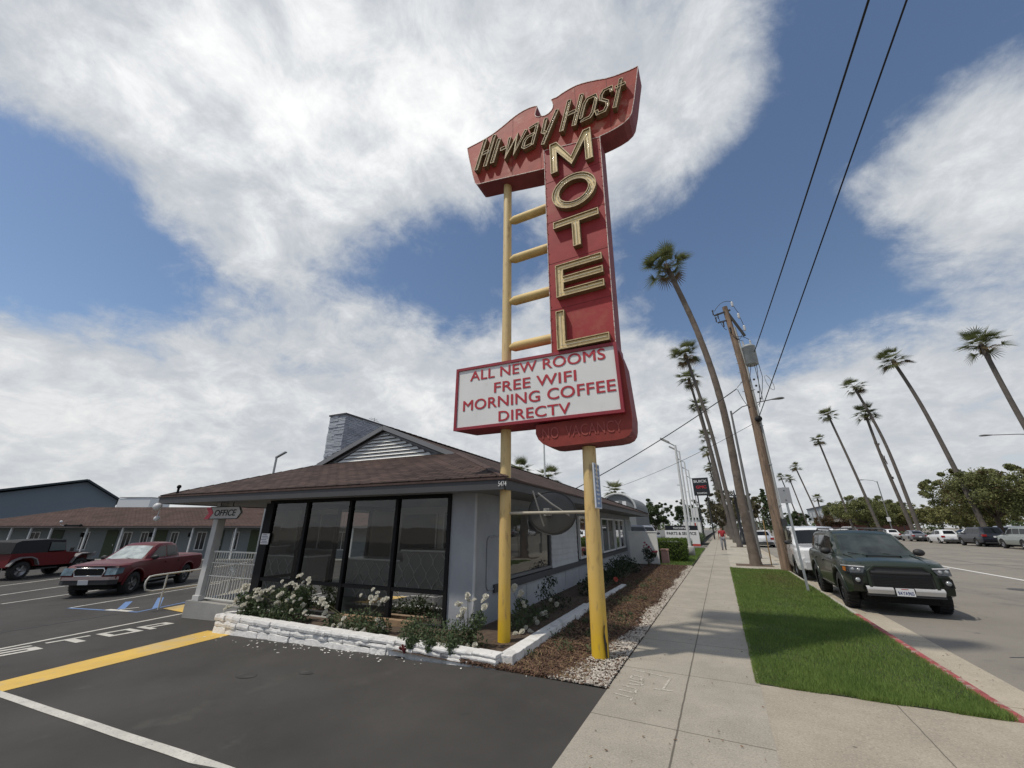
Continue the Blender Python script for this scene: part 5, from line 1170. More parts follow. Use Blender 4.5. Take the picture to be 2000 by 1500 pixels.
# hood scoop and creases
MB().add([(1.75, -.34, 1.152), (1.75, .34, 1.152), (1.72, .33, 1.205), (1.72, -.33, 1.205), (1.25, -.30, 1.212), (1.25, .30, 1.212), (1.10, .28, 1.20), (1.10, -.28, 1.20)], [(3, 2, 5, 4), (4, 5, 6, 7), (2, 1, 6, 5), (0, 3, 4, 7)]).build('bonnet_scoop', green, car)
MB().add([(1.747, -.31, 1.165), (1.747, .31, 1.165), (1.724, .30, 1.196), (1.724, -.30, 1.196)], [(0, 1, 2, 3)]).build('scoop_opening', under_m, car)
mb = MB()
for s in (1, -1): mb.tube([(2.28, s*.60, 1.055), (1.8, s*.62, 1.165), (1.15, s*.66, 1.20)], .014, 6)
mb.build('bonnet_crease', green, car)
# grille: wide black trapezoid
mb = MB(); mb.add([(2.445, -.42, 1.00), (2.445, .42, 1.00), (2.455, .54, .90), (2.455, .54, .58), (2.455, -.54, .58), (2.455, -.54, .90)], [(0, 1, 2, 3, 4, 5)])
mb.add([(2.30, -.46, 1.00), (2.30, .46, 1.00), (2.445, .46, 1.0), (2.445, -.46, 1.0)], [(0, 1, 2, 3)]); mb.add([(2.3, .54, .9), (2.3, .54, .58), (2.455, .54, .58), (2.455, .54, .9)], [(0, 1, 2, 3)]); mb.add([(2.3, -.54, .9), (2.3, -.54, .58), (2.455, -.54, .58), (2.455, -.54, .9)], [(0, 1, 2, 3)])
gr = mb.build('grille', plast, car)
mb = MB()
for k in range(7): mb.box((2.462, 0, .60+k*.032), (.012, 1.02, .010))
mb.build('mesh', under_m, gr)
MB().box((2.466, 0, .885), (.05, 1.03, .065)).build('grille_bar', mat('satin_black', (0.03, 0.03, 0.031), .35), gr, bevel=.02)
mb = MB(); mb.bar((2.45, -.42, 1.012), (2.45, .42, 1.012), .04, .03)
for s in (1, -1): mb.bar((2.45, s*.42, 1.012), (2.46, s*.56, .90), .04, .035); mb.bar((2.46, s*.56, .90), (2.455, s*.57, .56), .05, .05)
mb.build('grille_surround', green, gr)
# headlights
for s in (1, -1):
    nm_ = 'headlight'
    h = MB().add([(2.41, s*.58, .985), (2.385, s*.875, 1.0), (2.415, s*.875, .855), (2.435, s*.64, .865), (2.10, s*.952, .99), (2.16, s*.956, .875)], [(0, 1, 2, 3), (1, 4, 5, 2)]).build(nm_, mat('headlamp_dark', (0.05, 0.052, 0.055), .1, coat=1.0), car)
    MB().bar((2.42, s*.585, .99), (2.395, s*.875, 1.005), .02, .022).bar((2.395, s*.875, 1.005), (2.10, s*.955, .995), .02, .02).build('daylight_strip', mat('lamp_silver', (0.75, 0.76, 0.78), .2, .3), h)
    MB().ball((2.405, s*.70, .925), 1, 12, 8, (.04, .042, .042)).ball((2.39, s*.81, .93), 1, 12, 8, (.04, .042, .042)).build('projector', lens_m, h)
    MB().add([(2.20, s*.951, .975), (2.19, s*.957, .89), (2.29, s*.925, .875), (2.30, s*.915, .97)], [(0, 1, 2, 3)]).build('indicator', amber, h)
    f_ = MB().add([(2.445, s*.66, .79), (2.43, s*.85, .80), (2.43, s*.86, .62), (2.445, s*.70, .60)], [(0, 1, 2, 3)]).build('fog_light_recess', under_m, car)
    MB().lathe([(.001, .03), (.045, .02), (.05, 0)], (2.435, s*.77, .71), 16, 'x').build('fog_light', lens_m, f_)
sk = MB(); 
for a, b in ((-.66, -.19), (.17, .66)):
    sk.add([(2.44, a, .60), (2.44, b, .60), (2.50, b, .56), (2.50, a, .56), (2.50, b, .53), (2.50, a, .53), (2.43, b*.97, .40), (2.43, a*.97, .40)], [(0, 1, 2, 3), (3, 2, 4, 5), (5, 4, 6, 7)])
sk.build('skid_bumper', mat('brushed_silver', (0.72, 0.72, 0.72), .35, .55), car)
MB().bb(2.36, 2.455, -.66, .66, .40, .58).build('lower_bumper', plast, car)
pt = MB().box((2.475, .0, .50), (.012, .31, .155)).build('number_plate', plate_m, car)
text_obj('plate_number', '9AYA965', 1.0, frame((2.4825, -.135, .445), (0, 1, 0), (0, 0, 1)), ink, pt, fitw=.27, fith=.072, bold=.02, depth=.001)
MB().box((2.482, 0, .56), (.003, .12, .014)).build('plate_script', mat('plate_red', (0.4, 0.05, 0.05)), pt)
for s in (1, -1):
    MB().tube([(.15, s*.62, 1.76), (.0, s*.62, 1.80), (-1.5, s*.62, 1.81), (-1.75, s*.62, 1.76)], .02, 8).build('roof_rail', mat('rail_grey', (0.14, 0.14, 0.14), .4, .5), car)
mb = MB()
for x in (-.1, -.6, -1.1, -1.6): mb.bar((x, -.62, 1.83), (x, .62, 1.83), .05, .03)
mb.build('roof_rack', mat('rack_grey', (0.10, 0.10, 0.10), .5), car)
mb = MB()
for y in (-.1, .55): mb.tube([(1.22, y, 1.175), (1.10, y-.45, 1.24)], .008, 4)
mb.build('wiper', plast, car)
mb = MB()
for s in (1, -1):
    for x in (SUV['xf'], SUV['xr']):
        pts = [(x+.52*math.cos(a), s*(wfc(x+.52*math.cos(a), .395+.52*math.sin(a))+.004), .395+.52*math.sin(a)) for a in np.linspace(.05, 3.09, 16)]
        mb.tube(pts, .028, 6)
mb.build('wheel_arch_trim', green, car)
MB().bar((1.0, .80, .36), (-.85, .80, .36), .12, .05).bar((1.0, -.80, .36), (-.85, -.80, .36), .12, .05).build('side_step', plast, car)

# ---------- generic shapes for the other cars
BIG = dict(W=2.02, xfmax=2.62, xrmax=-2.66, rw=.40, ar=.48, zlow=.38, xf=1.62, xr=-1.35, tw=.27, round=.12, ntap=.14, Wg=1.74, zb=1.2, lean=.20, detail=False, crown=.03, rim=rim_gr,
    top=[(2.3, .36), (2.58, .44), (2.62, .8), (2.60, 1.05), (2.48, 1.13), (1.5, 1.20), (1.2, 1.22), (-2.5, 1.24), (-2.62, 1.1), (-2.66, .6), (-2.5, .42), (-1.9, .38)],
    green=[(1.3, 1.2), (.62, 1.75), (.35, 1.86), (-1.8, 1.88), (-2.3, 1.84), (-2.58, 1.2)],
    wins=[[(1.0, 1.28), (.52, 1.70), (.0, 1.75), (.0, 1.28)], [(-.08, 1.28), (-.08, 1.75), (-1.0, 1.75), (-1.0, 1.28)], [(-1.1, 1.28), (-1.1, 1.75), (-2.1, 1.72), (-2.25, 1.30)]], mirror=(.95, 1.25))
SED = dict(W=1.82, xfmax=2.32, xrmax=-2.34, rw=.33, ar=.39, zlow=.26, xf=1.42, xr=-1.30, tw=.22, round=.14, ntap=.2, rtap=.12, Wg=1.56, zb=.9, lean=.32, detail=False, crown=.03, rim=rim_gr,
    top=[(2.05, .24), (2.27, .36), (2.32, .55), (2.22, .72), (1.9, .80), (1.2, .90), (.9, .93), (-1.7, .99), (-2.15, 1.0), (-2.30, .88), (-2.34, .55), (-2.2, .30), (-1.8, .26)],
    green=[(1.05, .90), (.28, 1.30), (-.15, 1.43), (-.8, 1.44), (-1.35, 1.34), (-2.05, .97)],
    wins=[[(.80, .97), (.18, 1.30), (-.22, 1.37), (-.22, .97)], [(-.30, .97), (-.30, 1.37), (-.85, 1.37), (-1.15, 1.30), (-1.3, 1.0)]], mirror=(.72, .98))
HAT = dict(SED, xrmax=-2.18, top=[(2.05, .24), (2.27, .36), (2.32, .58), (2.22, .76), (1.9, .86), (1.2, .97), (.9, 1.0), (-1.8, 1.06), (-2.05, 1.05), (-2.16, .9), (-2.18, .55), (-2.1, .30), (-1.8, .26)],
    green=[(1.1, .97), (.38, 1.40), (-.05, 1.54), (-1.1, 1.56), (-1.7, 1.50), (-2.08, 1.04)], zb=.97, wins=[[(.85, 1.05), (.28, 1.40), (-.18, 1.48), (-.18, 1.05)], [(-.26, 1.05), (-.26, 1.48), (-1.0, 1.48), (-1.4, 1.42), (-1.6, 1.1)]], mirror=(.75, 1.05))
def finish(t, S, front=True, rear=True, grille=True):
    W = S['W']/2; f = S['xfmax']; r = S['xrmax']; zt = [p for p in S['top'] if p[0] > 1.8][-1][1]; hz = zt-.16
    for s in (1, -1):
        if front: MB().add([(f+.02, s*W*.50, hz+.06), (f-.16, s*W*.86, hz+.09), (f-.14, s*W*.87, hz-.05), (f+.035, s*W*.55, hz-.05)], [(0, 1, 2, 3)]).build('headlight', lens_m, t)
        if rear: MB().bb(r-.03, r+.16, s*W*.60, s*W*.93, hz+.02, hz+.22).build('tail_light', red_l, t)
    if front:
        MB().bb(f-.04, f+.04, -W*.45, W*.45, hz-.08, hz+.06).build('grille', plast, t); MB().bb(f-.1, f+.05, -W*.6, W*.6, hz-.36, hz-.2).build('bumper_intake', plast, t)
    if rear:
        MB().box((r-.035, 0, hz), (.02, .31, .15)).build('number_plate', plate_m, t); MB().bb(r-.04, r+.12, -W*.82, W*.82, .34, .50).build('rear_bumper', plast, t)
wpaint = mat('white_car_paint', (0.72, 0.73, 0.74), .25, coat=1.0); gpaint = mat('grey_car_paint', (0.21, 0.215, 0.24), .3, .4, coat=1.0); npaint = mat('midnight_car_paint', (0.010, 0.012, 0.022), .35, coat=.35)
spaint = mat('silver_car_paint', (0.42, 0.44, 0.46), .3, .5, coat=1.0)
# white vehicle right behind the green one, facing the camera
WS = dict(BIG, detail=False)
t, w_, _ = make_car(WS, 'white_suv', 'tall white car parked directly behind the dark green one, facing the same way', 'car', (3.35, 21.35, -.15), -math.pi/2, wpaint)
finish(t, WS, True, False); MB().bb(2.55, 2.72, -.8, .8, .42, .66).build('front_bumper', mat('bumper_silver_white', (0.62, 0.63, 0.64), .3, .3), t); MB().bb(2.63, 2.69, -.55, .55, .80, 1.0).build('grille_insert', plast, t)
# white car further along the near kerb
t, w_, _ = make_car(HAT, 'white_hatchback', 'white car in the near lane beyond the big palm trunk', 'car', (3.6, 50.0, -.15), math.pi/2, wpaint); finish(t, HAT, False, True)
t, w_, _ = make_car(BIG, 'white_van_like_suv', 'small distant white car behind the black lamp post', 'car', (2.9, 62.0, -.15), -math.pi/2, wpaint); finish(t, BIG, True, False)
# ---- cars across the street, tails towards the camera
GRP = None
def across(S, name, label, X, Y, paint, rot=math.pi/2, z=-.15):
    t, w_, _ = make_car(S, name, label, 'car', (X, Y, z), rot, paint, 'cars parked across the street'); finish(t, S, True, True); return t
across(BIG, 'dark_suv', 'midnight blue large car with chrome wheels parked across the street', 24.3, 61.5, npaint)
across(HAT, 'white_crossover', 'white car tucked in front of the midnight blue one across the street', 24.35, 70.2, wpaint)
across(SED, 'grey_sedan', 'grey saloon parked between two white cars across the street', 24.4, 79.2, gpaint)
across(HAT, 'white_crossover', 'white car across the street on the far side of the grey saloon', 24.4, 88.5, wpaint)
across(BIG, 'grey_green_suv', 'pale grey green car at the picture edge behind the midnight blue one', 24.4, 54.3, mat('grey_green_car_paint', (0.25, 0.28, 0.26), .3, .3, coat=1.0))
across(BIG, 'silver_suv', 'silver car standing in the lot behind the kerbside row, under the big round tree', 34.0, 80.0, spaint, R(200), -.02)
across(HAT, 'white_hatchback', 'small white car in the lot behind the kerbside row, beside the silver one', 36.0, 95.0, wpaint, R(190), -.02)
across(SED, 'silver_sedan', 'silver car in the far lot near the street lamp with a sign', 33.0, 122.0, spaint, R(20), -.02)
across(HAT, 'dark_hatchback', 'dark car in the far lot under the smaller round tree', 29.9, 135.0, npaint, R(80), -.02)
across(BIG, 'white_minivan', 'white boxy car under the smaller round tree across the street', 32.0, 150.0, wpaint, R(150), -.02)
across(SED, 'red_sedan', 'small far red car below the tree line across the street', 33.0, 175.0, mat('red_car_paint', (0.2, 0.02, 0.02), .3, coat=1), R(150), -.02)
# ---- dealership cars behind the white wall panel
def dealer(S, name, label, X, Y, paint, rot): t, w_, _ = make_car(S, name, label, 'car', (X, Y, -.03), rot, paint, 'cars on the dealer forecourt'); finish(t, S); return t
dealer(dict(BIG), 'black_suv', 'black car just behind the white wall panel on the forecourt', -5.6, 30.0, npaint, R(-70))
dealer(dict(BIG), 'silver_truck', 'silver car whose windscreen shows just beyond the office eave', -7.6, 27.5, spaint, R(-60))
dealer(dict(HAT), 'white_hatchback', 'white car on the forecourt between the black one and the parts sign', -7.2, 41.0, wpaint, R(-80))
dealer(dict(SED), 'white_sedan', 'white low car deeper on the forecourt below the dark trees', -8.6, 52.0, wpaint, R(-60))
dealer(dict(BIG), 'grey_suv', 'dark grey car beside the black one on the forecourt', -5.8, 36.0, gpaint, R(-75))

# ---------- dark red pickup in the car park
redp_ = mat('dark_red_paint', (0.10, 0.005, 0.008), .42, coat=.12, spec=.3, var=.15, vscale=2)
shade = mat('windscreen_sunshade', (0.42, 0.46, 0.44), .25, .5, coat=1.0, var=.45, vscale=4)
TRK = dict(W=1.80, xfmax=2.46, xrmax=-2.62, rw=.37, ar=.46, zlow=.46, xf=1.62, xr=-1.50, tw=.26, round=.08, ntap=.05, Wg=1.52, zb=1.12, lean=.30, detail=True, dx=.18, dz=.10, crown=.04, rim=mat('alloy_grey', (0.20, 0.20, 0.20), .35, .7), spokes=5, ws=shade, mirrorm=plast,
    top=[(2.1, .44), (2.40, .50), (2.46, .62), (2.46, .86), (2.36, .99), (2.20, 1.03), (1.25, 1.12), (1.0, 1.135), (-.92, 1.14), (-2.58, 1.15), (-2.62, 1.12), (-2.62, .60), (-2.5, .52), (-1.96, .46)],
    green=[(1.12, 1.11), (.38, 1.60), (.12, 1.685), (-.62, 1.69), (-.88, 1.62), (-1.05, 1.11)],
    wins=[[(.82, 1.18), (.28, 1.55), (-.10, 1.585), (-.10, 1.18)], [(-.18, 1.18), (-.18, 1.585), (-.72, 1.57), (-.86, 1.20)]], mirror=(.78, 1.16),
    seams=[[(.95, .52), (.95, 1.10)], [(-.14, .5), (-.14, 1.12)], [(-.98, .52), (-.98, 1.12)]], handles=[(.02, .98), (-.82, .98)])
tk, wft, wgt = make_car(TRK, 'red_pickup_truck', 'dark red pickup truck with chrome grille parked nose out before the motel rooms', 'pickup truck', (-21.5, 8.8, -.6), R(-54.3), redp_)
g1 = MB().add([(2.50, -.42, .93), (2.50, .42, .93), (2.51, .46, .86), (2.50, .40, .70), (2.50, -.40, .70), (2.51, -.46, .86)], [(0, 1, 2, 3, 4, 5)]).build('grille', under_m, tk)
MB().tube([(2.505, -.42, .94), (2.505, .42, .94), (2.515, .48, .86), (2.505, .42, .69), (2.505, -.42, .69), (2.515, -.48, .86), (2.505, -.42, .94)], .024, 8).build('grille_surround', chrome, g1)
for s in (1, -1):
    MB().add([(2.475, s*.50, .95), (2.455, s*.83, .955), (2.525, s*.84, .73), (2.53, s*.50, .72), (2.25, s*.905, .94), (2.30, s*.91, .76)], [(0, 1, 2, 3), (1, 4, 5, 2)]).build('headlight', mat('clouded_headlight', (0.12, 0.17, 0.19), .15, coat=.6, var=.5, vscale=8), tk)
    MB().bar((.95, s*.86, .38), (-.8, s*.86, .38), .09, .05).build('side_step', mat('step_grey', (0.2, 0.2, 0.2), .4, .5), tk)
    pts = []
    for x in (TRK['xf'], TRK['xr']):
        MB().tube([(x+.49*math.cos(a), s*(wft(x+.49*math.cos(a), .37+.49*math.sin(a))+.008), .37+.49*math.sin(a)) for a in np.linspace(0, 3.14, 14)], .04, 6).build('wheel_arch_flare', redp_, tk)
MB().add([(2.44, -.86, .68), (2.44, .86, .68), (2.56, .70, .66), (2.56, -.70, .66), (2.56, .70, .57), (2.56, -.70, .57), (2.40, .90, .66), (2.40, .90, .57), (2.40, -.90, .66), (2.40, -.90, .57)], [(0, 1, 2, 3), (3, 2, 4, 5), (2, 6, 7, 4), (1, 6, 2), (3, 5, 9, 8), (0, 3, 8)]).build('chrome_bumper', mat('bumper_faded_chrome', (0.42, 0.34, 0.34), .3, .7), tk)
MB().prism([(2.34, -.86), (2.40, -.885), (2.55, -.68), (2.55, .68), (2.40, .885), (2.34, .86)], 'z', .42, .569).build('lower_bumper', plast, tk)
MB().box((2.57, -.05, .50), (.012, .31, .15), Matrix.Rotation(.2, 3, 'Y')).build('number_plate', plate_m, tk)
MB().bar((2.44, -.52, 1.0), (2.44, .86, 1.0), .10, .03).build('bug_deflector', mat('smoked_plastic', (0.02, 0.02, 0.022), .1, coat=1), tk)
MB().bb(-2.54, -1.10, -.74, .74, 1.145, 1.158).build('bed_liner', under_m, tk)
mb = MB()
for y in (-.35, .35): mb.tube([(1.15, y, 1.145), (1.03, y-.4, 1.21)], .008, 4)
mb.build('wiper', plast, tk)

# ---------- red open-sided four-wheel-drive with a black soft top
jp = thing('red_jeep_style_truck', 'boxy red four wheel drive with black soft top and grey wheel arch flares', 'off road car', (-31.0, 8.3, -.6), R(116))
jr = mat('jeep_red_paint', (0.12, 0.007, 0.009), .5, spec=.3); soft = mat('soft_top_black', (0.016, 0.016, 0.018), .8, bump=.4, bscale=5); flare = mat('flare_grey', (0.17, 0.16, 0.16), .6)
def jw(x, z): return .76
side_poly = [(1.05, .52), (1.05, 1.0), (.62, 1.10), (.55, 1.14), (-1.75, 1.14), (-1.78, .55)]+arch_pts(-1.2, .40, .50, .55)
shell('body_tub', side_poly, lambda x, z: .76, 0, 2, .3, .2, jr, jp)
MB().add([(2.05, -.42, .62), (2.05, .42, .62), (2.05, .44, 1.02), (2.05, -.44, 1.02), (.60, -.60, .62), (.60, .60, .62), (.60, .60, 1.13), (.60, -.60, 1.13)], [(0, 1, 2, 3), (4, 7, 6, 5), (3, 2, 6, 7), (0, 3, 7, 4), (1, 5, 6, 2), (0, 4, 5, 1)]).build('bonnet', jr, jp)
for s in (1, -1):
    fl2 = MB(); 
    pts = [(2.02, .80), (1.98, .98), (1.72, 1.0), (1.28, .98), (1.05, .82), (.92, .56)]
    for a, b in zip(pts[:-1], pts[1:]): fl2.bar((a[0], s*.66, a[1]), (b[0], s*.66, b[1]), .42, .05)
    fl2.build('front_wing', flare, jp)
    fl3 = MB(); pr3 = [(-.62, .60), (-.78, .86), (-1.0, .96), (-1.4, .96), (-1.66, .84), (-1.80, .60)]
    for a, b in zip(pr3[:-1], pr3[1:]): fl3.bar((a[0], s*.84, a[1]), (b[0], s*.84, b[1]), .18, .05)
    fl3.build('rear_arch_flare', flare, jp)
    MB().add([(.52, s*.762, 1.2), (.40, s*.74, 1.58), (-.25, s*.74, 1.60), (-.25, s*.762, 1.2)], [(0, 1, 2, 3)]).build('side_window', mat('pale_side_glass', (0.10, 0.12, 0.12), .1, coat=1), jp)
    MB().bar((.3, s*.80, .42), (-.6, s*.80, .42), .12, .05).build('side_step', plast, jp)
    MB().box((.70, s*.88, 1.22), (.06, .16, .18)).build('wing_mirror', plast, jp)
    for x in (1.42, -1.2): wheel(jp, x, s*.70, .385, .25, s, rim_gr, True, 0, 5)
MB().add([(.60, -.72, 1.12), (.60, .72, 1.12), (.44, .68, 1.66), (.44, -.68, 1.66), (.50, -.72, 1.12), (.50, .72, 1.12), (.34, .68, 1.66), (.34, -.68, 1.66)], [(0, 1, 2, 3), (4, 7, 6, 5), (0, 3, 7, 4), (1, 5, 6, 2), (3, 2, 6, 7)]).build('windscreen_frame', jr, jp)
MB().add([(.606, -.62, 1.20), (.606, .62, 1.20), (.478, .60, 1.58), (.478, -.60, 1.58)], [(0, 1, 2, 3)]).build('windscreen', carglass, jp)
shell('soft_top', [(.40, 1.60), (.40, 1.70), (-.3, 1.74), (-1.5, 1.70), (-1.72, 1.62), (-1.80, 1.14), (-.30, 1.14), (-.30, 1.60)], lambda x, z: .76-.05*(z-1.14), .03, 6, .3, .15, soft, jp)
MB().bb(-.9, .9, -.45, .45, .35, .56).bb(.9, 2.1, -.3, .3, .35, .62).build('underbody', under_m, jp)
MB().bb(2.06, 2.2, -.75, .75, .52, .66).build('front_bumper', plast, jp)
# ================================================================== PALMS
frond_m = mat('palm_frond', (0.15, 0.165, 0.060), .7, island=.7, vscale=1, col2=(0.06, 0.075, 0.028), trans=.4)
frond_old = mat('palm_frond_old', (0.17, 0.125, 0.06), .85, island=.6, vscale=1, col2=(0.08, 0.055, 0.03))
bark_m = mat('palm_bark', (0.155, 0.125, 0.10), .95, var=.4, vscale=3.0, bump=.8, bscale=14)
bark_far = mat('palm_bark_far', (0.12, 0.105, 0.092), .95, var=.3, vscale=2)
petiole_m = mat('palm_petiole', (0.22, 0.19, 0.085), .7)
def crown_mesh(seed, n=27, nl=16, Lf=.86, Lp=.95):
    r = np.random.default_rng(seed); V = []; F = []; VP = []; FP = []; VO = []; FO = []
    for i in range(n+7):
        inner = i >= n; el = math.asin(r.uniform(-.7, .95)) if not inner else math.asin(r.uniform(-.5, .7)); az = i*2.39996+r.uniform(-.3, .3)
        d = Vector((math.cos(el)*math.cos(az), math.cos(el)*math.sin(az), math.sin(el)))
        side = Vector((-math.sin(az), math.cos(az), 0)); up = side.cross(d)*-1
        lp = Lp*(r.uniform(.8, 1.1) if not inner else r.uniform(.25, .5)); hub = d*lp - Vector((0, 0, .12*lp))*max(0, math.cos(el))
        mb_ = len(VP); w = side*.014
        a0 = d*.05
        VP += [a0-w, a0+w, hub+w*.7, hub-w*.7]; FP.append((mb_, mb_+1, mb_+2, mb_+3))
        old = el < math.radians(-22) and r.random() < .5
        VV, FF = (VO, FO) if old else (V, F)
        d2 = (d+Vector((0, 0, -.10))).normalized(); up2 = side.cross(d2)*-1
        fold = r.uniform(.12, .4); L0 = Lf*r.uniform(.82, 1.12)
        for k in range(nl):
            t = (k/(nl-1)-.5)*2*math.radians(105); 
            dd = (d2*math.cos(t)+side*math.sin(t)).normalized(); dd = (dd + up2*fold*abs(math.sin(t))*.8).normalized()
            l = L0*(.62+.38*math.cos(t*.75))*r.uniform(.9, 1.08); wd = side*math.cos(t)-d2*math.sin(t); wv = wd.normalized()*.034
            p0 = hub; p1 = hub+dd*l*.5; p2 = hub+dd*l+Vector((0, 0, -.13*l*(.5+.6*math.cos(el))))
            b = len(VV); VV += [p0-wv*.5, p0+wv*.5, p1-wv, p1+wv, p2-wv*.12, p2+wv*.12]; FF += [(b, b+1, b+3, b+2), (b+2, b+3, b+5, b+4)]
    for i in range(16):                 # hanging dead leaves under the crown
        az = r.uniform(0, 6.28); d = Vector((math.cos(az)*.18, math.sin(az)*.18, -r.uniform(.25, .8))); s = Vector((-math.sin(az), math.cos(az), 0))*r.uniform(.03, .09); b = len(VO)
        p0 = Vector((math.cos(az)*.12, math.sin(az)*.12, -.05)); VO += [p0-s*.4, p0+s*.4, p0+d+s, p0+d*1.1-s]; FO.append((b, b+1, b+2, b+3))
    return V, F, VP, FP, VO, FO
def mesh_from(name, V, F, m):
    me = bpy.data.meshes.new(name); me.from_pydata([tuple(v) for v in V], [], F); me.materials.append(m); return me
CR = []
for sd in (1, 2, 3, 4):
    V, F, VP, FP, VO, FO = crown_mesh(sd); CR.append((mesh_from('fronds', V, F, frond_m), mesh_from('petioles', VP, FP, petiole_m), mesh_from('old_fronds', VO, FO, frond_old)))
def palm(label, pts, r0, r1, cs, k, rot, group, near=False):
    """pts: trunk from the base to the crown"""
    b = Vector(pts[0]); t = thing('fan_palm', label, 'palm tree', b, 0, group)
    P = [Vector(p)-b for p in pts]; n = len(P); out = []; N_ = 60 if near else 22
    for i in range(N_+1):
        s = i/N_*(n-1); j = min(int(s), n-2); f = s-j
        p0 = P[max(j-1, 0)]; p1 = P[j]; p2 = P[j+1]; p3 = P[min(j+2, n-1)]
        out.append(.5*((2*p1)+(p2-p0)*f+(2*p0-5*p1+4*p2-p3)*f*f+(3*p1-p0-3*p2+p3)*f**3))
    rs = []
    for i in range(N_+1):
        s = i/N_; r = r1+(r0-r1)*(1-s)**2.2 + (r0*.22*math.exp(-s*30)); rs.append(r*(1+(.035*math.sin(i*2.6) if near else 0)))
    MB().tube(out, rs, 16 if near else 10).build('trunk', bark_m if near else bark_far, t)
    top = out[-1]; d = (out[-1]-out[-4]).normalized(); q = Vector((0, 0, 1)).rotation_difference(d)
    a, p_, o_ = CR[k]
    root = None
    for me, nm in ((a, 'crown'), (p_, 'petioles'), (o_, 'old_fronds')):
        if not len(me.polygons): continue
        o = bpy.data.objects.new(nm, me); C.objects.link(o)
        if root is None: o.parent = t; root = o; o.location = top; o.rotation_mode = 'QUATERNION'; o.rotation_quaternion = q @ Euler((0, 0, rot)).to_quaternion(); o.scale = (cs, cs, cs)
        else: o.parent = root
    return t
GL, GR = 'palms along the near pavement', 'palms along the far pavement'
palm('tallest fan palm with graffitied trunk rising from the near pavement beside the utility pole', [(1.23, 23.5, -.05), (1.15, 23.5, 2.9), (1.11, 23.5, 8.06), (.57, 23.5, 12.69), (-.54, 23.5, 17.9)], .245, .155, 1.0, 0, .3, GL, True)
palm('fan palm on the near pavement whose crown is second highest beside the tallest trunk', [(1.3, 44, -.05), (1.0, 44, 5), (.57, 44, 11.6), (-.54, 44, 19.9)], .24, .16, 1.15, 1, 1.1, GL)
palm('fan palm on the near pavement with its crown just below the second highest', [(1.25, 56, -.05), (.8, 56, 5), (.38, 56, 10.3), (-.76, 56, 21.2)], .24, .16, 1.2, 2, 2.0, GL)
palm('fan palm on the near pavement, crown third below the tallest one', [(1.2, 70, -.05), (.81, 70, 10), (-.1, 70, 20.9)], .3, .17, 1.2, 3, 3.0, GL)
palm('small looking fan palm on the near pavement, crown above the black dealer sign', [(1.2, 95, -.05), (.87, 95, 8), (.12, 95, 20.7)], .3, .18, 1.25, 0, 4.0, GL)
palm('distant near side fan palm, crown level with the top of the black dealer sign', [(1.2, 112, -.05), (.8, 112, 9), (-.24, 112, 20.0)], .3, .18, 1.25, 1, 5.0, GL)
palm('most distant clear fan palm of the near pavement, lowest crown beside the dealer sign', [(1.2, 132, -.05), (.7, 132, 9), (-.32, 132, 18.6)], .3, .18, 1.25, 2, .5, GL)
for i, (Y, z, x) in enumerate(((150, 19.5, .4), (175, 20, .5), (205, 19, .8))): palm('far off fan palm among the lowest crowns of the near pavement row', [(1.3, Y, -.05), (1.0, Y, 9), (x, Y, z)], .3, .18, 1.25, i, i*1.3, GL)
for lb, Y, base, mid, top, cs, k in (
  ('largest crowned fan palm across the street', 54.0, (28.3, 0), (27.25, 10.83), (26.86, 19.44), 1.30, 0),
  ('fan palm across the street whose bare trunk runs down into the big round tree', 67.9, (27.6, 0), (26.2, 15.5), (24.88, 23.5), 1.32, 1),
  ('upper one of the two crossing fan palms across the street', 85.1, (27.2, 0), (26.6, 14.46), (24.96, 25.1), 1.25, 2),
  ('lower of the two crossing fan palms, with a ragged collar on its trunk', 86.6, (27.0, 0), (26.0, 13.0), (25.74, 20.4), 1.4, 3),
  ('fan palm across the street just before the crossing pair', 101.3, (26.9, 0), (25.6, 12), (24.03, 24.1), 1.3, 0),
  ('fan palm across the street above the smaller round tree', 120.4, (27.3, 0), (26.5, 9.1), (25.16, 22.2), 1.2, 1),
  ('highest of the three small fan palms beside the grey back of the road sign', 151.2, (27.1, 0), (26.1, 7.5), (23.94, 19.6), 1.25, 2),
  ('middle one of the three small fan palms beside the grey road sign', 173.7, (27.2, 0), (26.5, 5.9), (24.94, 18.2), 1.3, 3),
  ('lowest of the three small fan palms, touching the grey road sign', 187.7, (27.2, 0), (26, 9), (24.22, 20.3), 1.2, 0)):
    t = palm(lb, [(base[0], Y, -.05), (mid[0], Y, mid[1]), (top[0], Y, top[1])], .30, .19, cs, k, Y, GR)
    if 'ragged' in lb:
        mb = MB()
        for j in range(26): z = random.uniform(8.5, 15.5); a = random.uniform(0, 6.28); mb.box((-.9+.0*z+random.uniform(-.05, .05)+.22*math.cos(a)+(1-z/13)*.9, .22*math.sin(a), z), (.12, .12, random.uniform(.2, .5)))
        mb.build('ragged_bark', bark_far, t)
palm('small short fan palm far across the street above the grey flat building', [(32, 176, -.05), (32, 176, 6), (32, 176, 11.3)], .3, .2, 1.3, 1, 0, GR)
for i, (x, Y, z) in enumerate(((14.5, 200, 10.9), (17.8, 220, 14.0), (11.4, 180, 10.0), (16.0, 240, 12.5), (7, 210, 9))): palm('tiny far palm closing the end of the street', [(x+.5, Y, -.1), (x+.2, Y, z*.5), (x, Y, z)], .3, .2, 1.7, i % 4, i, 'tiny palms at the end of the street')
GB = 'palm crowns showing above the office roof'
palm('bushy palm crown just above the office roof beside the thinner yellow post', [(-28.8, 60, -.6), (-28.8, 60, 5), (-28.84, 60, 10.6)], .3, .25, 1.7, 0, 0, GB)
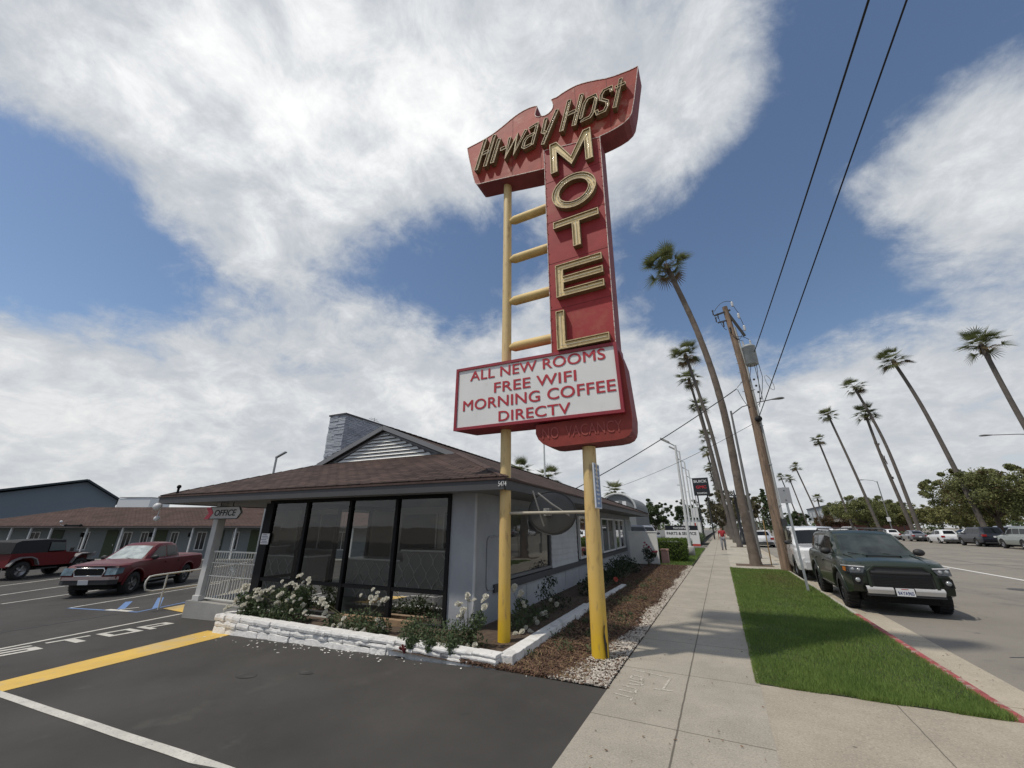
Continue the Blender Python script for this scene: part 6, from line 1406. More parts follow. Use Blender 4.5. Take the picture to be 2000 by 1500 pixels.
palm('bushy palm crown above the office roof behind the white flag pole', [(-23.7, 60, -.6), (-23.7, 60, 5), (-23.76, 60, 9.3)], .3, .25, 1.6, 1, 1, GB)
palm('palm crown above the office roof next to the arched grey building', [(-15.4, 70, -.6), (-15.4, 70, 4), (-15.42, 70, 7.6)], .3, .25, 1.5, 2, 2, GB)

# ================================================================== BROADLEAF TREES
def leafmat(n, a, b): return mat(n, a, .75, island=.75, vscale=.5, col2=b, trans=.2)
lm_dark = leafmat('foliage_dark', (0.085, 0.12, 0.042), (0.03, 0.046, 0.018)); lm_olive = leafmat('foliage_olive', (0.22, 0.23, 0.08), (0.085, 0.098, 0.038))
lm_yel = leafmat('foliage_yellow_green', (0.25, 0.24, 0.08), (0.11, 0.115, 0.045)); lm_brown = leafmat('foliage_brownish', (0.18, 0.155, 0.085), (0.085, 0.08, 0.045)); lm_rust = leafmat('foliage_rust', (0.13, 0.085, 0.035), (0.06, 0.045, 0.02))
limb_m = mat('limb_bark', (0.10, 0.08, 0.062), .95, var=.3, vscale=4)
def leaves(centers, radii, per, size, r, flat=.75):
    n = len(centers)*per; c = np.repeat(np.array(centers, float), per, 0); rad = np.repeat(np.array(radii, float), per)
    d = r.normal(size=(n, 3)); d /= np.linalg.norm(d, axis=1, keepdims=True); rr = r.random(n)**.45
    p = c+d*(rad*rr)[:, None]*np.array([1, 1, flat]); a = r.normal(size=(n, 3)); a /= np.linalg.norm(a, axis=1, keepdims=True); b = np.cross(a, r.normal(size=(n, 3))); b /= np.linalg.norm(b, axis=1, keepdims=True)
    s = (size*r.uniform(.6, 1.3, n))[:, None]; V = np.stack([p-a*s, p+b*s*.55, p+a*s, p-b*s*.55], 1); return V
def tree(name, label, loc, h, cw, z0, nclump, per, size, lm, seed, group=None, flat=.6, trunk_r=.2, lm2=None, depth=None):
    r = np.random.default_rng(seed); t = thing(name, label, 'tree', loc, 0, group)
    cz = (h+z0)/2; ch = (h-z0)/2; cen = []; rad = []
    for i in range(nclump):
        a = r.uniform(0, 6.28); u = r.uniform(-1, 1); q = r.uniform(.45, 1.0); s = math.sqrt(1-u*u)
        cen.append((cw*s*q*math.cos(a)*.86, (depth or cw)*s*q*math.sin(a)*.86, cz+ch*u*q*.86)); rad.append(r.uniform(.10, .24)*cw)
    for i in range(nclump//3):
        a = r.uniform(0, 6.28); u = r.uniform(-.2, 1); s = math.sqrt(1-u*u); cen.append((cw*s*math.cos(a), (depth or cw)*s*math.sin(a), cz+ch*u)); rad.append(r.uniform(.05, .11)*cw)
    V = leaves(cen, rad, per, size, r); F = np.arange(4*len(V)).reshape(-1, 4)
    cr_ = fast('crown', V, F, lm, t)
    if lm2 is not None:
        sel = r.random(len(cen)) < .3; V = leaves([c for c, s in zip(cen, sel) if s], [q for q, s in zip(rad, sel) if s], per//2, size, r); fast('rusty_leaves', V, np.arange(4*len(V)).reshape(-1, 4), lm2, cr_)
    mb = MB(); sp = r.uniform(-.1, .1, 2); top = Vector((sp[0], sp[1], z0+.15*ch)); mb.tube([(0, 0, -.1), (sp[0]*.5, 0, z0*.5), top], [trunk_r*1.25, trunk_r, trunk_r*.8], 8)
    for i in sorted(range(len(cen)), key=lambda k: -rad[k])[:14]:
        c = Vector(cen[i]); mid = top.lerp(c, .5)+Vector((0, 0, -.12*ch)); mb.tube([top-Vector((0, 0, .1)), mid, c], [trunk_r*.45, trunk_r*.28, trunk_r*.08], 5)
    mb.build('trunk', limb_m, t); return t
tree('round_tree', 'largest dense round tree across the street by the picture edge', (29.6, 70, 0), 8.7, 5.6, 2.4, 120, 260, .115, lm_olive, 1, None, trunk_r=.28, lm2=lm_rust, depth=8)
tree('round_tree', 'second round tree at the picture edge beyond the largest one', (37, 68, 0), 7.6, 5.0, 2.2, 80, 220, .115, lm_olive, 12, None, trunk_r=.25)
tree('round_tree', 'smaller dense round tree across the street below the thin leaning palms', (30.8, 124, 0), 8.7, 7.2, 2.2, 100, 230, .16, lm_olive, 2, None, trunk_r=.28, depth=9)
for i, (x, y, h, w, lm, lb) in enumerate(((40, 128, 6.8, 7, lm_yel, 'yellow green tree in the gap between the two round trees'), (45, 120, 6.6, 6, lm_yel, 'low yellow green tree touching the side of the largest round tree'), (36, 138, 6.4, 6.5, lm_olive, 'pale olive tree behind the street lamp with a sign'), (42, 104, 6.0, 6, lm_yel, 'yellowish tree behind the silver car in the lot'), (52, 96, 7.5, 8, lm_olive, 'broad tree mass behind the kerbside cars'), (34, 160, 5.5, 7, lm_rust, 'rust tinted low tree beside the grey flat building'), (24.5, 180, 7.0, 4.5, lm_dark, 'dark rounded tree at the street side of the grey flat building'), (56, 150, 7, 10, lm_olive, 'far olive tree behind the lot'))):
    tree('lot_tree', lb, (x, y, 0), h, w, 1.7, 60, 130, .19, lm, 20+i, 'trees beyond the far pavement', trunk_r=.2)
for i, (x, y, h, w, z0, lm, lb) in enumerate(((-11.5, 84, 6.9, 3.6, .8, lm_dark, 'dark leafy tree behind the forecourt cars beside the office eave'), (-5.8, 92, 7.2, 3.7, .8, lm_dark, 'dark leafy tree behind the parts and service sign'), (-16.5, 88, 5.0, 3.4, .8, lm_dark, 'low dark tree partly hidden by the office eave'), (1.6, 72, 7.2, 3.4, 2.2, lm_brown, 'thin brownish tree leaning over the pavement beyond the dealer sign'), (.2, 80, 5.6, 3.2, 1.6, lm_brown, 'second brownish tree over the pavement'), (3.4, 58, 5.6, 1.6, 2.2, lm_brown, 'small brownish tree behind the black lamp post'))):
    tree('street_tree', lb, (x, y, 0), h, w, z0, 60, 170, .11 if lm is lm_brown else .15, lm, 40+i, 'trees beyond the forecourt', trunk_r=.15)
r_ = np.random.default_rng(5)
t = thing('conifer_tree', 'slim dark conifer far down the street behind the brown utility pole', 'tree', (13.6, 150, 0)); cen = []; rad = []
for i in range(46): z = 1.5+11.5*i/45; q = 2.6*(1-z/14.2)+.3; a = r_.uniform(0, 6.28); cen.append((q*math.cos(a)*.6, q*math.sin(a)*.6, z)); rad.append(q*.6)
V = leaves(cen, rad, 60, .3, r_); fast('crown', V, np.arange(4*len(V)).reshape(-1, 4), lm_dark, t); MB().tube([(0, 0, 0), (0, 0, 12)], [.25, .05], 6).build('trunk', limb_m, t)
tw = thing('distant_tree_belt', 'far belt of mixed trees closing the horizon', 'trees'); 
cen = []; rad = []
for i in range(260):
    a = r_.uniform(-55, 100); dd = r_.uniform(300, 420); cen.append((-math.sin(R(a))*dd, math.cos(R(a))*dd, r_.uniform(.5, 4.5))); rad.append(r_.uniform(3, 6.5))
V = leaves(cen, rad, 60, .9, r_); bpy.data.objects.remove(tw); o = fast('distant_tree_belt', V, np.arange(4*len(V)).reshape(-1, 4), lm_dark); tag(o, 'far belt of mixed trees closing the horizon', 'trees', kind='stuff')

# ================================================================== BUSHES AND ROSES
rose_leaf = leafmat('rose_leaf', (0.095, 0.135, 0.055), (0.035, 0.055, 0.025)); dry_leaf = leafmat('dry_shrub_leaf', (0.12, 0.095, 0.045), (0.05, 0.045, 0.022)); hedge_l = leafmat('hedge_leaf', (0.14, 0.21, 0.025), (0.04, 0.08, 0.012)); deep_l = leafmat('deep_shrub_leaf', (0.028, 0.05, 0.018), (0.012, 0.022, 0.010))
stem_m = mat('rose_stem', (0.10, 0.10, 0.05), .8)
def bloom_mesh(name, m, seed):
    r = random.Random(seed); mb = MB()
    for ring, (n, tilt, ln, zz) in enumerate(((7, 12, .050, 0), (7, 38, .044, .004), (5, 62, .036, .008), (4, 82, .024, .012))):
        for k in range(n):
            a = 2*math.pi*k/n+ring*.5+r.uniform(-.2, .2); tt = R(tilt+r.uniform(-12, 12)); d = Vector((math.cos(a)*math.cos(tt), math.sin(a)*math.cos(tt), math.sin(tt))); s = Vector((-math.sin(a), math.cos(a), 0)); u = s.cross(d)*-1
            w = ln*.55; p = Vector((0, 0, zz)); mb.add([p-s*w*.3, p+s*w*.3, p+d*ln*.6+s*w-u*.004, p+d*ln*.6-s*w-u*.004, p+d*ln+s*w*.45+u*.008, p+d*ln-s*w*.45+u*.008], [(0, 1, 2, 3), (3, 2, 4, 5)])
    me = bpy.data.meshes.new(name); me.from_pydata([tuple(v) for v in mb.v], [], mb.f); me.materials.append(m); return me
wr = mat('white_rose', (0.74, 0.72, 0.64), .7, trans=.25); pk = mat('pink_rose', (0.40, 0.10, 0.14), .7, trans=.2); co = mat('coral_rose', (0.62, 0.16, 0.12), .7); bw_ = mat('faded_rose', (0.40, 0.32, 0.22), .8)
BLW = [bloom_mesh('bloom', wr, s) for s in (1, 2, 3)]; BLP = [bloom_mesh('bloom', pk, 4)]; BLC = [bloom_mesh('bloom', co, 5)]; BLF = [bloom_mesh('bloom', bw_, 6)]
SUNV = -SUN_TRAVEL
def bush(name, label, loc, clumps, nleaf, size, lm, blooms=(), bl=None, bs=1.0, seed=0, group=None, spread=.35, cat='rose bush', jitter=2):
    """clumps: (x, y, z, r) in world coordinates; blooms: world positions"""
    r = np.random.default_rng(seed+100); L_ = Vector(loc); t = thing(name, label, cat, loc, 0, group)
    V = leaves([tuple(Vector(c[:3])-L_) for c in clumps], [c[3] for c in clumps], nleaf, size, r, .9); fast('foliage', V, np.arange(4*len(V)).reshape(-1, 4), lm, t)
    mb = MB()
    for c in clumps:
        for k in range(3): e = Vector(c[:3])-L_+Vector(r.normal(size=3)*c[3]*.5); mb.tube([(r.uniform(-.05, .05), r.uniform(-.05, .05), -.02), e*.5+Vector((0, 0, .05)), e], [.007, .005, .003], 4)
    for b in blooms: e = Vector(b)-L_; mb.tube([(0, 0, 0), e*.55+Vector((0, 0, .03)), e], [.006, .004, .0025], 4)
    mb.build('stems', stem_m, t)
    for i, b in enumerate(blooms):
        for j in range(1 if jitter == 0 else 1+int(r.integers(0, jitter+1))):
            o = bpy.data.objects.new('bloom', bl[int(r.integers(0, len(bl)))]); C.objects.link(o); o.parent = t; off_ = Vector(r.normal(size=3))*.045 if j else Vector((0, 0, 0)); o.location = Vector(b)-L_+off_
            s = bs*r.uniform(.75, 1.2); o.scale = (s, s, s); o.rotation_euler = (r.uniform(.2, 1.1), r.uniform(-.5, .5), r.uniform(-.6, .6))
    return t
RG = 'rose bushes in the stone planter'
b1 = [(-9.6, .14), (-9.35, .44), (-9.06, .33), (-8.78, .45), (-8.85, .14), (-9.5, .13), (-9.1, .05), (-9.2, .5), (-8.95, .56), (-9.3, .25), (-9.0, .2), (-8.7, .3), (-9.2, .12), (-8.95, .4)]
bush('rose_bush', 'white rose bush spilling over the planter corner by the porch railing', (-9.0, 5.78, 0), [(-9.1, 5.8, .15, .22), (-8.85, 5.8, .3, .22), (-9.3, 5.75, .28, .16), (-8.7, 5.8, .1, .2), (-9.0, 5.7, .02, .2)], 330, .026, rose_leaf, [(x, 5.66+random.uniform(-.1, .12), z) for x, z in b1], BLW, .95, 1, RG, jitter=3)
b2 = [(-8.18, .49), (-7.98, .59), (-7.63, .78), (-7.52, .64), (-7.4, .72), (-7.78, .46), (-7.54, .44), (-8.16, .40), (-8.36, .52), (-7.62, .17), (-7.42, .27), (-7.86, .02), (-7.7, .66), (-8.05, .30), (-7.5, .82), (-7.75, .36), (-7.9, .48), (-8.25, .56), (-7.3, .2), (-8.6, .5)]
bush('rose_bush', 'tall white rose bush before the glass panes beside the black door frame', (-7.8, 5.8, 0), [(-7.9, 5.8, .2, .28), (-7.6, 5.8, .45, .2), (-8.2, 5.8, .4, .18), (-7.5, 5.8, .1, .25), (-7.9, 5.75, -.0, .25), (-8.3, 5.75, .0, .22)], 420, .026, rose_leaf, [(x, 5.68+random.uniform(-.1, .12), z) for x, z in b2], BLW, .95, 2, RG, jitter=3)
b3 = [(-6.73, .36), (-6.62, .26), (-6.5, .36), (-6.35, .08), (-5.57, .68), (-5.44, .64), (-5.71, .60), (-5.65, .44), (-5.42, .46), (-5.32, .54), (-5.85, .06), (-5.64, .05), (-6.04, .22), (-5.44, .22), (-6.7, .45), (-5.5, .58), (-6.1, .06), (-5.3, .12)]
bush('rose_bush', 'white rose bush with a ring of high blooms before the middle glass pane', (-5.9, 5.75, .02), [(-6.1, 5.75, .12, .26), (-5.7, 5.75, .18, .24), (-5.4, 5.75, .1, .2), (-6.5, 5.75, .08, .2), (-5.9, 5.7, .02, .25)], 380, .025, rose_leaf, [(x, 5.64+random.uniform(-.1, .12), z) for x, z in b3], BLW, .95, 3, RG, jitter=3)
b4 = [(-3.77, .58), (-3.61, .74), (-3.47, .67), (-3.38, .65), (-3.33, .58), (-3.74, .45), (-3.55, .08), (-3.43, .1), (-3.62, .64), (-3.7, .52), (-4.25, .06)]
bush('rose_bush', 'leggy white rose bush against the grey corner wall beside the thinner yellow post', (-3.65, 5.75, .03), [(-3.6, 5.75, .25, .18), (-3.75, 5.75, .1, .22), (-3.45, 5.72, .4, .14), (-3.5, 5.7, .08, .2)], 260, .024, rose_leaf, [(x, 5.68+random.uniform(-.08, .08), z) for x, z in b4], BLW, .95, 4, RG, jitter=2)
bush('trailing_shrub', 'bushy green trailing shrub hanging over the planter wall beside the painted rose mark', (-4.3, 5.6, .1), [(-4.6, 5.6, .20, .2), (-4.25, 5.6, .24, .25), (-3.85, 5.6, .22, .22), (-4.5, 5.45, .12, .18), (-4.1, 5.42, .12, .2), (-3.7, 5.4, .12, .18), (-4.3, 5.27, .12, .10), (-3.95, 5.26, .12, .10), (-3.6, 5.28, .12, .10)], 520, .020, rose_leaf, (), None, 1, 5, None, cat='shrub')
mk = thing('painted_rose_mark', 'dark red flower head lying against the front of the white stone wall', 'flower', (-4.36, 5.16, .06)); mb = MB()
for k in range(26): a = random.uniform(0, 6.28); r = random.uniform(0, .055); mb.ball((r*math.cos(a), random.uniform(-.02, .01), r*math.sin(a)), random.uniform(.012, .022), 6, 4)
mb.build('petals', mat('dark_red_petals', (0.10, 0.012, 0.014), .8), mk)
side_b = [(-3.3, 6.83, .58), (-3.3, 6.97, .46), (-3.3, 7.84, .14), (-3.3, 7.47, .12), (-3.3, 8.05, .06), (-3.2, 7.35, .1), (-3.2, 6.72, .08), (-3.3, 8.6, .2), (-3.35, 6.7, .66), (-3.3, 6.9, .62), (-3.15, 6.9, .06)]
bush('rose_bush', 'white rose bush under the side window just past the thinner yellow post', (-3.35, 7.1, .02), [(-3.4, 6.9, .2, .2), (-3.4, 7.4, .15, .24), (-3.4, 7.9, .15, .22), (-3.4, 7.1, .4, .14)], 300, .024, rose_leaf, side_b, BLW, .95, 6, RG, jitter=2)
bush('rose_bush', 'sparse dark leggy rose stems against the base wall behind the thick yellow post', (-3.4, 8.6, .02), [(-3.5, 8.4, .45, .2), (-3.5, 8.8, .6, .16), (-3.45, 8.7, .2, .26), (-3.4, 9.2, .2, .24)], 120, .028, deep_l, [(-3.35, 8.4, .3)], BLW, 1.0, 7, RG)
bush('rose_bush', 'dark rose bush with one coral bloom just past the thick yellow post', (-3.3, 12.6, .02), [(-3.4, 12.2, .3, .34), (-3.4, 12.9, .4, .36), (-3.3, 13.6, .25, .3), (-3.4, 11.2, .2, .3)], 330, .034, deep_l, [(-3.0, 12.7, .26)], BLC, 1.4, 8, RG, jitter=0)
bush('dark_shrub', 'rounded dark green shrub against the side wall beyond the coral rose', (-3.4, 15.6, .02), [(-3.5, 14.8, .35, .38), (-3.5, 15.6, .4, .42), (-3.5, 16.6, .35, .4), (-3.4, 17.4, .25, .35)], 420, .038, deep_l, (), None, 1, 9, None, cat='shrub')
bush('rose_bush', 'pink rose bush in front of the white wall panel', (-3.35, 21.0, .02), [(-3.3, 21.0, .35, .26), (-3.4, 21.1, .65, .2), (-3.1, 21.0, .5, .2)], 200, .04, deep_l, [(-3.3, 20.9, .9), (-3.4, 20.9, 1.0), (-3.15, 20.9, .72), (-3.0, 20.9, .6), (-3.25, 20.9, .8), (-3.45, 20.95, .85), (-2.9, 20.9, .62)], BLP, 1.15, 10, None, jitter=1)
mb_c = []
rr = np.random.default_rng(31)
for i in range(34): mb_c.append((rr.uniform(-2.75, -1.85), 6.2+9*rr.random()**1.5, .05, rr.uniform(.05, .15)))
mb_c += [(-1.95, 7.9, .12, .2), (-1.8, 8.2, .1, .18), (-2.0, 8.5, .1, .18), (-2.4, 6.6, .06, .14), (-2.6, 5.75, .04, .1)]
for i, c in enumerate(mb_c): bush('ground_weed', 'small low weed growing in the mulch bed', (c[0], c[1], 0.01), [(c[0], c[1], .05, c[3])], 46, .018, rose_leaf, (), None, 1, 60+i, 'weeds in the mulch bed', cat='weed')
# clipped hedge beside the forecourt
hg = thing('clipped_hedge', 'bright green clipped hedge block beside the parts and service sign', 'hedge', (-2.55, 24.5, 0))
N = 9000; p = rr.uniform(-1, 1, (N, 3)); ax = rr.integers(0, 3, N); sg = np.sign(rr.uniform(-1, 1, N)); p[np.arange(N), ax] = sg*rr.uniform(.82, 1.04, N)
rad_ = np.linalg.norm(p, axis=1); p = p*(np.minimum(1, 1.45/rad_))[:, None]*np.array([.72, .85, .52])+np.array([0, 0, .60])+rr.normal(0, .02, (N, 3))
a = rr.normal(size=(N, 3)); a /= np.linalg.norm(a, axis=1, keepdims=True); b = np.cross(a, rr.normal(size=(N, 3))); b /= np.linalg.norm(b, axis=1, keepdims=True); s = .034
V = np.stack([p-a*s, p+b*s*.6, p+a*s, p-b*s*.6], 1); fast('foliage', V, np.arange(4*N).reshape(-1, 4), hedge_l, hg)
MB().box((0, 0, .55), (1.2, 1.45, .8)).build('inner_twigs', mat('hedge_twigs', (0.02, 0.025, 0.01), .95), hg)
for i, (x, y, z, r, lb) in enumerate(((-2.6, 36, .4, .7, 'low green bush beside the pavement past the parts sign'), (-2.4, 50, .5, .9, 'dark green bush beside the pavement near the walking man'), (-2.6, 62, .5, 1.0, 'far green bush at the pavement edge'))):
    bush('verge_bush', lb, (x, y, 0), [(x, y+k*.6-.6, z+.1*k % .3, r*.6) for k in range(4)], 260, .06, rose_leaf, (), None, 1, 90+i, 'bushes along the verge', cat='bush')
# ================================================================== UTILITY POLE AND STREET FURNITURE
wood = mat('weathered_pole_wood', (0.235, 0.165, 0.115), .9, var=.45, vscale=3, bump=.8, bscale=12, mottle=[(2.2, .52, (0.11, 0.08, 0.06), .75), (9, .56, (0.38, 0.28, 0.19), .6), (5, .62, (0.07, 0.05, 0.04), .7)])
for n_ in wood.node_tree.nodes:
    if n_.type == 'TEX_NOISE':
        mp_ = wood.node_tree.nodes.new('ShaderNodeMapping'); mp_.inputs['Scale'].default_value = (3, 3, .35); src_ = n_.inputs['Vector'].links[0].from_socket; wood.node_tree.links.new(src_, mp_.inputs[0]); wood.node_tree.links.new(mp_.outputs[0], n_.inputs['Vector'])
galv = mat('galvanised', (0.35, 0.36, 0.36), .45, .6); dkmetal = mat('dark_metal', (0.05, 0.05, 0.052), .5, .4); greyp = mat('grey_lamp_post', (0.17, 0.17, 0.165), .6, .2, var=.15); porc = mat('porcelain_insulator', (0.6, 0.6, 0.6), .25)
lampw = mat('lot_lamp_white', (0.58, 0.59, 0.58), .5, var=.08)
UO = (2.2, 21.34, 0)
up = thing('utility_pole', 'brown wooden utility pole with a grey transformer at the edge of the lawn', 'utility pole', UO)
MB(UO).tube([(2.2, 21.34, -.1), (2.235, 21.34, 3), (2.26, 21.34, 6), (2.22, 21.34, 9.4), (2.03, 21.34, 12.8)], [.20, .185, .17, .15, .125], 16).build('pole', wood, up)
MB(UO).tube([(2.47, 21.30, 1.9), (2.47, 21.3, 6), (2.41, 21.3, 9.2), (2.26, 21.3, 11.5)], .05, 8).build('conduit', mat('conduit_grey', (0.36, 0.37, 0.36), .6), up)
MB(UO).bb(2.38, 2.58, 21.18, 21.42, 1.75, 2.05).build('junction_box', dkmetal, up)
MB(UO).tube([(2.47, 21.3, 1.74), (2.47, 21.3, -.05)], .06, 8).build('riser_guard', mat('riser_brown_grey', (0.20, 0.19, 0.15), .7), up)
mb = MB(UO)
for z in (2.6, 4.4, 6.2, 8.0): mb.box((2.46, 21.26, z), (.16, .05, .03))
for k in range(9): mb.box((2.05-(.0), 21.34, 8.0+k*.5), (.10, .03, .03))
mb.build('strap', galv, up)
trf = MB(UO); trf.lathe([(.001, 9.28), (.25, 9.28), (.29, 9.33), (.29, 10.2), (.31, 10.22), (.31, 10.27), (.22, 10.36), (.001, 10.38)], (2.66, 21.3, 0), 20)
tr_ = trf.build('transformer', mat('transformer_grey', (0.30, 0.32, 0.32), .5, var=.2, vscale=3), up)
for dx_ in (-.18, .14):
    mb = MB(UO); mb.lathe([(.05, 10.3), (.03, 10.38), (.06, 10.40), (.03, 10.44), (.055, 10.47), (.03, 10.52), (.05, 10.54), (.02, 10.66)], (2.66+dx_, 21.3, 0), 8); mb.build('bushing', porc, tr_)
mb = MB(UO); mb.bar((2.30, 21.34, 9.5), (2.5, 21.3, 9.5), .1, .06).bar((2.28, 21.34, 10.1), (2.5, 21.3, 10.1), .1, .06); mb.build('transformer_bracket', galv, tr_)
ca = MB(UO); ca.bar((2.02, 21.3, 12.65), (2.62, 21.25, 10.9), .10, .12); ca.build('crossarm', mat('crossarm_black', (0.03, 0.028, 0.026), .8), up)
ca = MB(UO); ca.bar((1.45, 21.2, 12.35), (2.25, 21.3, 12.55), .06, .08).bar((1.55, 21.2, 11.9), (2.2, 21.3, 12.0), .05, .07); ca.build('crossarm', dkmetal, up)
mb = MB(UO)
for (x, z) in ((1.42, 12.4), (1.5, 11.95), (1.62, 12.15), (1.8, 11.6), (2.05, 11.2)): mb.tube([(x, 21.2, z), (x, 21.2, z+.22)], .035, 6).ball((x, 21.2, z+.26), .05, 8, 5)
mb.build('cutout', dkmetal, up)
for (x, z) in ((2.38, 12.85), (2.68, 11.35), (2.55, 12.1)):
    mb = MB(UO); mb.lathe([(.02, z-.2), (.07, z-.15), (.03, z-.1), (.075, z-.05), (.03, z), (.07, z+.05), (.02, z+.12)], (x, 21.2, 0), 8); mb.build('insulator', porc, up)
def cable(pts, sag, n=14):
    a, b = Vector(pts[0]), Vector(pts[1]); return [a.lerp(b, i/n)-Vector((0, 0, sag*4*(i/n)*(1-i/n))) for i in range(n+1)]
mb = MB(UO)
for a, b, s in (((1.5, 21.2, 12.6), (2.38, 21.2, 12.95), -.25), ((2.38, 21.2, 12.9), (2.6, 21.2, 12.2), .1), ((2.68, 21.2, 11.4), (2.55, 21.2, 12.1), -.1), ((2.60, 21.2, 11.2), (2.1, 21.2, 11.0), .35), ((2.1, 21.2, 11.1), (2.52, 21.3, 10.65), .1), ((2.2, 21.2, 10.9), (2.8, 21.3, 10.65), -.1), ((2.6, 21.3, 9.3), (2.35, 21.2, 8.3), .0), ((2.75, 21.3, 9.3), (2.75, 21.2, 7.4), .1), ((2.85, 21.3, 9.4), (2.55, 21.2, 7.1), .35), ((2.9, 21.3, 9.9), (2.95, 21.2, 8.6), .0), ((2.95, 21.2, 8.6), (2.5, 21.2, 7.2), .3), ((1.8, 21.2, 8.1), (2.4, 21.2, 7.3), .5), ((1.8, 21.2, 8.2), (2.2, 21.25, 8.6), .0), ((1.62, 21.2, 12.2), (1.9, 21.2, 11.4), .2)):
    mb.tube(cable((a, b), s, 8), .014, 5)
for k in range(4): mb.ball((2.58+.03*k, 21.2, 8.5-k*.33), .055, 8, 5)
mb.build('service_wires', dkmetal, up)
wire = mat('black_cable', (0.012, 0.012, 0.013), .6)
def overhead(label, a, b, r, sag, n=26):
    o = MB(a).tube(cable((a, b), sag, n), r, 6).build('overhead_cable', wire); o.location = a; tag(o, label, 'cable'); return o
overhead('thick overhead cable running from the transformer up over the camera', (2.85, 21.2, 9.9), (4.9, -14, 11.6), .022, .35)
lc = overhead('overhead cable with a loop and black ball end rising from the brown pole', (2.40, 21.0, 6.55), (7.9, -13.8, 17.7), .02, .15)
MB((2.40, 21.0, 6.55)).ball((2.38, 21.05, 6.5), .155, 14, 10).build('ball_end', mat('black_ball', (0.012, 0.012, 0.012), .8, bump=.6, bscale=25), lc)
MB((2.40, 21.0, 6.55)).tube([(2.78+.1*math.cos(t)-.08*math.sin(t), 18.55, 7.42+.34*math.sin(t)) for t in np.linspace(0, 6.28, 20)], .012, 5).build('cable_loop', galv, lc)
overhead('service cable dropping from the brown pole to the rear of the office roof', (1.78, 21.25, 8.16), (-8.3, 22.2, 3.3), .024, .25)
overhead('thin cable crossing behind the forecourt lamps to the brown pole', (2.1, 21.2, 6.3), (-6.2, 29, 4.4), .010, .2)
# street lamp behind the utility pole
def cobra(label, base, top, tip, name='street_lamp', hl=.75, m=greyp, rp=.085):
    t = thing(name, label, 'street lamp', base); B, T, P = Vector(base), Vector(top), Vector(tip)
    MB(base).tube([B-Vector((0, 0, .1)), B.lerp(T, .5), T], [rp*1.15, rp, rp*.7], 10).build('post', m, t)
    d = Vector((P.x-T.x, P.y-T.y, 0)); dn = d.normalized(); L_ = d.length
    MB(base).tube([T-Vector((0, 0, .25)), T+d*.25+Vector((0, 0, (P.z-T.z)*.45)), T+d*.6+Vector((0, 0, (P.z-T.z)*.85)), P-dn*hl*.6], .035, 7).build('arm', m, t)
    s = Vector((-dn.y, dn.x, 0)); mb = MB(base)
    prof = [(-.6, .04, .03), (-.4, .07, .06), (0, .13, .10), (.25, .12, .09), (.4, .04, .03)]; vs = []; n = 10
    for (q, w, h) in prof:
        for k in range(n): a = 2*math.pi*k/n; vs.append(P+dn*q*hl+s*w*math.cos(a)+Vector((0, 0, h*math.sin(a)*(1 if math.sin(a) > 0 else .6))))
    mb.add(vs, [(i*n+k, i*n+(k+1) % n, (i+1)*n+(k+1) % n, (i+1)*n+k) for i in range(4) for k in range(n)]+[list(range(n))[::-1], [4*n+k for k in range(n)]], True)
    mb.build('lamp_head', mat('lamp_head_dark', (0.10, 0.10, 0.10), .5), t); return t
cobra('tall grey street lamp whose arm crosses behind the brown utility pole', (1.77, 28.5, 0), (1.78, 28.5, 8.9), (4.55, 28.5, 9.35))
cobra('dark street lamp head reaching over the road from the far side', (26.0, 47, 0), (26.0, 47, 8.5), (21.2, 47, 9.0), hl=.9)
l2 = cobra('street lamp with a small white sign on its post beside the crossing palms', (26.0, 92.2, 0), (26.0, 92.2, 9.4), (23.9, 92.2, 9.7), hl=.8)
MB((26.0, 92.2, 0)).box((25.9, 92.0, 3.0), (.5, .04, .7)).build('sign_plate', mat('plate_white', ()), l2)
MB((26.2, 90, 0)).lathe([(.14, 0), (.14, .5), (.18, .5), (.16, .62), (.05, .72)], (26.1, 90, 0), 10).build('fire_hydrant', mat('hydrant_red', (0.4, 0.08, 0.04), .6)); h_ = bpy.data.objects['fire_hydrant']; h_.location = (26.2, 90, 0); tag(h_, 'small red hydrant on the far pavement at the foot of the lamp', 'hydrant')
for i, (x, y, z) in enumerate(((45, 150, 7.8), (45, 128, 8.2), (48, 180, 8.5))):
    t = thing('lot_lamp', ('dark square headed lamp in the gap between the round trees', 'dark lamp post touching the edge of the largest round tree', 'distant dark lamp among the far lot trees')[i], 'lamp post', (x, y, 0)); MB().tube([(0, 0, 0), (0, 0, z)], .12, 6).build('post', dkmetal, t); MB().bb(-.1, 2.4, -.2, .2, z-.05, z+.15).build('lamp_head', dkmetal, t)
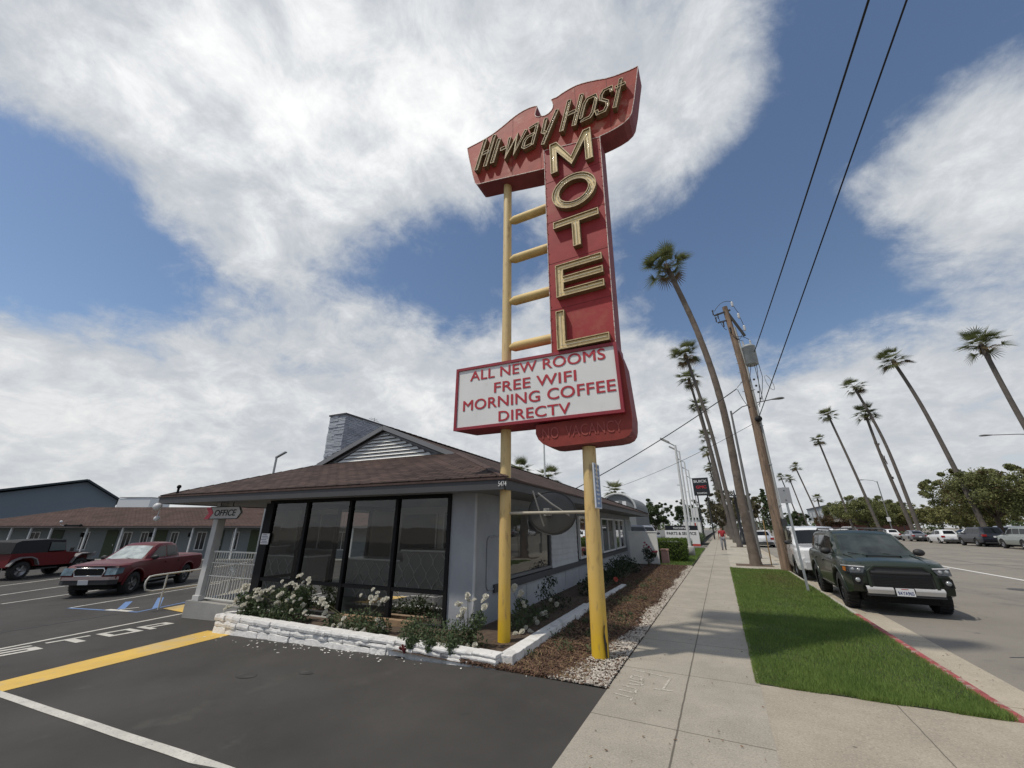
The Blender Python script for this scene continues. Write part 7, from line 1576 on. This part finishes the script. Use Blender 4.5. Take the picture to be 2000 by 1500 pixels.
for i, (Y, X, zt, lb) in enumerate(((29, -1.95, 7.05, 'thickest white lamp post with a tilted head beside the clipped hedge'), (43, -2.6, 9.0, 'second white lamp post of the forecourt, head over the black dealer sign edge'), (52, -2.75, 9.2, 'third white lamp post, crossing the black dealer sign'), (62, -2.9, 9.4, 'fourth white lamp post, in front of the dealer sign legs'), (74, -3.0, 9.4, 'thinnest white lamp post on the forecourt edge'))):
    t = thing('forecourt_lamp', lb, 'lamp post', (X, Y, 0), 0, 'white lamp posts along the forecourt'); MB().tube([(0, 0, .5), (-.0, 0, zt)], [.095, .075], 12).build('post', lampw, t)
    MB().lathe([(.001, 0), (.26, 0), (.26, .52), (.20, .58), (.001, .58)], n=14).build('base', mat('lamp_base_concrete', (0.36, 0.35, 0.33), .9), t)
    a = MB(); a.bar((0, 0, zt-.06), (-.42, -.1, zt+.22), .07, .06).box((-.62, -.15, zt+.36), (.62, .34, .12), Euler((0, R(32), 0)).to_matrix()); a.build('lamp_head', mat('lamp_head_grey', (0.28, 0.28, 0.27), .5), t)
    MB().box((-.14, 0, zt*.62), (.2, .1, .06)).build('bracket', lampw, t)
t = thing('flag_pole', 'thin white pole rising behind the office roof below the message board', 'pole', (-16.2, 40, -.1)); MB().tube([(0, 0, 0), (0, 0, 11.5)], [.12, .09], 10).build('shaft', lampw, t); MB().ball((0, 0, 11.6), .16, 10, 6).build('finial', lampw, t)
t = thing('lot_light', 'small bent grey light pole poking over the low slope of the office roof', 'lamp post', (-22.35, 14, -.6)); MB().tube([(0, 0, 0), (0, 0, 5.9), (.0, 0, 6.12)], .06, 8).build('post', galv, t); MB().bar((-.03, 0, 6.1), (.62, .1, 6.38), .16, .06).build('lamp_head', galv, t)
# black ornate twin street lamp
t = thing('twin_lamp_post', 'black ornate twin arm lamp post standing between the two near palm trunks', 'street lamp', (1.86, 49.9, 0)); bk = mat('lamp_black', (0.012, 0.012, 0.013), .45)
MB().lathe([(.34, 0), (.34, .5), (.22, .6), (.20, 1.1), (.13, 1.3), (.11, 4.6), (.16, 4.7), (.10, 4.85), (.05, 5.5)], n=12).build('post', bk, t)
mb = MB(); mb.bar((-.85, 0, 4.95), (.85, 0, 4.95), .08, .1)
for s in (1, -1): mb.lathe([(.05, 4.95), (.09, 5.0), (.24, 5.45), (.26, 5.5), (.05, 5.75), (.02, 5.85)], (s*.75, 0, 0), 10)
mb.build('lantern_arms', bk, t)
t = thing('twin_lamp_post', 'smaller black twin lamp post far along the near pavement', 'street lamp', (1.9, 78, 0)); MB().lathe([(.3, 0), (.2, .6), (.11, 1.3), (.11, 4.6), (.05, 5.5)], n=8).bar((-.85, 0, 4.95), (.85, 0, 4.95), .08, .1).build('post', bk, t)
# back of a parking sign on its post, and a thin stake
t = thing('road_sign', 'blank grey back of a road sign on a slanted metal post in the lawn', 'sign', (1.93, 14.78, 0)); MB().bar((-.0, 0, -.05), (-.03, 0, 2.86), .06, .04).build('post', mat('sign_post_galvanised', (0.40, 0.42, 0.43), .5, .5, var=.15, vscale=9), t); MB().box((-.03, -.035, 2.62), (.30, .008, .46)).build('plate', mat('sign_back_aluminium', (0.36, 0.37, 0.38), .45, .4), t, bevel=.003)
mb = MB()
for z in (2.48, 2.76): mb.box((-.03, -.043, z), (.03, .012, .03))
mb.build('bolt', dkmetal, t)
t = MB().tube([(0, 0, 0), (.03, 0, 2.05)], .028, 6).build('wooden_stake', mat('stake_tan', (0.42, 0.27, 0.11), .8)); t.location = (1.91, 24.1, 0); tag(t, 'thin tan stake standing between the big palm and the brown pole', 'stake')
for i, (x, y, w, lb) in enumerate(((1.25, 23.5, 1.35, 'square soil well round the foot of the tallest palm'), (1.3, 44, 1.2, 'square soil well round the foot of the second palm'))):
    o = fast('tree_well', [(x-w/2-.2, y-w/2, .004), (x+w/2, y-w/2, .004), (x+w/2, y+w/2, .004), (x-w/2-.2, y+w/2, .004)], [(0, 1, 2, 3)], mat('well_soil', (0.11, 0.075, 0.05), .95, var=.3, vscale=6)); o['kind'] = 'structure'
# dealer signs
t = thing('dealer_pylon_sign', 'black square dealer sign reading BUICK and GMC on tall legs', 'sign', (-1.8, 70, 0)); zc_ = 7.75
MB().bb(-1.15, 1.15, -.25, .25, 6.4, 9.1).build('panel', mat('sign_black', (0.012, 0.014, 0.018), .3), t, bevel=.03)
text_obj('lettering', 'BUICK', 1, frame((-.95, -.262, 8.35), (1, 0, 0), (0, 0, 1)), mat('sign_white', (.6, .6, .6), .5), t, fitw=1.9, fith=.42, bold=.02)
text_obj('lettering', 'GMC', 1, frame((-.75, -.262, 7.45), (1, 0, 0), (0, 0, 1)), mat('sign_gmc_red', (.45, .02, .03), .5), t, fitw=1.5, fith=.45, bold=.03)
text_obj('lettering', 'THOMPSON', 1, frame((-.7, -.262, 6.62), (1, 0, 0), (0, 0, 1)), mat('sign_white', ()), t, fitw=1.4, fith=.24, bold=.02)
MB().tube([(-.7, 0, 0), (-.7, 0, 6.4)], .10, 8).tube([(.7, 0, 0), (.7, 0, 6.4)], .10, 8).bar((-.7, 0, 5.0), (.7, 0, 5.0), .08).build('legs', dkmetal, t)
t = thing('parts_service_sign', 'white monument sign with black cap reading PARTS & SERVICE on the forecourt edge', 'sign', (-3.2, 41, 0))
MB().bb(-1.5, 1.35, -.25, .25, .30, 1.45).build('panel', mat('monument_white', (.70, .70, .69), .5), t, bevel=.02); MB().bb(-1.45, 1.3, -.24, .24, 1.451, 1.85).build('cap', mat('sign_black', ()), t)
MB().bb(-1.5, 1.35, -.27, .27, .14, .299).build('red_base', mat('monument_red', (.40, .04, .03), .6), t); MB().bb(-1.6, 1.6, -.5, .5, 0, .139).build('plinth', mat('plinth_grey', (.3, .28, .26), .8), t)
text_obj('lettering', 'THOMPSON', 1, frame((-.75, -.243, 1.53), (1, 0, 0), (0, 0, 1)), mat('sign_white', ()), t, fitw=1.4, fith=.2, bold=.02)
text_obj('lettering', 'PARTS & SERVICE', 1, frame((-1.35, -.253, 1.05), (1, 0, 0), (0, 0, 1)), mat('sign_black', ()), t, fitw=2.5, fith=.26, bold=.03)
# far buildings
t = thing('flat_roofed_store', 'two storey flat roofed grey building with a white band far across the street', 'building', (33, 158, 0)); MB().bb(0, 16, 0, 38, 0, 3.3).build('ground_floor', mat('store_brick', (.20, .09, .07), .9, var=.2), t); MB().bb(-1.5, 16, -1, 39, 3.9, 8.2).build('upper_floor', mat('store_grey', (.25, .28, .31), .8), t); MB().bb(-1.8, 16.2, -1.3, 39.3, 3.301, 3.899).build('white_band', mat('store_white', (.65, .65, .63), .7), t); MB().bb(-1.7, 16.1, -1.2, 39.2, 8.201, 8.5).build('parapet', mat('store_dark', (.06, .06, .065), .7), t)
mb = MB()
for k in range(6): mb.bb(-1.53, -1.501, 1+k*6, 5+k*6, 5, 7)
mb.build('window_band', mat('store_glass', (.08, .10, .12), .1), t)
t = thing('teal_shop_building', 'small teal and grey building at the end of the street behind the white parked car', 'building', (24.5, 232, 0)); MB().bb(0, 6, 0, 14, 0, 6.0).build('wall', mat('teal_wall', (.10, .17, .16), .8), t); MB().bb(6.2, 11, 0, 14, 0, 7.0).build('annex', mat('grey_annex', (.23, .22, .21), .8), t); MB().prism([(6, 7.0), (11.3, 7.0), (8.6, 8.4)], 'y', -.3, 14.3).build('roof', mat('annex_roof', (.12, .08, .075), .8), t)
mb = MB()
for k in range(3): mb.bb(.6+k*1.8, 1.6+k*1.8, -.06, -.003, 1.2, 3.2)
mb.build('windows', mat('store_glass', ()), t)
t = thing('white_showroom_corner', 'white low showroom corner with red stripe seen past the parts sign', 'building', (-3.6, 66, 0)); MB().bb(-1.3, 1.0, 0, 9, 0, 2.5).build('wall', mat('monument_white', ()), t); MB().bb(-1.32, 1.02, -.03, 9.03, 2.501, 2.75).build('parapet', mat('store_grey', ()), t); MB().bb(.2, .5, -.04, -.002, 0, 2.3).bb(-.5, -.3, -.04, -.002, 0, 2.3).build('red_stripe', mat('monument_red', ()), t)
t = thing('white_banner', 'small white banner between the forecourt lamp posts and the brownish tree', 'banner', (-3.4, 64, 0)); MB().tube([(0, 0, 0), (0, 0, 4.4)], .05, 6).build('pole', galv, t); MB().bb(-.05, .75, -.03, .03, 3.0, 4.3).build('cloth', mat('sign_white', ()), t)
# fence line at the far car park
t = thing('low_hedge_row', 'low dark hedge along the far pavement behind the parked cars', 'hedge', (30.2, 90, 0)); cen = [(rr.uniform(-.5, .5), y, .5) for y in np.arange(-48, 70, .8)]; V = leaves(cen, [.65]*len(cen), 60, .14, rr); fast('foliage', V, np.arange(4*len(V)).reshape(-1, 4), lm_dark, t)
# ================================================================== THE WALKING MAN
def skin(name, V, E, Rr, m, parent, sub=1):
    me = bpy.data.meshes.new(name); me.from_pydata(V, E, []); o = link(me, name, parent, m)
    md = o.modifiers.new('skin', 'SKIN'); md.use_smooth_shade = True
    sv = me.skin_vertices[0].data
    for i, r in enumerate(Rr): sv[i].radius = (r, r) if not isinstance(r, tuple) else r
    sv[0].use_root = True
    s = o.modifiers.new('subdivision', 'SUBSURF'); s.levels = sub; s.render_levels = sub; return o
ps = thing('person', 'man in a red shirt and grey trousers walking towards the camera on the pavement', 'person', (-.02, 37.8, 0), R(180+2)); skn = mat('skin', (0.34, 0.19, 0.13), .6)
# local: x to his left, y forward (he faces the camera), z up
J = {'pel': (0, 0, .92), 'sp': (0, .01, 1.12), 'ch': (0, .01, 1.32), 'nk': (0, 0, 1.46), 'hd0': (0, .01, 1.54), 'hd1': (0, .02, 1.64), 'hd2': (0, .01, 1.71),
 'hl': (.10, 0, .88), 'kl': (.12, .16, .50), 'al': (.12, .12, .08), 'fl': (.13, .25, .04), 'hr': (-.10, 0, .88), 'kr': (-.12, .02, .48), 'ar': (-.12, -.26, .14), 'fr': (-.12, -.18, .03),
 'sl': (.19, 0, 1.40), 'el': (.25, -.08, 1.13), 'wl': (.26, .0, .88), 'pl': (.26, .04, .80), 'sr': (-.19, 0, 1.40), 'er': (-.26, .02, 1.12), 'wr': (-.24, .18, .95), 'pr': (-.24, .22, .88)}
def sk(name, keys, edges, rad, m, parent, sub=1): idx = {k: i for i, k in enumerate(keys)}; return skin(name, [J[k] for k in keys], [(idx[a], idx[b]) for a, b in edges], [rad[k] for k in keys], m, parent, sub)
keys = list(J); ed = [('pel', 'sp'), ('sp', 'ch'), ('ch', 'nk'), ('nk', 'hd0'), ('hd0', 'hd1'), ('hd1', 'hd2'), ('pel', 'hl'), ('hl', 'kl'), ('kl', 'al'), ('al', 'fl'), ('pel', 'hr'), ('hr', 'kr'), ('kr', 'ar'), ('ar', 'fr'), ('ch', 'sl'), ('sl', 'el'), ('el', 'wl'), ('wl', 'pl'), ('ch', 'sr'), ('sr', 'er'), ('er', 'wr'), ('wr', 'pr')]
rad = dict(pel=.13, sp=.12, ch=.14, nk=.055, hd0=.075, hd1=.095, hd2=.06, hl=.085, kl=.058, al=.042, fl=.035, hr=.085, kr=.058, ar=.042, fr=.035, sl=.06, el=.043, wl=.028, pl=.038, sr=.06, er=.043, wr=.028, pr=.038)
body = sk('body', keys, ed, rad, skn, ps)
for s, w, p in ((1, 'wl', 'pl'), (-1, 'wr', 'pr')):
    for k in range(5):
        a = Vector(J[p]); dd = (Vector(J[p])-Vector(J[w])).normalized(); off_ = Vector((0, (k-2)*.018, 0)) if k < 4 else Vector((-s*.01, .045, .02)); l = (.06, .07, .072, .06, .04)[k]
        MB().tube([a+off_*.8, a+off_+dd*l*.6, a+off_+dd*l+Vector((-s*.012, .008, 0))], [.010, .009, .006], 6).build('finger', skn, body)
mb = MB(); mb.ball((0, .105, 1.635), .016, 6, 5, (1, 1.4, 1.6)); mb.ball((.095, .0, 1.64), .02, 6, 5, (.5, 1, 1.5)).ball((-.095, .0, 1.64), .02, 6, 5, (.5, 1, 1.5)); mb.build('nose_and_ears', skn, body)
mb = MB(); mb.ball((.035, .095, 1.66), .012, 6, 4).ball((-.035, .095, 1.66), .012, 6, 4).box((0, .10, 1.585), (.05, .01, .01)); mb.build('eyes_and_mouth', mat('face_dark', (0.04, 0.02, 0.018)), body)
mb = MB(); mb.ball((0, -.015, 1.69), .105, 12, 8, (.95, 1.05, .75)); mb.build('hair', mat('hair_dark', (0.015, 0.012, 0.01), .8), ps)
r2 = {k: v+.022 for k, v in rad.items()}; r2['sl'] = .085; r2['el'] = .062; r2['er'] = .062; r2['sr'] = .085; r2['nk'] = .06; r2['pel'] = .155
J['ml'] = tuple(Vector(J['sl']).lerp(Vector(J['el']), .75)); J['mr'] = tuple(Vector(J['sr']).lerp(Vector(J['er']), .75)); r2['ml'] = .066; r2['mr'] = .066; J['nb'] = (0, 0, 1.43); r2['nb'] = .075
sk('shirt', ['pel', 'sp', 'ch', 'nb', 'sl', 'ml', 'sr', 'mr'], [('pel', 'sp'), ('sp', 'ch'), ('ch', 'nb'), ('ch', 'sl'), ('sl', 'ml'), ('ch', 'sr'), ('sr', 'mr')], r2, mat('red_shirt', (0.30, 0.018, 0.025), .8), ps)
r3 = dict(pel=.15, hl=.115, kl=.085, al=.07, hr=.115, kr=.085, ar=.07)
sk('trousers', ['pel', 'hl', 'kl', 'al', 'hr', 'kr', 'ar'], [('pel', 'hl'), ('hl', 'kl'), ('kl', 'al'), ('pel', 'hr'), ('hr', 'kr'), ('kr', 'ar')], r3, mat('grey_trousers', (0.20, 0.20, 0.215), .85), ps)
for k, (x, y, z, rx) in enumerate(((.13, .19, .05, 0), (-.12, -.22, .075, .45))): MB().ball((0, 0, 0), 1, 10, 6, (.055, .15, .05)).build('shoe', mat('shoe_black', (0.015, 0.015, 0.015), .6), ps); s_ = [c for c in ps.children if c.name.startswith('shoe')][-1]; s_.location = (x, y, z); s_.rotation_euler = (rx, 0, 0)
